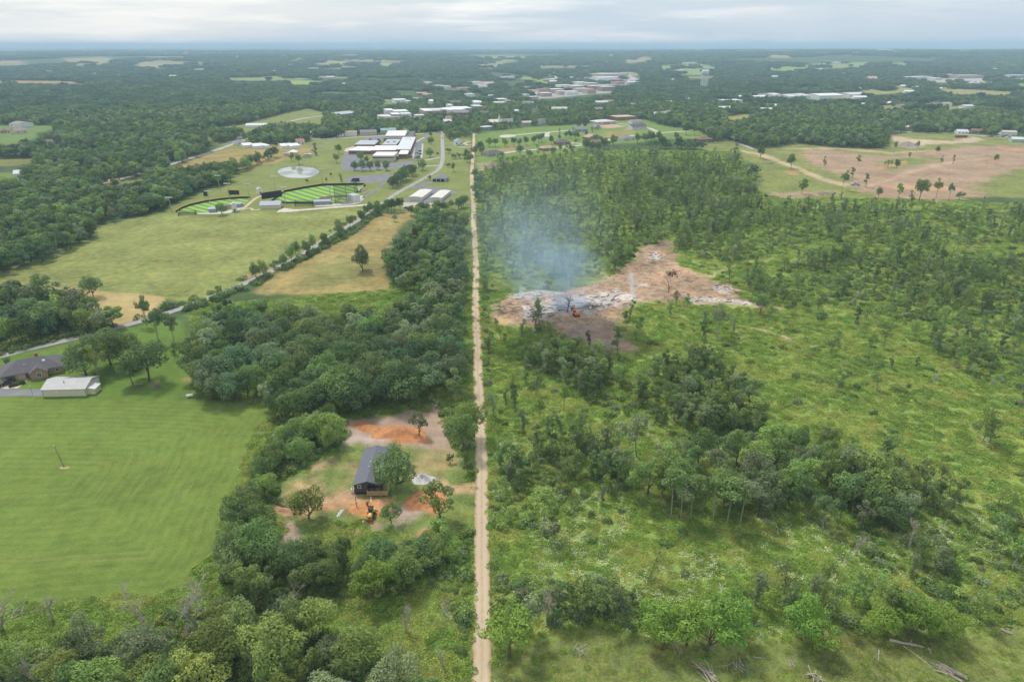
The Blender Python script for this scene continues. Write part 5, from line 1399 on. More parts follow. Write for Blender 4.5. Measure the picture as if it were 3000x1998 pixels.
for (cr, xa, ya, xb, yb, dp, h_, rk, rr_, wm_, rm_, nw, nm, lab) in HOUSES:
    bo = bld(cr, xa, ya, xb, yb, nm, lab, nm.replace('_', ' '), dp, h_, rk, rr_, wm_, rm_, windows=nw)
    if nm == 'church':
        st = MB().box(4, 7, 3, 6, 0, 9); st.build('tower', WHITE, bo)
        MB().add([(4, 3, 9), (7, 3, 9), (7, 6, 9), (4, 6, 9), (5.5, 4.5, 17)], [(0, 1, 4), (1, 2, 4), (2, 3, 4), (3, 0, 4)]).build('steeple', WHITE, bo)
    if nm == 'building_site':
        MB().box(-4, 6, -0.3, -0.05, 0.3, 3.2).build('orange_sheeting', ORANGE, bo)
    if nm == 'pavilion':
        MB().box(-7, 4, -0.06, 0.0, 0.1, 2.4).build('opening_shade_panel', BLACK, bo)  # black panel painted in for the shaded space behind the open front
        for px_ in (-7.5, -3.5, 0.3, 4.3):
            MB().box(px_, px_ + 0.3, -0.9, -0.6, 0, 3.0).build('post', WHITE, bo)

# --- the far town: white and brick low buildings among trees
TOWN = [ # crop, left x, right x, foot y, depth, height, wall, roof
 ('B', 1150, 1250, 800, 40, 7, TAN, LIGHT_GREY), ('B', 1200, 1275, 745, 40, 9, WHITE, WHITE_METAL), ('B', 1255, 1330, 782, 36, 8, BRICK, WHITE_METAL), ('B', 1270, 1405, 752, 40, 8, WHITE, WHITE_METAL),
 ('B', 1185, 1330, 808, 30, 6, TAN, MID_SHINGLE), ('B', 1130, 1180, 790, 26, 6, WHITE, WHITE_METAL), ('B', 1340, 1430, 770, 26, 6, WHITE, WHITE_METAL),
 ('B', 1550, 1700, 745, 60, 7, BRICK, WHITE_METAL), ('B', 1620, 1750, 738, 40, 8, BRICK, LIGHT_GREY), ('B', 1760, 1930, 735, 60, 7, WHITE, WHITE_METAL), ('B', 1830, 1985, 718, 50, 6, BRICK, WHITE_METAL),
 ('B', 2010, 2090, 700, 40, 7, GREY_BLUE, LIGHT_GREY), ('B', 1775, 1815, 690, 30, 8, WHITE, WHITE_METAL), ('B', 1470, 1550, 782, 26, 5, TAN, LIGHT_GREY), ('B', 1600, 1632, 662, 20, 12, WHITE, WHITE_METAL), ('B', 2010, 2060, 655, 24, 9, WHITE, WHITE_METAL),
 ('B', 1280, 1390, 640, 40, 8, WHITE, WHITE_METAL), ('B', 1390, 1430, 648, 24, 7, WHITE, LIGHT_GREY), ('B', 820, 930, 942, 12, 4, WHITE, TAN_SHINGLE), ('B', 960, 1110, 935, 14, 4, TAN, MID_SHINGLE), ('B', 1150, 1290, 918, 14, 4, BRICK, pmat('teal_roof', (0.25, 0.4, 0.37))),
 ('B', 1730, 1800, 838, 16, 5, BRICK, LIGHT_GREY), ('B', 1755, 1800, 808, 16, 6, WHITE, RUST_ROOF), ('B', 480, 520, 945, 12, 4, WHITE, WHITE_METAL), ('B', 90, 130, 918, 12, 4, WHITE, LIGHT_GREY),
 ('C', 480, 590, 632, 40, 7, BRICK, WHITE_METAL), ('C', 580, 655, 640, 30, 5, TAN, pmat('tan_metal_roof', (0.5, 0.43, 0.37))), ('C', 280, 350, 665, 26, 8, WHITE, WHITE_METAL), ('C', 215, 285, 588, 30, 10, WHITE, WHITE_METAL), ('C', 265, 355, 465, 40, 9, WHITE, WHITE_METAL), ('C', 350, 465, 470, 50, 10, WHITE, RED_ROOF),
 ('C', 395, 460, 478, 36, 8, WHITE, WHITE_METAL), ('C', 145, 250, 520, 40, 7, TAN, TAN_SHINGLE), ('C', 0, 70, 505, 40, 7, WHITE, LIGHT_GREY), ('C', 560, 675, 415, 50, 8, WHITE, WHITE_METAL), ('C', -150, -90, 470, 50, 8, WHITE, WHITE_METAL), ('C', -70, 0, 500, 40, 8, GREY_BLUE, WHITE_METAL),
 ('C', 735, 790, 590, 30, 9, WHITE, LIGHT_GREY), ('C', 790, 870, 610, 30, 8, TAN, LIGHT_GREY), ('C', 805, 870, 552, 30, 12, WHITE, RED_ROOF), ('C', 875, 970, 545, 30, 13, BRICK, RED_ROOF), ('C', 900, 995, 578, 34, 10, BRICK, WHITE_METAL), ('C', 995, 1105, 545, 40, 12, BRICK, WHITE_METAL),
 ('C', 1060, 1140, 560, 34, 10, TAN, LIGHT_GREY), ('C', 1130, 1235, 562, 40, 9, WHITE, WHITE_METAL), ('C', 1080, 1185, 500, 50, 10, WHITE, LIGHT_GREY), ('C', 1190, 1290, 510, 50, 11, BRICK, WHITE_METAL), ('C', 1230, 1330, 535, 40, 10, TAN, LIGHT_GREY), ('C', 1320, 1400, 550, 40, 13, BRICK, TAN_SHINGLE),
 ('C', 1360, 1440, 512, 40, 12, TAN_BRICK, WHITE_METAL), ('C', 1455, 1580, 528, 40, 15, TAN_BRICK, LIGHT_GREY), ('C', 1230, 1320, 470, 50, 9, WHITE, WHITE_METAL), ('C', 1330, 1420, 478, 50, 9, TAN, LIGHT_GREY), ('C', 1450, 1700, 398, 110, 12, TAN, pmat('tan_metal_roof', (0.5, 0.43, 0.37))), ('C', 1430, 1620, 425, 80, 9, WHITE, WHITE_METAL),
 ('C', 1590, 1680, 468, 50, 9, BRICK, RED_ROOF), ('C', 1680, 1810, 468, 50, 8, WHITE, WHITE_METAL), ('C', 750, 800, 515, 30, 8, WHITE, TAN_SHINGLE), ('C', 655, 690, 745, 16, 7, GREY_BLUE, LIGHT_GREY), ('C', 812, 875, 735, 16, 7, LIGHT_GREY, GREY_SHINGLE), ('C', 2050, 2095, 755, 16, 7, WHITE, MID_SHINGLE),
 ('C', 1820, 1920, 272, 60, 9, WHITE, WHITE_METAL), ('C', 2240, 2340, 310, 60, 10, WHITE, WHITE_METAL), ('C', 2160, 2215, 358, 40, 8, WHITE, WHITE_METAL), ('C', 870, 915, 155, 160, 25, WHITE, WHITE_METAL), ('C', 920, 942, 154, 160, 25, WHITE, WHITE_METAL), ('C', 2010, 2035, 218, 90, 16, WHITE, WHITE_METAL),
 ('A', 1100, 1128, 406, 50, 8, WHITE, WHITE_METAL), ('A', 870, 910, 392, 40, 8, WHITE, LIGHT_GREY), ('A', 2210, 2225, 270, 60, 14, WHITE, WHITE_METAL), ('A', 1600, 1670, 622, 30, 7, WHITE, LIGHT_GREY), ('A', 1440, 1490, 618, 30, 7, BRICK, BROWN_SHINGLE),
 ('B', 500, 580, 346, 50, 9, WHITE, WHITE_METAL), ('B', 165, 215, 364, 40, 8, WHITE, WHITE_METAL), ('B', 855, 960, 258, 90, 12, WHITE, WHITE_METAL), ('B', 810, 835, 262, 60, 14, BRICK, RED_ROOF), ('B', 325, 350, 322, 50, 9, TAN, TAN_SHINGLE), ('B', 285, 297, 262, 60, 14, WHITE, WHITE_METAL),
 ('D', 145, 235, 562, 18, 6, WHITE, WHITE_METAL), ('D', 155, 310, 508, 40, 7, WHITE, WHITE_METAL), ('D', 1455, 1515, 545, 22, 6, TAN, MID_SHINGLE), ('D', 1650, 1710, 540, 22, 6, WHITE, MID_SHINGLE), ('D', 1710, 1760, 528, 22, 6, TAN, BROWN_SHINGLE), ('D', 1775, 1830, 530, 22, 6, WHITE, TAN_SHINGLE), ('D', 1920, 1990, 550, 22, 6, WHITE, LIGHT_GREY),
 ('D', 1340, 1390, 172, 130, 22, WHITE, WHITE_METAL), ('D', 1000, 1025, 246, 60, 14, WHITE, WHITE_METAL), ('D', 930, 985, 240, 60, 10, TAN, BROWN_SHINGLE), ('D', 1520, 1580, 335, 60, 9, WHITE, WHITE_METAL), ('D', 1580, 1690, 332, 60, 8, WHITE, LIGHT_GREY), ('D', 2150, 2185, 286, 60, 10, WHITE, WHITE_METAL), ('D', 1705, 1760, 340, 50, 7, LIGHT_GREY, WHITE_METAL),
]
ROWS = [('D', 420, 510, 486, 45, 7, WHITE, WHITE_METAL), ('D', 540, 605, 476, 60, 9, WHITE, LIGHT_GREY), ('D', 650, 725, 486, 60, 9, WHITE, LIGHT_GREY), ('D', 730, 800, 480, 60, 9, WHITE, LIGHT_GREY), ('D', 865, 945, 480, 60, 9, WHITE, WHITE_METAL), ('D', 945, 1040, 470, 60, 7, WHITE, WHITE_METAL), ('D', 1090, 1230, 464, 60, 7, LIGHT_GREY, LIGHT_GREY)]
def town_label(cr, x, yf, wm_, rm_):
    roofs = {WHITE_METAL.name: 'white-roofed', LIGHT_GREY.name: 'pale grey-roofed', RED_ROOF.name: 'red-roofed', MID_SHINGLE.name: 'grey-roofed', RUST_ROOF.name: 'rust-roofed', BROWN_SHINGLE.name: 'brown-roofed', TAN_SHINGLE.name: 'tan-roofed'}
    walls = {WHITE.name: 'white', BRICK.name: 'brick', TAN.name: 'tan', TAN_BRICK.name: 'tan brick', GREY_BLUE.name: 'grey-blue', LIGHT_GREY.name: 'grey'}
    part = ('left part', 'middle', 'right part')[min(2, int(x % 2400 / 800))] if cr != 'C' else ('left part', 'middle', 'right part')[0 if x < 700 else 1 if x < 1300 else 2]
    row = 'nearer' if yf > {'A': 500, 'B': 700, 'C': 530, 'D': 450}[cr] else 'farther'
    place = {'A': '%s of the left-hand woods', 'B': '%s of town behind the school', 'C': '%s of the distant town centre', 'D': '%s of the far right woods'}[cr] % part
    return '%s distant %s %s building in the %s' % (row, roofs.get(rm_.name, 'low'), walls.get(wm_.name, 'plain'), place)
for (cr, xa, xb, yf_, dp, h_, wm_, rm_) in TOWN:
    lab = town_label(cr, xa, yf_, wm_, rm_)
    k_ = min(1.1, 0.55 + 2.8 / h_); dp *= 0.7 if cr != 'B' else 0.85; wm_ = pmat('faded_brick', (0.46, 0.36, 0.31)) if wm_ is BRICK else wm_
    bld(cr, xa, yf_, xb, yf_ - (xb - xa) * 0.03, 'town_building', lab, 'building', dp, h_ * k_, 'gable_x' if dp < 20 else 'flat', 2.5, wm_, rm_, group=lab.replace('distant ', '').replace(' building', ' buildings'))
for k, (cr, xa, xb, yf_, dp, h_, wm_, rm_) in enumerate(ROWS):
    bld(cr, xa, yf_, xb, yf_ - 2, 'long_shed', 'long white metal shed, %s in the row below the right-hand fields' % ORD[k], 'shed', dp, h_, 'gable_x', 3.0, wm_, rm_, group='row of white metal sheds at right')

_rt = np.random.default_rng(91)
for _k in range(70):
    _px, _py = _rt.uniform(1180, 1930), _rt.uniform(212, 345)
    if _k % 3 == 0: _px, _py = _rt.uniform(1950, 3000), _rt.uniform(225, 330)
    if _k % 7 == 0: _px, _py = _rt.uniform(0, 1200), _rt.uniform(170, 260)
    _A = G('P', _px, _py); _w = _rt.uniform(14, 30)
    if any((_A[0] - a) ** 2 + (_A[1] - b) ** 2 < (r + 14) ** 2 for a, b, r in KEEP_OUT): continue
    _side = 'left-hand woods' if _px < 1180 else 'trees around the far town' if _px < 1950 else 'far right woods'
    _rm = [WHITE_METAL, LIGHT_GREY, MID_SHINGLE, WHITE_METAL, TAN_SHINGLE, BROWN_SHINGLE][_k % 6]; _rn = ['white', 'pale grey', 'dark grey', 'white', 'tan', 'brown'][_k % 6]
    building('town_house', 'small %s-roofed house scattered among the %s' % (_rn, _side), 'house', _A, _A + np.array([_w, _rt.uniform(-4, 4)]), _rt.uniform(10, 20), 4.0, 'gable_x', 3.0, [WHITE, TAN, BRICK, WHITE][_k % 4], _rm, group='%s-roofed houses among the %s' % (_rn, _side))

# --- twin water towers
for k, xx in enumerate((18, 42)):
    p = G('D', xx, 388)
    t = empty('water_tower', (p[0], p[1], float(height(*p)))); tag(t, ('left' if k == 0 else 'right') + ' of the twin white water towers in the distance', 'water tower', 'twin water towers')
    hgt = 42.0
    for a in range(6):
        c, s = math.cos(a * math.pi / 3), math.sin(a * math.pi / 3)
        MB().tube((6.0 * c, 6.0 * s, 0), (5.0 * c, 5.0 * s, hgt - 6), 0.55, 0.45, 6).build('leg', WHITE, t)
    MB().tube((0, 0, 0), (0, 0, hgt - 7), 0.9, 0.9, 8).build('riser', WHITE, t)
    tk = MB()
    prof = [(0.5, -8), (4.5, -6.2), (6.3, -3), (6.5, 2), (5.8, 4.2), (3.5, 5.8), (0.1, 6.4)]
    n = 16
    for (r0, z0), (r1, z1) in zip(prof[:-1], prof[1:]):
        vs = [(r0 * math.cos(2 * math.pi * i / n), r0 * math.sin(2 * math.pi * i / n), hgt + z0) for i in range(n)] + [(r1 * math.cos(2 * math.pi * i / n), r1 * math.sin(2 * math.pi * i / n), hgt + z1) for i in range(n)]
        tk.add(vs, [(i, (i + 1) % n, n + (i + 1) % n, n + i) for i in range(n)])
    tk.build('tank', WHITE, t, True)
    MB().tube((0, 0, hgt - 4.2), (0, 0, hgt - 3.6), 6.9, 6.9, 16).build('walkway', LIGHT_GREY, t)
    KEEP_OUT.append((p[0], p[1], 26))

# ------------------------------------------------------------------ ball park
def stripe_material(name, direction, period):
    m = bpy.data.materials.new(name); m.use_nodes = True
    t = m.node_tree; b = t.nodes['Principled BSDF']; b.inputs['Roughness'].default_value = 0.9; b.inputs['Specular IOR Level'].default_value = 0.1
    nn, ll = t.nodes.new, t.links.new
    tc = nn('ShaderNodeTexCoord'); dt = nn('ShaderNodeVectorMath'); dt.operation = 'DOT_PRODUCT'
    n_ = np.array([-direction[1], direction[0]]) / np.hypot(*direction)
    dt.inputs[1].default_value = (n_[0] / period, n_[1] / period, 0)
    ll(tc.outputs['Object'], dt.inputs[0])
    fr = nn('ShaderNodeMath'); fr.operation = 'FRACT'; ll(dt.outputs['Value'], fr.inputs[0])
    gt = nn('ShaderNodeMath'); gt.operation = 'GREATER_THAN'; gt.inputs[1].default_value = 0.5; ll(fr.outputs[0], gt.inputs[0])
    mx = nn('ShaderNodeMix'); mx.data_type = 'RGBA'; mx.inputs['A'].default_value = (0.14, 0.245, 0.075, 1); mx.inputs['B'].default_value = (0.27, 0.45, 0.075, 1)
    ll(gt.outputs[0], mx.inputs['Factor'])
    ns = nn('ShaderNodeTexNoise'); ns.inputs['Scale'].default_value = 0.2; ll(tc.outputs['Object'], ns.inputs['Vector'])
    mr = nn('ShaderNodeMapRange'); mr.inputs['To Min'].default_value = 0.85; mr.inputs['To Max'].default_value = 1.15; ll(ns.outputs['Fac'], mr.inputs['Value'])
    sv = nn('ShaderNodeVectorMath'); sv.operation = 'SCALE'; ll(mx.outputs['Result'], sv.inputs[0]); ll(mr.outputs[0], sv.inputs['Scale'])
    ll(sv.outputs[0], b.inputs['Base Color'])
    return m
INFIELD = pmat('infield_clay', (0.135, 0.07, 0.055), 0.9, 0.12, 0.5)
d1 = G('E', 1500, 736) - G('E', 1270, 665)
n1_ = np.array([-d1[1], d1[0]]) / np.hypot(*d1)
span = abs((G('E', 1930, 618) - G('E', 1095, 755)) @ n1_)
T1 = stripe_material('striped_turf', d1, span / 11.0)
T2 = stripe_material('striped_turf_small', G('E', 520, 800) - G('E', 400, 770), span / 13.0)
def turf(crop, pts, mat, z, name):
    return sheet(name, GP(crop, pts), mat, z)
F1 = [(1085, 768), (1140, 722), (1210, 672), (1380, 640), (1550, 614), (1750, 611), (1940, 609), (1915, 640), (1890, 672), (1860, 710), (1830, 742), (1790, 766), (1650, 772), (1470, 770), (1250, 770)]
turf('E', F1, T1, 0.05, 'ball_field')
turf('E', [(1470, 768), (1490, 742), (1540, 716), (1640, 700), (1740, 696), (1848, 694), (1830, 742), (1792, 764), (1650, 770)], INFIELD, 0.065, 'infield')
turf('E', [(1588, 760), (1615, 735), (1660, 722), (1730, 718), (1800, 718), (1795, 740), (1770, 757), (1680, 764)], T1, 0.08, 'infield_grass')
turf('E', [(1680, 740), (1705, 735), (1720, 740), (1700, 747)], INFIELD, 0.09, 'pitchers_mound')
F2 = [(218, 852), (260, 826), (330, 800), (420, 778), (500, 762), (600, 747), (700, 737), (800, 731), (885, 730), (870, 750), (830, 785), (760, 815), (640, 848), (520, 856), (380, 857)]
turf('E', F2, T2, 0.05, 'ball_field')
turf('E', [(495, 838), (520, 815), (570, 800), (640, 792), (720, 788), (790, 790), (745, 815), (650, 840), (560, 848)], INFIELD, 0.065, 'infield')
sheet('paved_surround', GP('E', [(400, 862), (520, 858), (640, 850), (760, 820), (820, 790), (832, 800), (800, 830), (700, 860), (560, 872), (410, 872)]), PALE_GRAVEL, 0.04)
sheet('paved_surround', GP('E', [(1480, 790), (1640, 778), (1790, 770), (1840, 745), (1880, 700), (1940, 705), (1930, 735), (1900, 765), (1830, 785), (1690, 795), (1490, 802)]), CONCRETE, 0.04)

def fence(label, pts, h, mat, cap, name='outfield_fence'):
    P = GP('E', pts)
    out = [P[0]]
    for a, b in zip(P[:-1], P[1:]):
        n = max(1, int(np.hypot(*(b - a)) / 7.0))
        out += [a + (b - a) * k / n for k in range(1, n + 1)]
    o = empty(name, (out[0][0], out[0][1], 0)); tag(o, label, 'fence')
    base = out[0]
    for a, b in zip(out[:-1], out[1:]):
        a, b = a - base, b - base
        d = (b - a) / np.hypot(*(b - a)); nn_ = np.array([-d[1], d[0]]) * 0.06
        def pr(w, z0, z1, m, nm, ext=0.0):
            k = nn_ * w
            vs = [(a[0] - k[0], a[1] - k[1], z0), (b[0] - k[0], b[1] - k[1], z0), (b[0] + k[0], b[1] + k[1], z0), (a[0] + k[0], a[1] + k[1], z0)]
            vs += [(x, y, z1) for x, y, _ in vs]
            MB().add(vs, [(0, 3, 2, 1), (4, 5, 6, 7), (0, 1, 5, 4), (1, 2, 6, 5), (2, 3, 7, 6), (3, 0, 4, 7)]).build(nm, m, o)
        pr(1.0, 0.1, h, mat, 'panel')
        if cap is not None: pr(2.5, h + 0.003, h + 0.3, cap, 'top_cap')
        MB().tube((a[0], a[1], 0), (a[0], a[1], h + 0.1), 0.12, 0.12, 6).build('post', BLACK, o)
    return o
fence('black outfield fence with a yellow cap round the larger ball field', [(1075, 768), (1130, 725), (1200, 672), (1380, 637), (1550, 610), (1750, 606), (1945, 604), (1895, 672)], 1.8, BLACK, YELLOW)
fence('black outfield fence with a yellow cap round the smaller ball field', [(205, 856), (255, 825), (325, 798), (420, 775), (500, 759), (600, 744), (700, 734), (800, 727), (890, 726)], 1.5, pmat('brown_black', (0.035, 0.025, 0.022)), YELLOW)
fence('low dark screen along the near side of the larger ball field', [(1080, 772), (1300, 774), (1470, 774)], 1.4, pmat('brown_black', (0.035, 0.025, 0.022)), None, 'screen_fence')

def net_material():
    m = bpy.data.materials.new('dark_netting'); m.use_nodes = True
    t = m.node_tree; t.nodes.clear()
    o = t.nodes.new('ShaderNodeOutputMaterial'); a = t.nodes.new('ShaderNodeBsdfTransparent'); b = t.nodes.new('ShaderNodeBsdfDiffuse'); b.inputs[0].default_value = (0.03, 0.05, 0.035, 1)
    x = t.nodes.new('ShaderNodeMixShader'); x.inputs[0].default_value = 0.35
    t.links.new(a.outputs[0], x.inputs[1]); t.links.new(b.outputs[0], x.inputs[2]); t.links.new(x.outputs[0], o.inputs[0])
    return m
NET = net_material()
def net(label, crop, pts, h, name='backstop_net'):
    P = GP(crop, pts)
    o = empty(name, (P[0][0], P[0][1], 0)); tag(o, label, 'netting')
    for p in P:
        q = p - P[0]
        MB().tube((q[0], q[1], 0), (q[0], q[1], h), 0.22, 0.16, 6).build('pole', BLACK, o)
    for a, b in zip(P[:-1], P[1:]):
        a, b = a - P[0], b - P[0]
        MB().add([(a[0], a[1], 0.3), (b[0], b[1], 0.3), (b[0], b[1], h - 0.2), (a[0], a[1], h - 0.2)], [(0, 1, 2, 3)]).build('net_panel', NET, o)
net('tall black poles and netting behind the home plate of the larger ball field', 'E', [(1670, 774), (1775, 770), (1855, 745), (1868, 735), (1880, 725)], 15.0)
net('green batting cage net left of the dugout', 'E', [(1300, 805), (1465, 805), (1470, 785), (1305, 782), (1300, 805)], 4.0, 'batting_cage')
net('dark batting cage in front of the smaller ball field', 'E', [(230, 892), (385, 885), (395, 872), (245, 874), (230, 892)], 3.0, 'batting_cage')
GB_ROOF = pmat('blue_grey_metal_roof', (0.34, 0.37, 0.43), 0.6, 0.06)
bld('E', 1480, 788, 1625, 782, 'dugout', 'long grey dugout at the near side of the larger ball field', 'dugout', 6, 2.6, 'gable_x', 0.8, GREY_BLUE, GB_ROOF, windows=0)
bld('E', 510, 858, 575, 854, 'dugout', 'grey dugout at the near side of the smaller ball field', 'dugout', 6, 2.6, 'gable_x', 0.8, GREY_BLUE, GB_ROOF)
bld('E', 785, 812, 828, 800, 'dugout', 'grey dugout at the right side of the smaller ball field', 'dugout', 6, 2.6, 'gable_x', 0.8, GREY_BLUE, GB_ROOF)
bld('E', 1838, 762, 1900, 750, 'grandstand_box', 'white press stand behind home plate of the larger ball field', 'press box', 8, 5.0, 'flat', 0.4, WHITE, WHITE_METAL)
def bleachers(label, crop, x0, y0, x1, y1, steps=5):
    A, B = G(crop, x0, y0), G(crop, x1, y1)
    w = float(np.hypot(*(B - A)))
    o = empty('bleachers', ((A + B)[0] / 2, (A + B)[1] / 2, 0), math.atan2(B[1] - A[1], B[0] - A[0])); tag(o, label, 'bleachers')
    for k in range(steps):
        MB().box(-w / 2, w / 2, k * 0.75, k * 0.75 + 0.6, 0.3 + 0.4 * k, 0.42 + 0.4 * k).build('seat_plank', STEEL, o)
    for sx in (-w / 2 + 0.1, 0, w / 2 - 0.1):
        MB().prism([(0, 0), (steps * 0.75, 0), (steps * 0.75, 0.3 + 0.4 * (steps - 1)), (0, 0.28)], 'x', sx - 0.05, sx + 0.05).build('frame', DARK_GREY, o)
bleachers('aluminium bleachers behind the larger ball field backstop', 'E', 1728, 782, 1830, 774)
bleachers('aluminium bleachers at the right corner of the larger ball field', 'E', 1905, 672, 1962, 640)

def light_pole(label, crop, x, y, top, group='ball park light poles'):
    p = G(crop, x, y)
    # height from how far up the photograph the lamp bank stands
    oy, s = CROPS[crop][1], CROPS[crop][2]
    py = oy + top / s
    b = (999.0 - py) / 2000.0
    ty = p[1]
    zt = CAM_H + ty * (-SP + b * CP) / (CP + b * SP)
    o = empty('light_pole', (p[0], p[1], 0)); tag(o, label, 'light pole', group)
    MB().tube((0, 0, 0), (0, 0, zt), 0.32, 0.16, 8).build('pole', STEEL, o)
    MB().box(-2.6, 2.6, -0.12, 0.12, zt - 0.9, zt - 0.75).box(-2.6, 2.6, -0.12, 0.12, zt - 0.1, zt + 0.05).build('crossarm', STEEL, o)
    for k in range(5):
        MB().box(-2.4 + k * 1.1 - 0.35, -2.4 + k * 1.1 + 0.35, -0.5, -0.12, zt - 0.74, zt - 0.11).build('floodlight', WHITE, o)
for (x, y, top, lab) in [(608, 645, 512, 'floodlight pole at the left tree belt'), (700, 735, 585, 'floodlight pole above the smaller ball field'), (1120, 670, 520, 'tall floodlight pole left of the larger ball field'), (1212, 775, 618, 'floodlight pole at the near left corner of the larger ball field'),
                         (1555, 605, 450, 'tall floodlight pole behind the outfield below the pond'), (165, 845, 712, 'floodlight pole at the far left of the smaller ball field'), (880, 728, 588, 'floodlight pole at the right corner of the smaller ball field'), (1628, 745, 612, 'floodlight pole beside the larger infield'), (515, 760, 655, 'floodlight pole behind the smaller outfield fence')]:
    light_pole(lab, 'E', x, y, top)
def scoreboard(label, crop, x, y, w, h, cap, rz=0.0):
    p = G(crop, x, y)
    o = empty('scoreboard', (p[0], p[1], 0), rz); tag(o, label, 'scoreboard')
    for sx in (-w / 3, w / 3):
        MB().tube((sx, 0, 0), (sx, 0, 3 + h), 0.15, 0.15, 6).build('post', STEEL, o)
    MB().box(-w / 2, w / 2, -0.3, -0.16, 2.6, 2.6 + h).build('board', BLACK, o)
    MB().box(-w / 2, w / 2, -0.34, -0.14, 2.603 + h, 3.2 + h).build('header', cap, o)
scoreboard('black scoreboard with a yellow header behind the smaller outfield', 'E', 744, 722, 9, 3.6, YELLOW)
scoreboard('small dark sign board on the grass left of the ball fields', 'E', 486, 735, 3.2, 3.6, DARK_GREY)
scoreboard('large black scoreboard at the left end of the larger outfield fence', 'E', 1092, 752, 17, 4.5, BLACK, 0.75)
for k, (x, y) in enumerate([(1645, 212), (1542, 258), (1592, 240), (1447, 292)]):
    p = G('E', x, y)
    o = empty('goal_frame', (p[0], p[1], 0), 0.1 * k); tag(o, 'white goal frame on the practice grass left of the school', 'goal', 'white goal frames on the practice grass')
    MB().tube((-3.6, 0, 0), (-3.6, 0, 2.5), 0.14).tube((3.6, 0, 0), (3.6, 0, 2.5), 0.14).build('upright', WHITE, o)
    MB().tube((-3.7, 0, 2.5), (3.7, 0, 2.5), 0.14).build('crossbar', WHITE, o)
    MB().tube((-3.6, 0, 2.4), (-3.6, 2, 0.1), 0.08).tube((3.6, 0, 2.4), (3.6, 2, 0.1), 0.08).tube((-3.6, 2, 0.1), (3.6, 2, 0.1), 0.08).build('back_stay', WHITE, o)
# pond with a milky film of algae
def pond_material():
    m = bpy.data.materials.new('pond_water'); m.use_nodes = True
    t = m.node_tree; b = t.nodes['Principled BSDF']
    nn, ll = t.nodes.new, t.links.new
    tc = nn('ShaderNodeTexCoord'); ns = nn('ShaderNodeTexNoise'); ns.inputs['Scale'].default_value = 0.045; ns.inputs['Detail'].default_value = 6
    ll(tc.outputs['Object'], ns.inputs['Vector'])
    r = nn('ShaderNodeValToRGB'); r.color_ramp.elements[0].position = 0.42; r.color_ramp.elements[0].color = (0.16, 0.17, 0.13, 1); r.color_ramp.elements[1].position = 0.6; r.color_ramp.elements[1].color = (0.46, 0.46, 0.37, 1)
    ll(ns.outputs['Fac'], r.inputs[0]); ll(r.outputs[0], b.inputs['Base Color'])
    b.inputs['Roughness'].default_value = 0.08; b.inputs['Specular IOR Level'].default_value = 0.9
    return m
pc = GP('E', [(1330 + 190 * math.cos(a) * (1 + 0.05 * math.sin(3 * a)), 488 - 54 * math.sin(a)) for a in np.linspace(0, 2 * math.pi, 41)[:-1]])
sheet('pond', pc, pond_material(), 0.04)
bank = GP('E', [(1330 + 200 * math.cos(a) * (1 + 0.05 * math.sin(3 * a)), 487 - 60 * math.sin(a)) for a in np.linspace(0, 2 * math.pi, 41)[:-1]])
sheet('pond_bank', bank, pmat('pond_mud', (0.17, 0.17, 0.08), 0.95, 0.3, 0.2), 0.025)

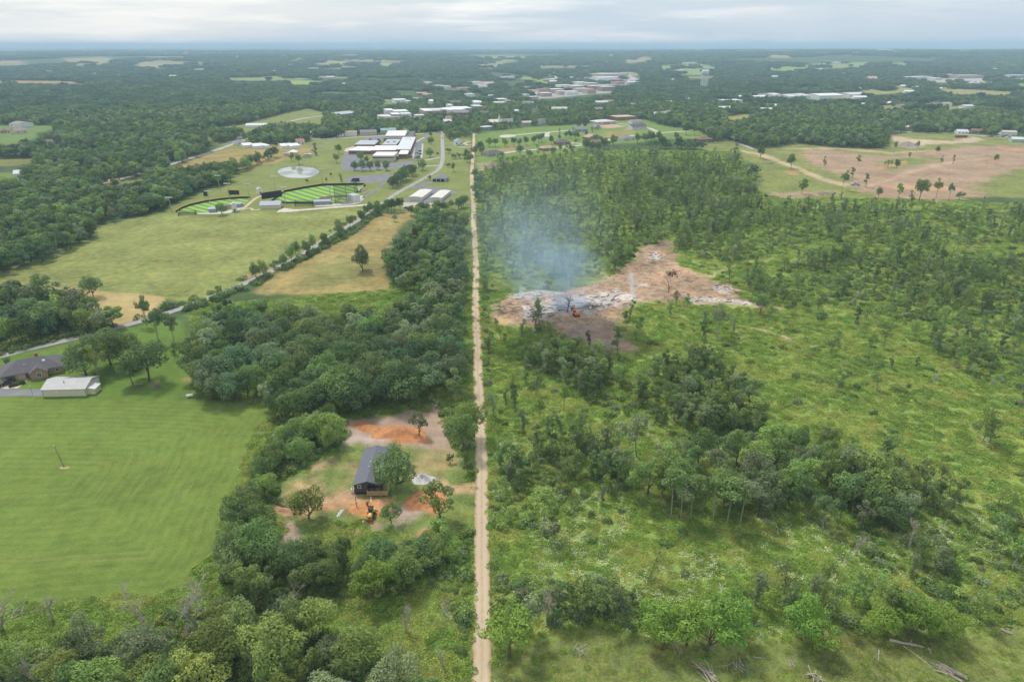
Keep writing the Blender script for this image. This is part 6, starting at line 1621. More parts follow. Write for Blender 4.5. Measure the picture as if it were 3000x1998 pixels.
# ------------------------------------------------------------------ vehicles
def wheels(o, spots, r, w):
    for (x, y) in spots:
        wh = MB().disc((x, y, r), (1, 0, 0), r, w, 16).build('wheel', RUBBER, o)
        MB().disc((x, y, r), (1, 0, 0), r * 0.55, w + 0.03, 12).build('rim', STEEL, wh)
def car(crop, x, y, rz, color, label, kind='car', group=None, scale=1.0):
    p = G(crop, x, y)
    o = empty({'car': 'parked_car', 'pickup': 'pickup_truck', 'van': 'camper_van', 'bus': 'school_bus'}[kind], (p[0], p[1], 0.06), rz); tag(o, label, {'car': 'car', 'pickup': 'pickup', 'van': 'camper', 'bus': 'bus'}[kind], group)
    o.scale = (scale,) * 3
    m = pmat('car_' + '_'.join('%d' % (c * 100) for c in color), color, 0.35, 0.05, 1.0, 0.5)
    if kind == 'car':
        MB().prism([(-2.2, 0.3), (2.2, 0.3), (2.25, 0.75), (2.0, 0.95), (1.1, 1.0), (-1.9, 1.02), (-2.2, 0.9)], 'x', -0.9, 0.9).build('body', m, o)
        MB().prism([(1.0, 1.003), (0.4, 1.45), (-1.1, 1.48), (-1.8, 1.003)], 'x', -0.78, 0.78).build('cabin_glass', GLASS, o)
        MB().box(-0.72, 0.72, -1.1, 0.35, 1.46, 1.52).build('roof', m, o)
        wheels(o, [(-0.85, 1.4), (0.85, 1.4), (-0.85, -1.4), (0.85, -1.4)], 0.34, 0.24)
    elif kind == 'pickup':
        MB().prism([(-2.8, 0.5), (2.8, 0.5), (2.85, 1.0), (2.6, 1.2), (1.1, 1.25), (-0.9, 1.25), (-0.9, 0.85), (-2.7, 0.85), (-2.8, 0.8)], 'x', -0.95, 0.95).build('body', m, o)
        MB().box(-0.95, -0.83, -2.75, -0.9, 0.852, 1.22).box(0.83, 0.95, -2.75, -0.9, 0.852, 1.22).box(-0.83, 0.83, -2.8, -2.7, 0.852, 1.2).build('bed_side', m, o)
        MB().prism([(1.05, 1.253), (0.5, 1.8), (-0.75, 1.82), (-0.88, 1.253)], 'x', -0.82, 0.82).build('cabin_glass', GLASS, o)
        MB().box(-0.76, 0.76, -0.75, 0.45, 1.805, 1.87).build('roof', m, o)
        wheels(o, [(-0.88, 1.8), (0.88, 1.8), (-0.88, -1.8), (0.88, -1.8)], 0.42, 0.28)
        for sx in (-0.7, 0.7): MB().box(sx - 0.16, sx + 0.16, 2.82, 2.87, 0.85, 1.02).build('headlight', WHITE, o)
    elif kind == 'bus':
        MB().prism([(-5.2, 0.6), (5.4, 0.6), (5.4, 1.5), (4.0, 1.7), (3.8, 2.9), (-5.2, 2.9)], 'x', -1.2, 1.2).build('body', m, o)
        for sx in (-1.22, 1.19): MB().box(sx, sx + 0.03, -4.9, 3.4, 1.8, 2.5).build('window_strip', GLASS, o)
        MB().box(-1.1, 1.1, -5.0, 3.6, 2.903, 3.0).build('roof', WHITE, o)
        wheels(o, [(-1.05, 3.2), (1.05, 3.2), (-1.05, -3.0), (1.05, -3.0)], 0.5, 0.3)
    else:
        MB().box(-1.2, 1.2, -4.0, 2.0, 0.5, 3.0).build('body', m, o)
        MB().prism([(2.0, 0.5), (3.6, 0.5), (3.6, 1.2), (2.9, 1.5), (2.4, 2.4), (2.0, 2.4)], 'x', -1.1, 1.1).build('cab', m, o)
        MB().box(-1.22, -1.2, -3, 1, 1.6, 2.2).box(1.2, 1.22, -3, 1, 1.6, 2.2).build('window_strip', GLASS, o)
        wheels(o, [(-1.0, 2.6), (1.0, 2.6), (-1.0, -2.4), (1.0, -2.4)], 0.42, 0.28)
    return o
car('H', 55, 1340, -0.55 + math.pi, (0.03, 0.03, 0.035), 'black pickup parked in front of the brick house garage', 'pickup')
car('F', 1412, 405, 1.45, (0.05, 0.06, 0.08), 'dark car parked highest beside the right wing of the school')
car('F', 1412, 440, 1.45, (0.10, 0.12, 0.15), 'dark grey car parked lower beside the right wing of the school')
car('F', 1370, 425, 1.45, (0.5, 0.5, 0.5), 'silver car on the left side of the school drop-off lane')
car('F', 600, 778, 1.6, (0.03, 0.03, 0.03), 'black van parked in the middle of the lower parking lot', 'van')
car('F', 628, 772, 1.6, (0.6, 0.6, 0.6), 'white car beside the black van in the lower parking lot')
car('F', 1695, 240, 0.0, (0.6, 0.6, 0.62), 'white car driving on the road right of the school')
car('C', 1130, 1040, 1.3, (0.5, 0.03, 0.03), 'red car outside the brick subdivision house')
car('C', 1195, 1040, 1.2, (0.1, 0.16, 0.3), 'blue car outside the brick subdivision house')
car('E', 1405, 350, 1.7, (0.62, 0.56, 0.48), 'beige camper on the grass above the pond', 'van', scale=1.25)
car('E', 1440, 340, 0.4, (0.66, 0.66, 0.66), 'white camper next to the evergreen above the pond', 'van')
car('E', 1225, 335, 1.2, (0.66, 0.66, 0.66), 'white truck behind the pond trees', 'van')
car('E', 1330, 82, 1.4, (0.72, 0.36, 0.02), 'leftmost yellow school bus beyond the mobile homes', 'bus')
car('E', 1432, 70, 1.2, (0.72, 0.36, 0.02), 'middle yellow school bus beyond the mobile homes', 'bus', scale=1.2)
car('E', 1545, 75, 1.5, (0.68, 0.5, 0.25), 'rightmost cream school bus beyond the mobile homes', 'bus', scale=1.3)
car('D', 1128, 1098, 1.3, (0.45, 0.52, 0.6), 'pale blue work truck on the track below the dirt slope', 'pickup', scale=1.3)
car('F', 1632, 435, 0.3, (0.05, 0.05, 0.06), 'dark trailer on the grass right of the school', 'van', scale=0.7)
car('F', 1238, 1118, 0.6, (0.06, 0.06, 0.07), 'dark car on the gravel below the storage blocks')
car('F', 1380, 1085, 1.4, (0.7, 0.7, 0.68), 'white car behind the trees below the storage blocks')
car('F', 1510, 1085, 1.5, (0.68, 0.66, 0.62), 'cream car behind the trees below the storage blocks')
car('C', 1700, 845, 1.4, (0.4, 0.05, 0.05), 'red pickup near the unfinished building', 'pickup')
for k in range(9):
    car('D', 2090 + k * 22, 742 + (k % 2) * 6, 1.4 + 0.2 * (k % 3), [(0.6, 0.6, 0.6), (0.3, 0.05, 0.05), (0.1, 0.12, 0.2), (0.62, 0.6, 0.55)][k % 4], 'car parked in the yard of the white roadside garage', group='cars at the roadside garage', scale=1.1)
for k in range(26):
    car('D', 1960 + k * 38, 346 + (k * 7 % 9), 1.3, [(0.6, 0.6, 0.6), (0.1, 0.12, 0.2), (0.35, 0.36, 0.4), (0.3, 0.05, 0.05)][k % 4], 'tiny parked vehicle in the lot of the far right warehouses', group='vehicles at the far right warehouses', scale=2.0)
# red shipping container
p = G('D', 1895, 752)
o = empty('container', (p[0], p[1], 0), 0.05); tag(o, 'long rust-red freight container on the grass by the right-hand road', 'container')
MB().box(-8, 8, -1.3, 1.3, 0.15, 2.9).build('body', pmat('container_red', (0.30, 0.07, 0.045), 0.7, 0.2, 1.0), o)
for k in range(31):
    MB().box(-7.9 + k * 0.52, -7.65 + k * 0.52, -1.35, -1.302, 0.25, 2.8).build('rib', pmat('container_red', (0.30, 0.07, 0.045)), o)
# tent canopy at the pond
p = G('E', 1285, 322)
o = empty('canopy_tent', (p[0], p[1], 0)); tag(o, 'white canopy tent behind the pond trees', 'tent')
MB().add([(-5, -4, 3), (5, -4, 3), (5, 4, 3), (-5, 4, 3), (0, 0, 5.4)], [(0, 1, 4), (1, 2, 4), (2, 3, 4), (3, 0, 4), (3, 2, 1, 0)]).build('canopy', WHITE, o)
for sx in (-4.8, 4.8):
    for sy in (-3.8, 3.8): MB().tube((sx, sy, 0), (sx, sy, 3.0), 0.1).build('pole', STEEL, o)

# --- backhoe loader in the yard (nose with bucket towards the camera)
p = G('I', 1217, 1128)
bk = empty('backhoe_loader', (p[0], p[1], 0), 0.03); bk.scale = (0.85,) * 3; tag(bk, 'yellow backhoe loader with its front bucket down in the yard', 'backhoe')
MB().prism([(-2.6, 0.7), (1.9, 0.7), (2.1, 1.0), (1.9, 1.35), (0.4, 1.45), (-2.6, 1.25)], 'x', -0.5, 0.5).build('chassis', DARK_GREY, bk)
# local y: + away from camera; nose at -y
MB().prism([(-2.7, 1.255), (-0.9, 1.46), (-0.9, 1.95), (-1.2, 2.0), (-2.5, 1.75), (-2.7, 1.6)], 'x', -0.48, 0.48).build('hood', MACHINE_YELLOW, bk)
MB().box(-0.2, 0.2, -2.2, -1.4, 1.95, 2.02).build('hood_vent', WHITE, bk)
for sx in (-0.72, 0.62):
    for sy in (-0.85, 0.85): MB().box(sx, sx + 0.1, sy - 0.05, sy + 0.05, 1.4, 2.85).build('cab_pillar', MACHINE_YELLOW, bk)
MB().box(-0.61, 0.61, -0.78, 0.78, 1.46, 2.8).build('cab_glass', GLASS, bk)
MB().box(-0.82, 0.82, -1.0, 1.0, 2.853, 3.0).build('cab_roof', BLACK, bk)
wheels(bk, [(-0.98, 0.9), (0.98, 0.9)], 0.78, 0.5); wheels(bk, [(-0.9, -1.8), (0.9, -1.8)], 0.5, 0.36)
for sx in (-0.62, 0.62):
    MB().tube((sx, 0.0, 1.75), (sx, -2.3, 1.35), 0.11, 0.11, 5).build('loader_arm', MACHINE_YELLOW, bk)
    MB().tube((sx, -2.3, 1.35), (sx, -3.4, 0.5), 0.11, 0.11, 5).build('loader_arm', MACHINE_YELLOW, bk)
    MB().box(sx * 1.5 - 0.28, sx * 1.5 + 0.28, -0.3, 1.9, 1.55, 1.68).build('fender', MACHINE_YELLOW, bk)
MB().prism([(-3.35, 0.15), (-4.3, 0.08), (-4.3, 0.16), (-3.45, 0.28), (-3.3, 0.95), (-3.6, 1.15), (-3.55, 1.2), (-3.2, 1.0)], 'x', -1.12, 1.12).build('front_bucket', RUST, bk)
MB().tube((0, 1.6, 1.2), (-0.8, 3.4, 3.0), 0.2, 0.16, 6).build('boom', MACHINE_YELLOW, bk)
MB().tube((-0.8, 3.4, 3.0), (-2.0, 5.0, 1.4), 0.16, 0.12, 6).build('stick', DARK_GREY, bk)
MB().prism([(4.8, 0.3), (5.4, 0.4), (5.5, 1.2), (4.9, 1.5), (4.6, 0.9)], 'x', -2.4, -1.7).build('hoe_bucket', RUST, bk)
for sx in (-1, 1):
    MB().tube((sx * 0.5, 2.0, 1.1), (sx * 1.5, 2.2, 0.1), 0.1, 0.1, 5).build('stabiliser', MACHINE_YELLOW, bk)
    MB().box(sx * 1.5 - 0.25, sx * 1.5 + 0.25, 1.95, 2.45, 0.02, 0.1).build('stabiliser_foot', DARK_GREY, bk)

# --- orange excavator at the burn site
p = G('N', 795, 765)
ex_ = empty('excavator', (p[0], p[1], 0), 0.3); ex_.scale = (0.85,) * 3; tag(ex_, 'orange tracked excavator working at the edge of the smoking ash bed', 'excavator')
for sx in (-1.35, 0.75):
    MB().prism([(-2.0, 0.1), (2.0, 0.1), (2.3, 0.5), (2.0, 0.9), (-2.0, 0.9), (-2.3, 0.5)], 'x', sx, sx + 0.6).build('track', RUBBER, ex_)
MB().tube((0, 0, 0.7), (0, 0, 1.1), 0.9, 0.9, 12).build('turntable', DARK_GREY, ex_)
MB().prism([(-2.4, 1.1), (1.5, 1.1), (1.5, 1.9), (-0.5, 2.1), (-2.4, 2.2)], 'x', -1.3, 1.3).build('house', ORANGE, ex_)
MB().box(-1.28, -0.3, 0.1, 1.7, 1.902, 3.0).build('cab', GLASS, ex_)
MB().box(-1.32, -0.26, 0.05, 1.75, 3.002, 3.1).build('cab_roof', ORANGE, ex_)
MB().tube((0.3, 1.4, 1.6), (0.3, 4.2, 4.6), 0.35, 0.28, 5).build('boom', ORANGE, ex_)
MB().tube((0.3, 4.2, 4.6), (0.3, 6.8, 2.4), 0.25, 0.2, 5).build('stick', ORANGE, ex_)
MB().prism([(6.4, 1.0), (7.2, 1.2), (7.3, 2.2), (6.7, 2.5), (6.2, 1.8)], 'x', -0.3, 0.9).build('bucket', DARK_GREY, ex_)

# ------------------------------------------------------------------ heaps, logs, poles and small things
def mound(name, label, cat, cx, cy, rx, ry, h, mat, seed=1, rz=0.0, lumps=1, fine=0.12):
    n, k = 28, 9
    rng = np.random.default_rng(seed)
    ph = rng.uniform(0, 6.28, 4)
    V, Fc = [(0, 0, h)], []
    for j in range(1, k + 1):
        t = j / k
        for i in range(n):
            a = 2 * math.pi * i / n
            wob = 1 + 0.13 * math.sin(2 * a + ph[0]) + 0.08 * math.sin(3 * a + ph[1]) + 0.05 * math.sin(7 * a + ph[2])
            z = h * (0.5 + 0.5 * math.cos(math.pi * t)) * (1 + fine * rng.normal()) if j < k else -0.05
            if lumps > 1:
                z *= 0.8 + 0.35 * math.cos(2 * a + ph[3])
            V.append((rx * t * wob * math.cos(a), ry * t * wob * math.sin(a), max(z, -0.05) if j < k else -0.05))
    Fc += [(0, 1 + i, 1 + (i + 1) % n) for i in range(n)]
    for j in range(k - 1):
        Fc += [(1 + j * n + i, 1 + (j + 1) * n + i, 1 + (j + 1) * n + (i + 1) % n, 1 + j * n + (i + 1) % n) for i in range(n)]
    m = MB().add(V, Fc)
    o = m.build(name, mat, None, True)
    o.location = (cx, cy, 0); o.rotation_euler = (0, 0, rz)
    tag(o, label, cat)
    return o
RED_SOIL = pmat('red_soil', (0.50, 0.225, 0.095), 0.95, 0.25, 0.6, bump=0.6)
p = G('I', 1695, 800); mound('gravel_pile', 'flat-topped heap of pale grey gravel right of the black house', 'gravel heap', p[0], p[1], 3.2, 2.8, 1.9, pmat('crushed_stone', (0.62, 0.61, 0.59), 0.95, 0.12, 2.0, bump=0.6), 2, lumps=2, fine=0.05)
p = G('I', 1700, 1000); mound('dirt_mound', 'large mound of bright red dirt below the gravel heap', 'dirt heap', p[0], p[1], 5.5, 4.5, 1.3, RED_SOIL, 3, lumps=2)
p = G('I', 1480, 375); mound('dirt_bank', 'long bank of scraped red earth at the back of the yard', 'dirt heap', p[0], p[1], 9.5, 3.2, 1.8, RED_SOIL, 4, 0.1)
p = G('I', 1190, 330); mound('dirt_bank', 'left end of the red earth bank behind the yard', 'dirt heap', p[0], p[1], 5.5, 2.4, 1.3, RED_SOIL, 5, -0.35)
p = G('I', 1100, 1075); mound('dirt_mound', 'low spread of red dirt left of the backhoe', 'dirt heap', p[0], p[1], 3.2, 2.2, 0.5, RED_SOIL, 6)
p = G('I', 430, 1085); mound('spoil_ridge', 'ridge of dug-out tan soil beside the open trench', 'dirt heap', p[0], p[1], 7.0, 1.3, 0.9, pmat('tan_soil', (0.48, 0.28, 0.16), 0.95, 0.2, 1.0, bump=0.6), 7, -0.12)
p = G('D', 1500, 812); mound('spoil_heap', 'grey-brown spoil heap in the sandy pit at right', 'dirt heap', p[0], p[1], 16, 12, 4.5, pmat('grey_spoil', (0.30, 0.25, 0.20), 0.95, 0.3, 0.3, bump=0.6), 8)
p = G('C', 450, 1215); mound('spoil_heap', 'brown soil heap on the bare patch near the far end of the road', 'dirt heap', p[0], p[1], 10, 8, 3.2, pmat('brown_soil', (0.26, 0.19, 0.15), 0.95, 0.3, 0.3, bump=0.6), 9)
# trench: flat dark brown strip laid on level ground
ribbon('trench', GP('I', [(340, 1018), (420, 1050), (500, 1066), (560, 1072)]), 0.9, pmat('trench_soil', (0.08, 0.05, 0.035), 0.95, 0.3, 1.0), 0.03)

def sticks(name, label, cat, crop, x, y, n, length, rad, spread, mat, seed, up=0.25, align=None):
    """heap of separate branches or logs"""
    rng = np.random.default_rng(seed)
    p = G(crop, x, y)
    o = empty(name, (p[0], p[1], 0), rng.uniform(0, 6.28) if align is None else 0.0); tag(o, label, cat)
    for k in range(n):
        a = rng.uniform(0, 6.28) if align is None else align + rng.normal() * 0.35
        L_ = length * rng.uniform(0.45, 1.1); r = rad * rng.uniform(0.6, 1.3)
        c = rng.normal(size=2) * spread * 0.5
        z0 = r + rng.uniform(0, up * 2); z1 = max(r, z0 + rng.normal() * up)
        d = np.array([math.cos(a), math.sin(a)]) * L_ / 2
        bend = rng.normal(size=2) * L_ * 0.05
        m = MB().tube((c[0] - d[0], c[1] - d[1], z0), (c[0] + bend[0], c[1] + bend[1], (z0 + z1) / 2), r, r * 0.8, 5).tube((c[0] + bend[0], c[1] + bend[1], (z0 + z1) / 2), (c[0] + d[0], c[1] + d[1], z1), r * 0.8, r * 0.4, 5)
        m.build('branch' if rad < 0.12 else 'log', mat, o)
    return o
BLEACH = pmat('bleached_wood', (0.42, 0.36, 0.30), 0.9, 0.25, 2.0)
sticks('branch_pile', 'small brushwood pile on the pasture just right of the road', 'branch pile', 'L', 640, 1285, 12, 3.0, 0.06, 1.2, BLEACH, 1)
sticks('branch_pile', 'large pile of thick limbs at the bottom centre of the pasture', 'branch pile', 'L', 1810, 1500, 14, 5.5, 0.13, 1.6, BLEACH, 2, 0.4, 2.1)
sticks('branch_pile', 'forked dry branches right of the large limb pile', 'branch pile', 'L', 2090, 1420, 9, 5.0, 0.08, 1.8, BLEACH, 3, 0.3, 1.3)
sticks('branch_pile', 'pile of pale sticks at the lower right of the pasture', 'branch pile', 'M', 1650, 1480, 16, 4.2, 0.10, 1.3, BLEACH, 4, 0.3, 2.4)
sticks('branch_pile', 'heap of broken limbs at the bottom edge right of centre', 'branch pile', 'M', 430, 1535, 12, 3.2, 0.11, 1.2, BLEACH, 5, 0.4)
sticks('fallen_branch', 'thin crooked branches lying left of the broken limb heap', 'branch', 'M', 215, 1390, 4, 4.5, 0.06, 1.0, BLEACH, 6, 0.1, 1.4)
sticks('fallen_branch', 'loose sticks under the bright trees on the pasture edge', 'branch', 'L', 1540, 1240, 5, 3.5, 0.09, 1.8, BLEACH, 7, 0.15, 1.8)
sticks('brush_pile', 'brown brushwood heap on the grass left of the road', 'branch pile', 'K', 1740, 910, 18, 3.2, 0.05, 2.0, DEAD_WOOD, 8, 0.5)
sticks('brush_pile', 'brush heap at the back of the red earth bank', 'branch pile', 'I', 1780, 125, 26, 4.0, 0.06, 4.5, DEAD_WOOD, 9, 0.7)
sticks('slash_pile', 'grey slash pile at the left end of the burn site', 'branch pile', 'N', 295, 735, 60, 5.0, 0.13, 8.0, pmat('grey_slash', (0.2, 0.18, 0.17), 0.9, 0.3), 10, 1.2)
sticks('log_pile', 'heap of old stumps and logs on the stubble field', 'log pile', 'H', 610, 520, 55, 3.2, 0.42, 9.0, pmat('old_stumps', (0.24, 0.19, 0.165), 0.95, 0.4, 1.0), 11, 0.9)
sticks('slash_pile', 'dark slash heap below the burn site track', 'branch pile', 'N', 1000, 970, 30, 5.0, 0.1, 6.0, DEAD_WOOD, 12, 0.8)
sticks('slash_pile', 'brown slash at the foot of the cleared hillside', 'branch pile', 'D', 900, 1160, 30, 7.0, 0.2, 9.0, DEAD_WOOD, 13, 0.8)
sticks('slash_pile', 'dark slash line on the left of the cleared hillside', 'branch pile', 'D', 500, 945, 24, 8.0, 0.22, 9.0, DEAD_WOOD, 14, 0.8)
def log(label, crop, x0, y0, x1, y1, r, mat=BLEACH):
    A, B = G(crop, x0, y0), G(crop, x1, y1)
    d = B - A
    m = MB(); prev = np.array([0, 0, r]); n = 5
    rng = np.random.default_rng(int(x0 + y0))
    for k in range(1, n + 1):
        q = np.array([d[0] * k / n + rng.normal() * 0.08, d[1] * k / n + rng.normal() * 0.08, r * (1 - 0.1 * k)])
        m.tube(prev, q, r * (1.05 - 0.1 * k + 0.1), r * (1.05 - 0.1 * k), 8); prev = q
    m.tube((d[0] * .6, d[1] * .6, r), (d[0] * .6 + 0.5, d[1] * .6 + 0.4, r + 0.6), r * 0.35, r * 0.15, 5)
    o = m.build('fallen_log', mat); o.location = (A[0], A[1], 0); return tag(o, label, 'log')
log('long straight fallen log under the low bright trees on the pasture', 'M', 1110, 1190, 1425, 1247, 0.32)
log('short pale log at the left end of the lower pasture edge', 'L', 1050, 1082, 1098, 1120, 0.22)
log('brown log at the far right of the lower pasture edge', 'M', 2135, 1088, 2240, 1130, 0.3)
log('thin broken trunk lying at the right of the pasture', 'M', 1470, 1260, 1495, 1310, 0.2)
log('upright-looking pale stick on the middle right pasture', 'M', 1015, 1275, 1010, 1365, 0.12)
log('long thin pole lying across the right pasture', 'M', 1240, 1235, 1520, 1435, 0.10)
log('pale curved fallen limb at the foot of the grove', 'O', 1840, 1325, 1935, 1275, 0.14)
log('grey fallen trunk on the weeds in front of the grove', 'L', 1580, 695, 1705, 755, 0.16)
log('pale trunk lying on the far right weeds', 'Q', 2010, 1195, 2070, 1250, 0.14)
log('thin pale log on the upper right weeds', 'Q', 200, 535, 285, 572, 0.15)
log('thin fallen stem in the middle of the bright weeds', 'Q', 560, 945, 690, 990, 0.12)
log('weathered log on the pasture below the tall bright tree', 'L', 2220, 1335, 2340, 1355, 0.1)
# charred logs and embers in the ash bed
rng_c = np.random.default_rng(88)
cm_ = MB()
ash_polys = [zz[1] for zz in Z if zz[0] == 'ash_bed']
cnt = 0
for poly in ash_polys:
    a, b = poly_points(poly, 3.4, rng_c)
    for x, y in zip(a, b):
        if rng_c.uniform() < 0.55:
            t = rng_c.normal() * 0.5 + 0.25; L_ = rng_c.uniform(1.0, 4.5); r = rng_c.uniform(0.08, 0.22)
            cm_.tube((x - math.cos(t) * L_ / 2, y - math.sin(t) * L_ / 2, r), (x + math.cos(t) * L_ / 2, y + math.sin(t) * L_ / 2, r + rng_c.uniform(0, 0.4)), r, r * 0.6, 5)
cl = cm_.build('charred_debris', pmat('char_dark', (0.075, 0.068, 0.065), 0.95, 0.4)); tag(cl, 'charred logs and cinders strewn over the pale ash beds', 'debris', None, 'stuff')
cm2 = MB()
for poly in ash_polys:
    a, b = poly_points(poly, 2.4, rng_c)
    for x, y in zip(a, b):
        if rng_c.uniform() < 0.6:
            r = rng_c.uniform(0.4, 1.3); h = rng_c.uniform(0.15, 0.55)
            n = 7; ph = rng_c.uniform(0, 6.28)
            V = [(x, y, h)] + [(x + r * rng_c.uniform(0.7, 1.2) * math.cos(2 * math.pi * i / n + ph), y + r * rng_c.uniform(0.7, 1.2) * math.sin(2 * math.pi * i / n + ph), 0.0) for i in range(n)]
            cm2.add(V, [(0, 1 + i, 1 + (i + 1) % n) for i in range(n)])
cl2 = cm2.build('ash_heaps', pmat('ash_lumps', (0.50, 0.455, 0.40), 0.95, 0.3, 0.6)); tag(cl2, 'low lumpy heaps of pale wood ash at the burn site', 'ash', None, 'stuff')

cm3 = MB()
for zz in Z:
    if zz[0] != 'burn_site': continue
    a, b = poly_points(zz[1], 2.6, rng_c)
    for x, y in zip(a, b):
        if rng_c.uniform() < 0.45:
            t = rng_c.uniform(0, 3.14); L_ = rng_c.uniform(0.4, 2.2); r = rng_c.uniform(0.04, 0.13)
            cm3.tube((x - math.cos(t) * L_ / 2, y - math.sin(t) * L_ / 2, r), (x + math.cos(t) * L_ / 2, y + math.sin(t) * L_ / 2, r + rng_c.uniform(0, 0.2)), r, r * 0.6, 4)
cl3 = cm3.build('scattered_wood', pmat('wood_scraps', (0.24, 0.18, 0.13), 0.95, 0.5, 0.2)); tag(cl3, 'broken wood scraps strewn over the brown burn site soil', 'debris', None, 'stuff')

def utility_pole(label, crop, x, y, h, group=None, arm=True):
    p = G(crop, x, y)
    o = empty('utility_pole', (p[0], p[1], 0), 0.2); tag(o, label, 'utility pole', group)
    MB().tube((0, 0, 0), (0, 0, h), 0.17, 0.11, 7).build('pole', POLE_WOOD, o)
    if arm:
        MB().box(-1.1, 1.1, -0.07, 0.07, h - 0.6, h - 0.45).build('crossarm', POLE_WOOD, o)
        for sx in (-0.95, 0, 0.95):
            MB().tube((sx, 0, h - 0.449), (sx, 0, h - 0.25), 0.06).build('insulator', WHITE, o)
for k, x in enumerate((1590, 1650, 1730, 1825)):
    utility_pole('wooden power pole in the line along the right-hand road', 'D', x, 718 + k * 2, 16, 'power poles along the right-hand road')
utility_pole('single wooden pole beside the gravel road near the far hedge', 'B', 1957, 1195, 13)
utility_pole('wooden pole in the yard hedge left of the black house', 'I', 300, 830, 6.5, arm=False)
utility_pole('lone power pole by the old cream house at left', 'A', 1000, 1330, 12)
# temporary meter pole by the house, white service cabinet, pipes
p = G('I', 1083, 1052)
o = empty('meter_pole', (p[0], p[1], 0)); tag(o, 'grey electric meter pole in front of the black house', 'pole')
MB().tube((0, 0, 0), (-0.25, 0.2, 6.0), 0.11, 0.09, 7).build('pole', POLE_WOOD, o)
MB().box(-0.2, 0.2, -0.3, -0.12, 1.2, 1.9).build('meter_box', STEEL, o)
p = G('I', 1047, 915)
o = empty('air_conditioner', (p[0], p[1], 0)); tag(o, 'white air conditioning unit at the left front corner of the black house', 'air conditioner')
MB().box(-0.45, 0.45, -0.4, 0.4, 0.1, 1.25).build('casing', WHITE, o); MB().box(-0.5, 0.5, -0.45, 0.45, 0, 0.099).build('slab', CONCRETE, o)
MB().tube((0, 0, 1.252), (0, 0, 1.3), 0.3, 0.3, 12).build('fan_grille', DARK_GREY, o)
def pipe_heap(label, crop, x, y, n, L_, ang, seed):
    rng = np.random.default_rng(seed); p = G(crop, x, y)
    o = empty('pipe_stack', (p[0], p[1], 0), ang); tag(o, label, 'pipes')
    for k in range(n):
        yy = (k - n / 2) * 0.22
        MB().tube((-L_ / 2 + rng.normal() * 0.3, yy, 0.1), (L_ / 2 + rng.normal() * 0.3, yy + rng.normal() * 0.1, 0.1 + 0.03 * k), 0.075).build('pipe', WHITE, o)
pipe_heap('white plastic pipes lying on the dirt left of the backhoe', 'I', 925, 1110, 4, 2.8, 1.35, 1)
pipe_heap('white drain pipe lying below the timber deck', 'I', 1212, 985, 2, 2.6, 1.75, 2)
p = G('I', 1147, 1185); mound('white_sack', 'small white sack on the ground left of the front bucket', 'sack', p[0], p[1], 0.5, 0.35, 0.35, WHITE, 3)
p = G('I', 310, 990); mound('white_sack', 'white plastic sheet at the head of the trench', 'plastic sheet', p[0], p[1], 0.5, 1.0, 0.4, WHITE, 4)
p = G('I', 485, 990); mound('yellow_bag', 'yellow bag beside the open trench', 'bag', p[0], p[1], 0.4, 0.5, 0.35, YELLOW, 5)
# hay-rake style pole in the mown field
p = G('U', 148, 1075)
o = empty('field_pole', (p[0], p[1], 0)); tag(o, 'leaning timber pole with bare soil at its foot in the mown field', 'pole')
MB().tube((0, 0, -0.2), (-1.4, 0.5, 7.2), 0.12, 0.09, 7).build('pole', POLE_WOOD, o)
MB().tube((-1.4, 0.5, 7.2), (-1.42, 0.51, 7.6), 0.12, 0.1, 7).build('cap', WHITE, o)
mound('soil_ring', 'small bare soil patch under the leaning field pole', 'soil', p[0], p[1], 1.5, 0.9, 0.15, pmat('bare_soil', (0.40, 0.30, 0.15), 0.95, 0.3, 1.0), 12)
# hedge and mower by the brick house, fire pit and picnic table on the lawn
p = G('H', 160, 1345)
qb = QB(); rg = np.random.default_rng(8)
n = 700; P_ = np.stack([rg.uniform(-2.6, 2.6, n), rg.uniform(-0.7, 0.7, n), rg.uniform(0, 1.1, n)], 1)
nr = np.stack([0.3 * rg.normal(size=n), P_[:, 1], 0.6 + 0.3 * rg.normal(size=n)], 1); nr /= np.linalg.norm(nr, axis=1)[:, None]
qb.leaves(P_, nr, 0.3, rg.uniform(0, 1, n), rg)
hd = link_obj('clipped_hedge', qb.mesh('hedge', BARK, 0)); hd.color = (0.05, 0.10, 0.025, 1); hd.location = (p[0], p[1], 0); hd.rotation_euler = (0, 0, 0.75); tag(hd, 'short clipped dark hedge between the drive and the brick house walk', 'hedge')
p = G('H', 108, 1312)
o = empty('ride_on_mower', (p[0], p[1], 0.05), 0.6); tag(o, 'orange ride-on mower in front of the brick house', 'mower')
MB().prism([(-0.9, 0.3), (0.9, 0.3), (0.9, 0.7), (0.1, 0.85), (-0.9, 0.75)], 'x', -0.45, 0.45).build('body', ORANGE, o); MB().box(-0.3, 0.3, -0.6, -0.1, 0.8, 1.2).build('seat', BLACK, o)
wheels(o, [(-0.5, 0.65), (0.5, 0.65), (-0.5, -0.6), (0.5, -0.6)], 0.26, 0.2)
p = G('H', 1270, 1350)
o = empty('picnic_table', (p[0], p[1], 0), 0.1); tag(o, 'wooden picnic table under the large lawn tree', 'table')
MB().box(-1.6, 1.6, -0.45, 0.45, 0.7, 0.78).build('table_top', DECK, o)
for sy in (-0.85, 0.85): MB().box(-1.6, 1.6, sy - 0.15, sy + 0.15, 0.42, 0.48).build('bench_seat', DECK, o)
for sx in (-1.2, 1.2): MB().box(sx - 0.06, sx + 0.06, -0.8, 0.8, 0.3, 0.41).box(sx - 0.06, sx + 0.06, -0.5, -0.35, 0, 0.3).box(sx - 0.06, sx + 0.06, 0.35, 0.5, 0, 0.3).build('leg', DECK, o)
p = G('H', 1440, 1360)
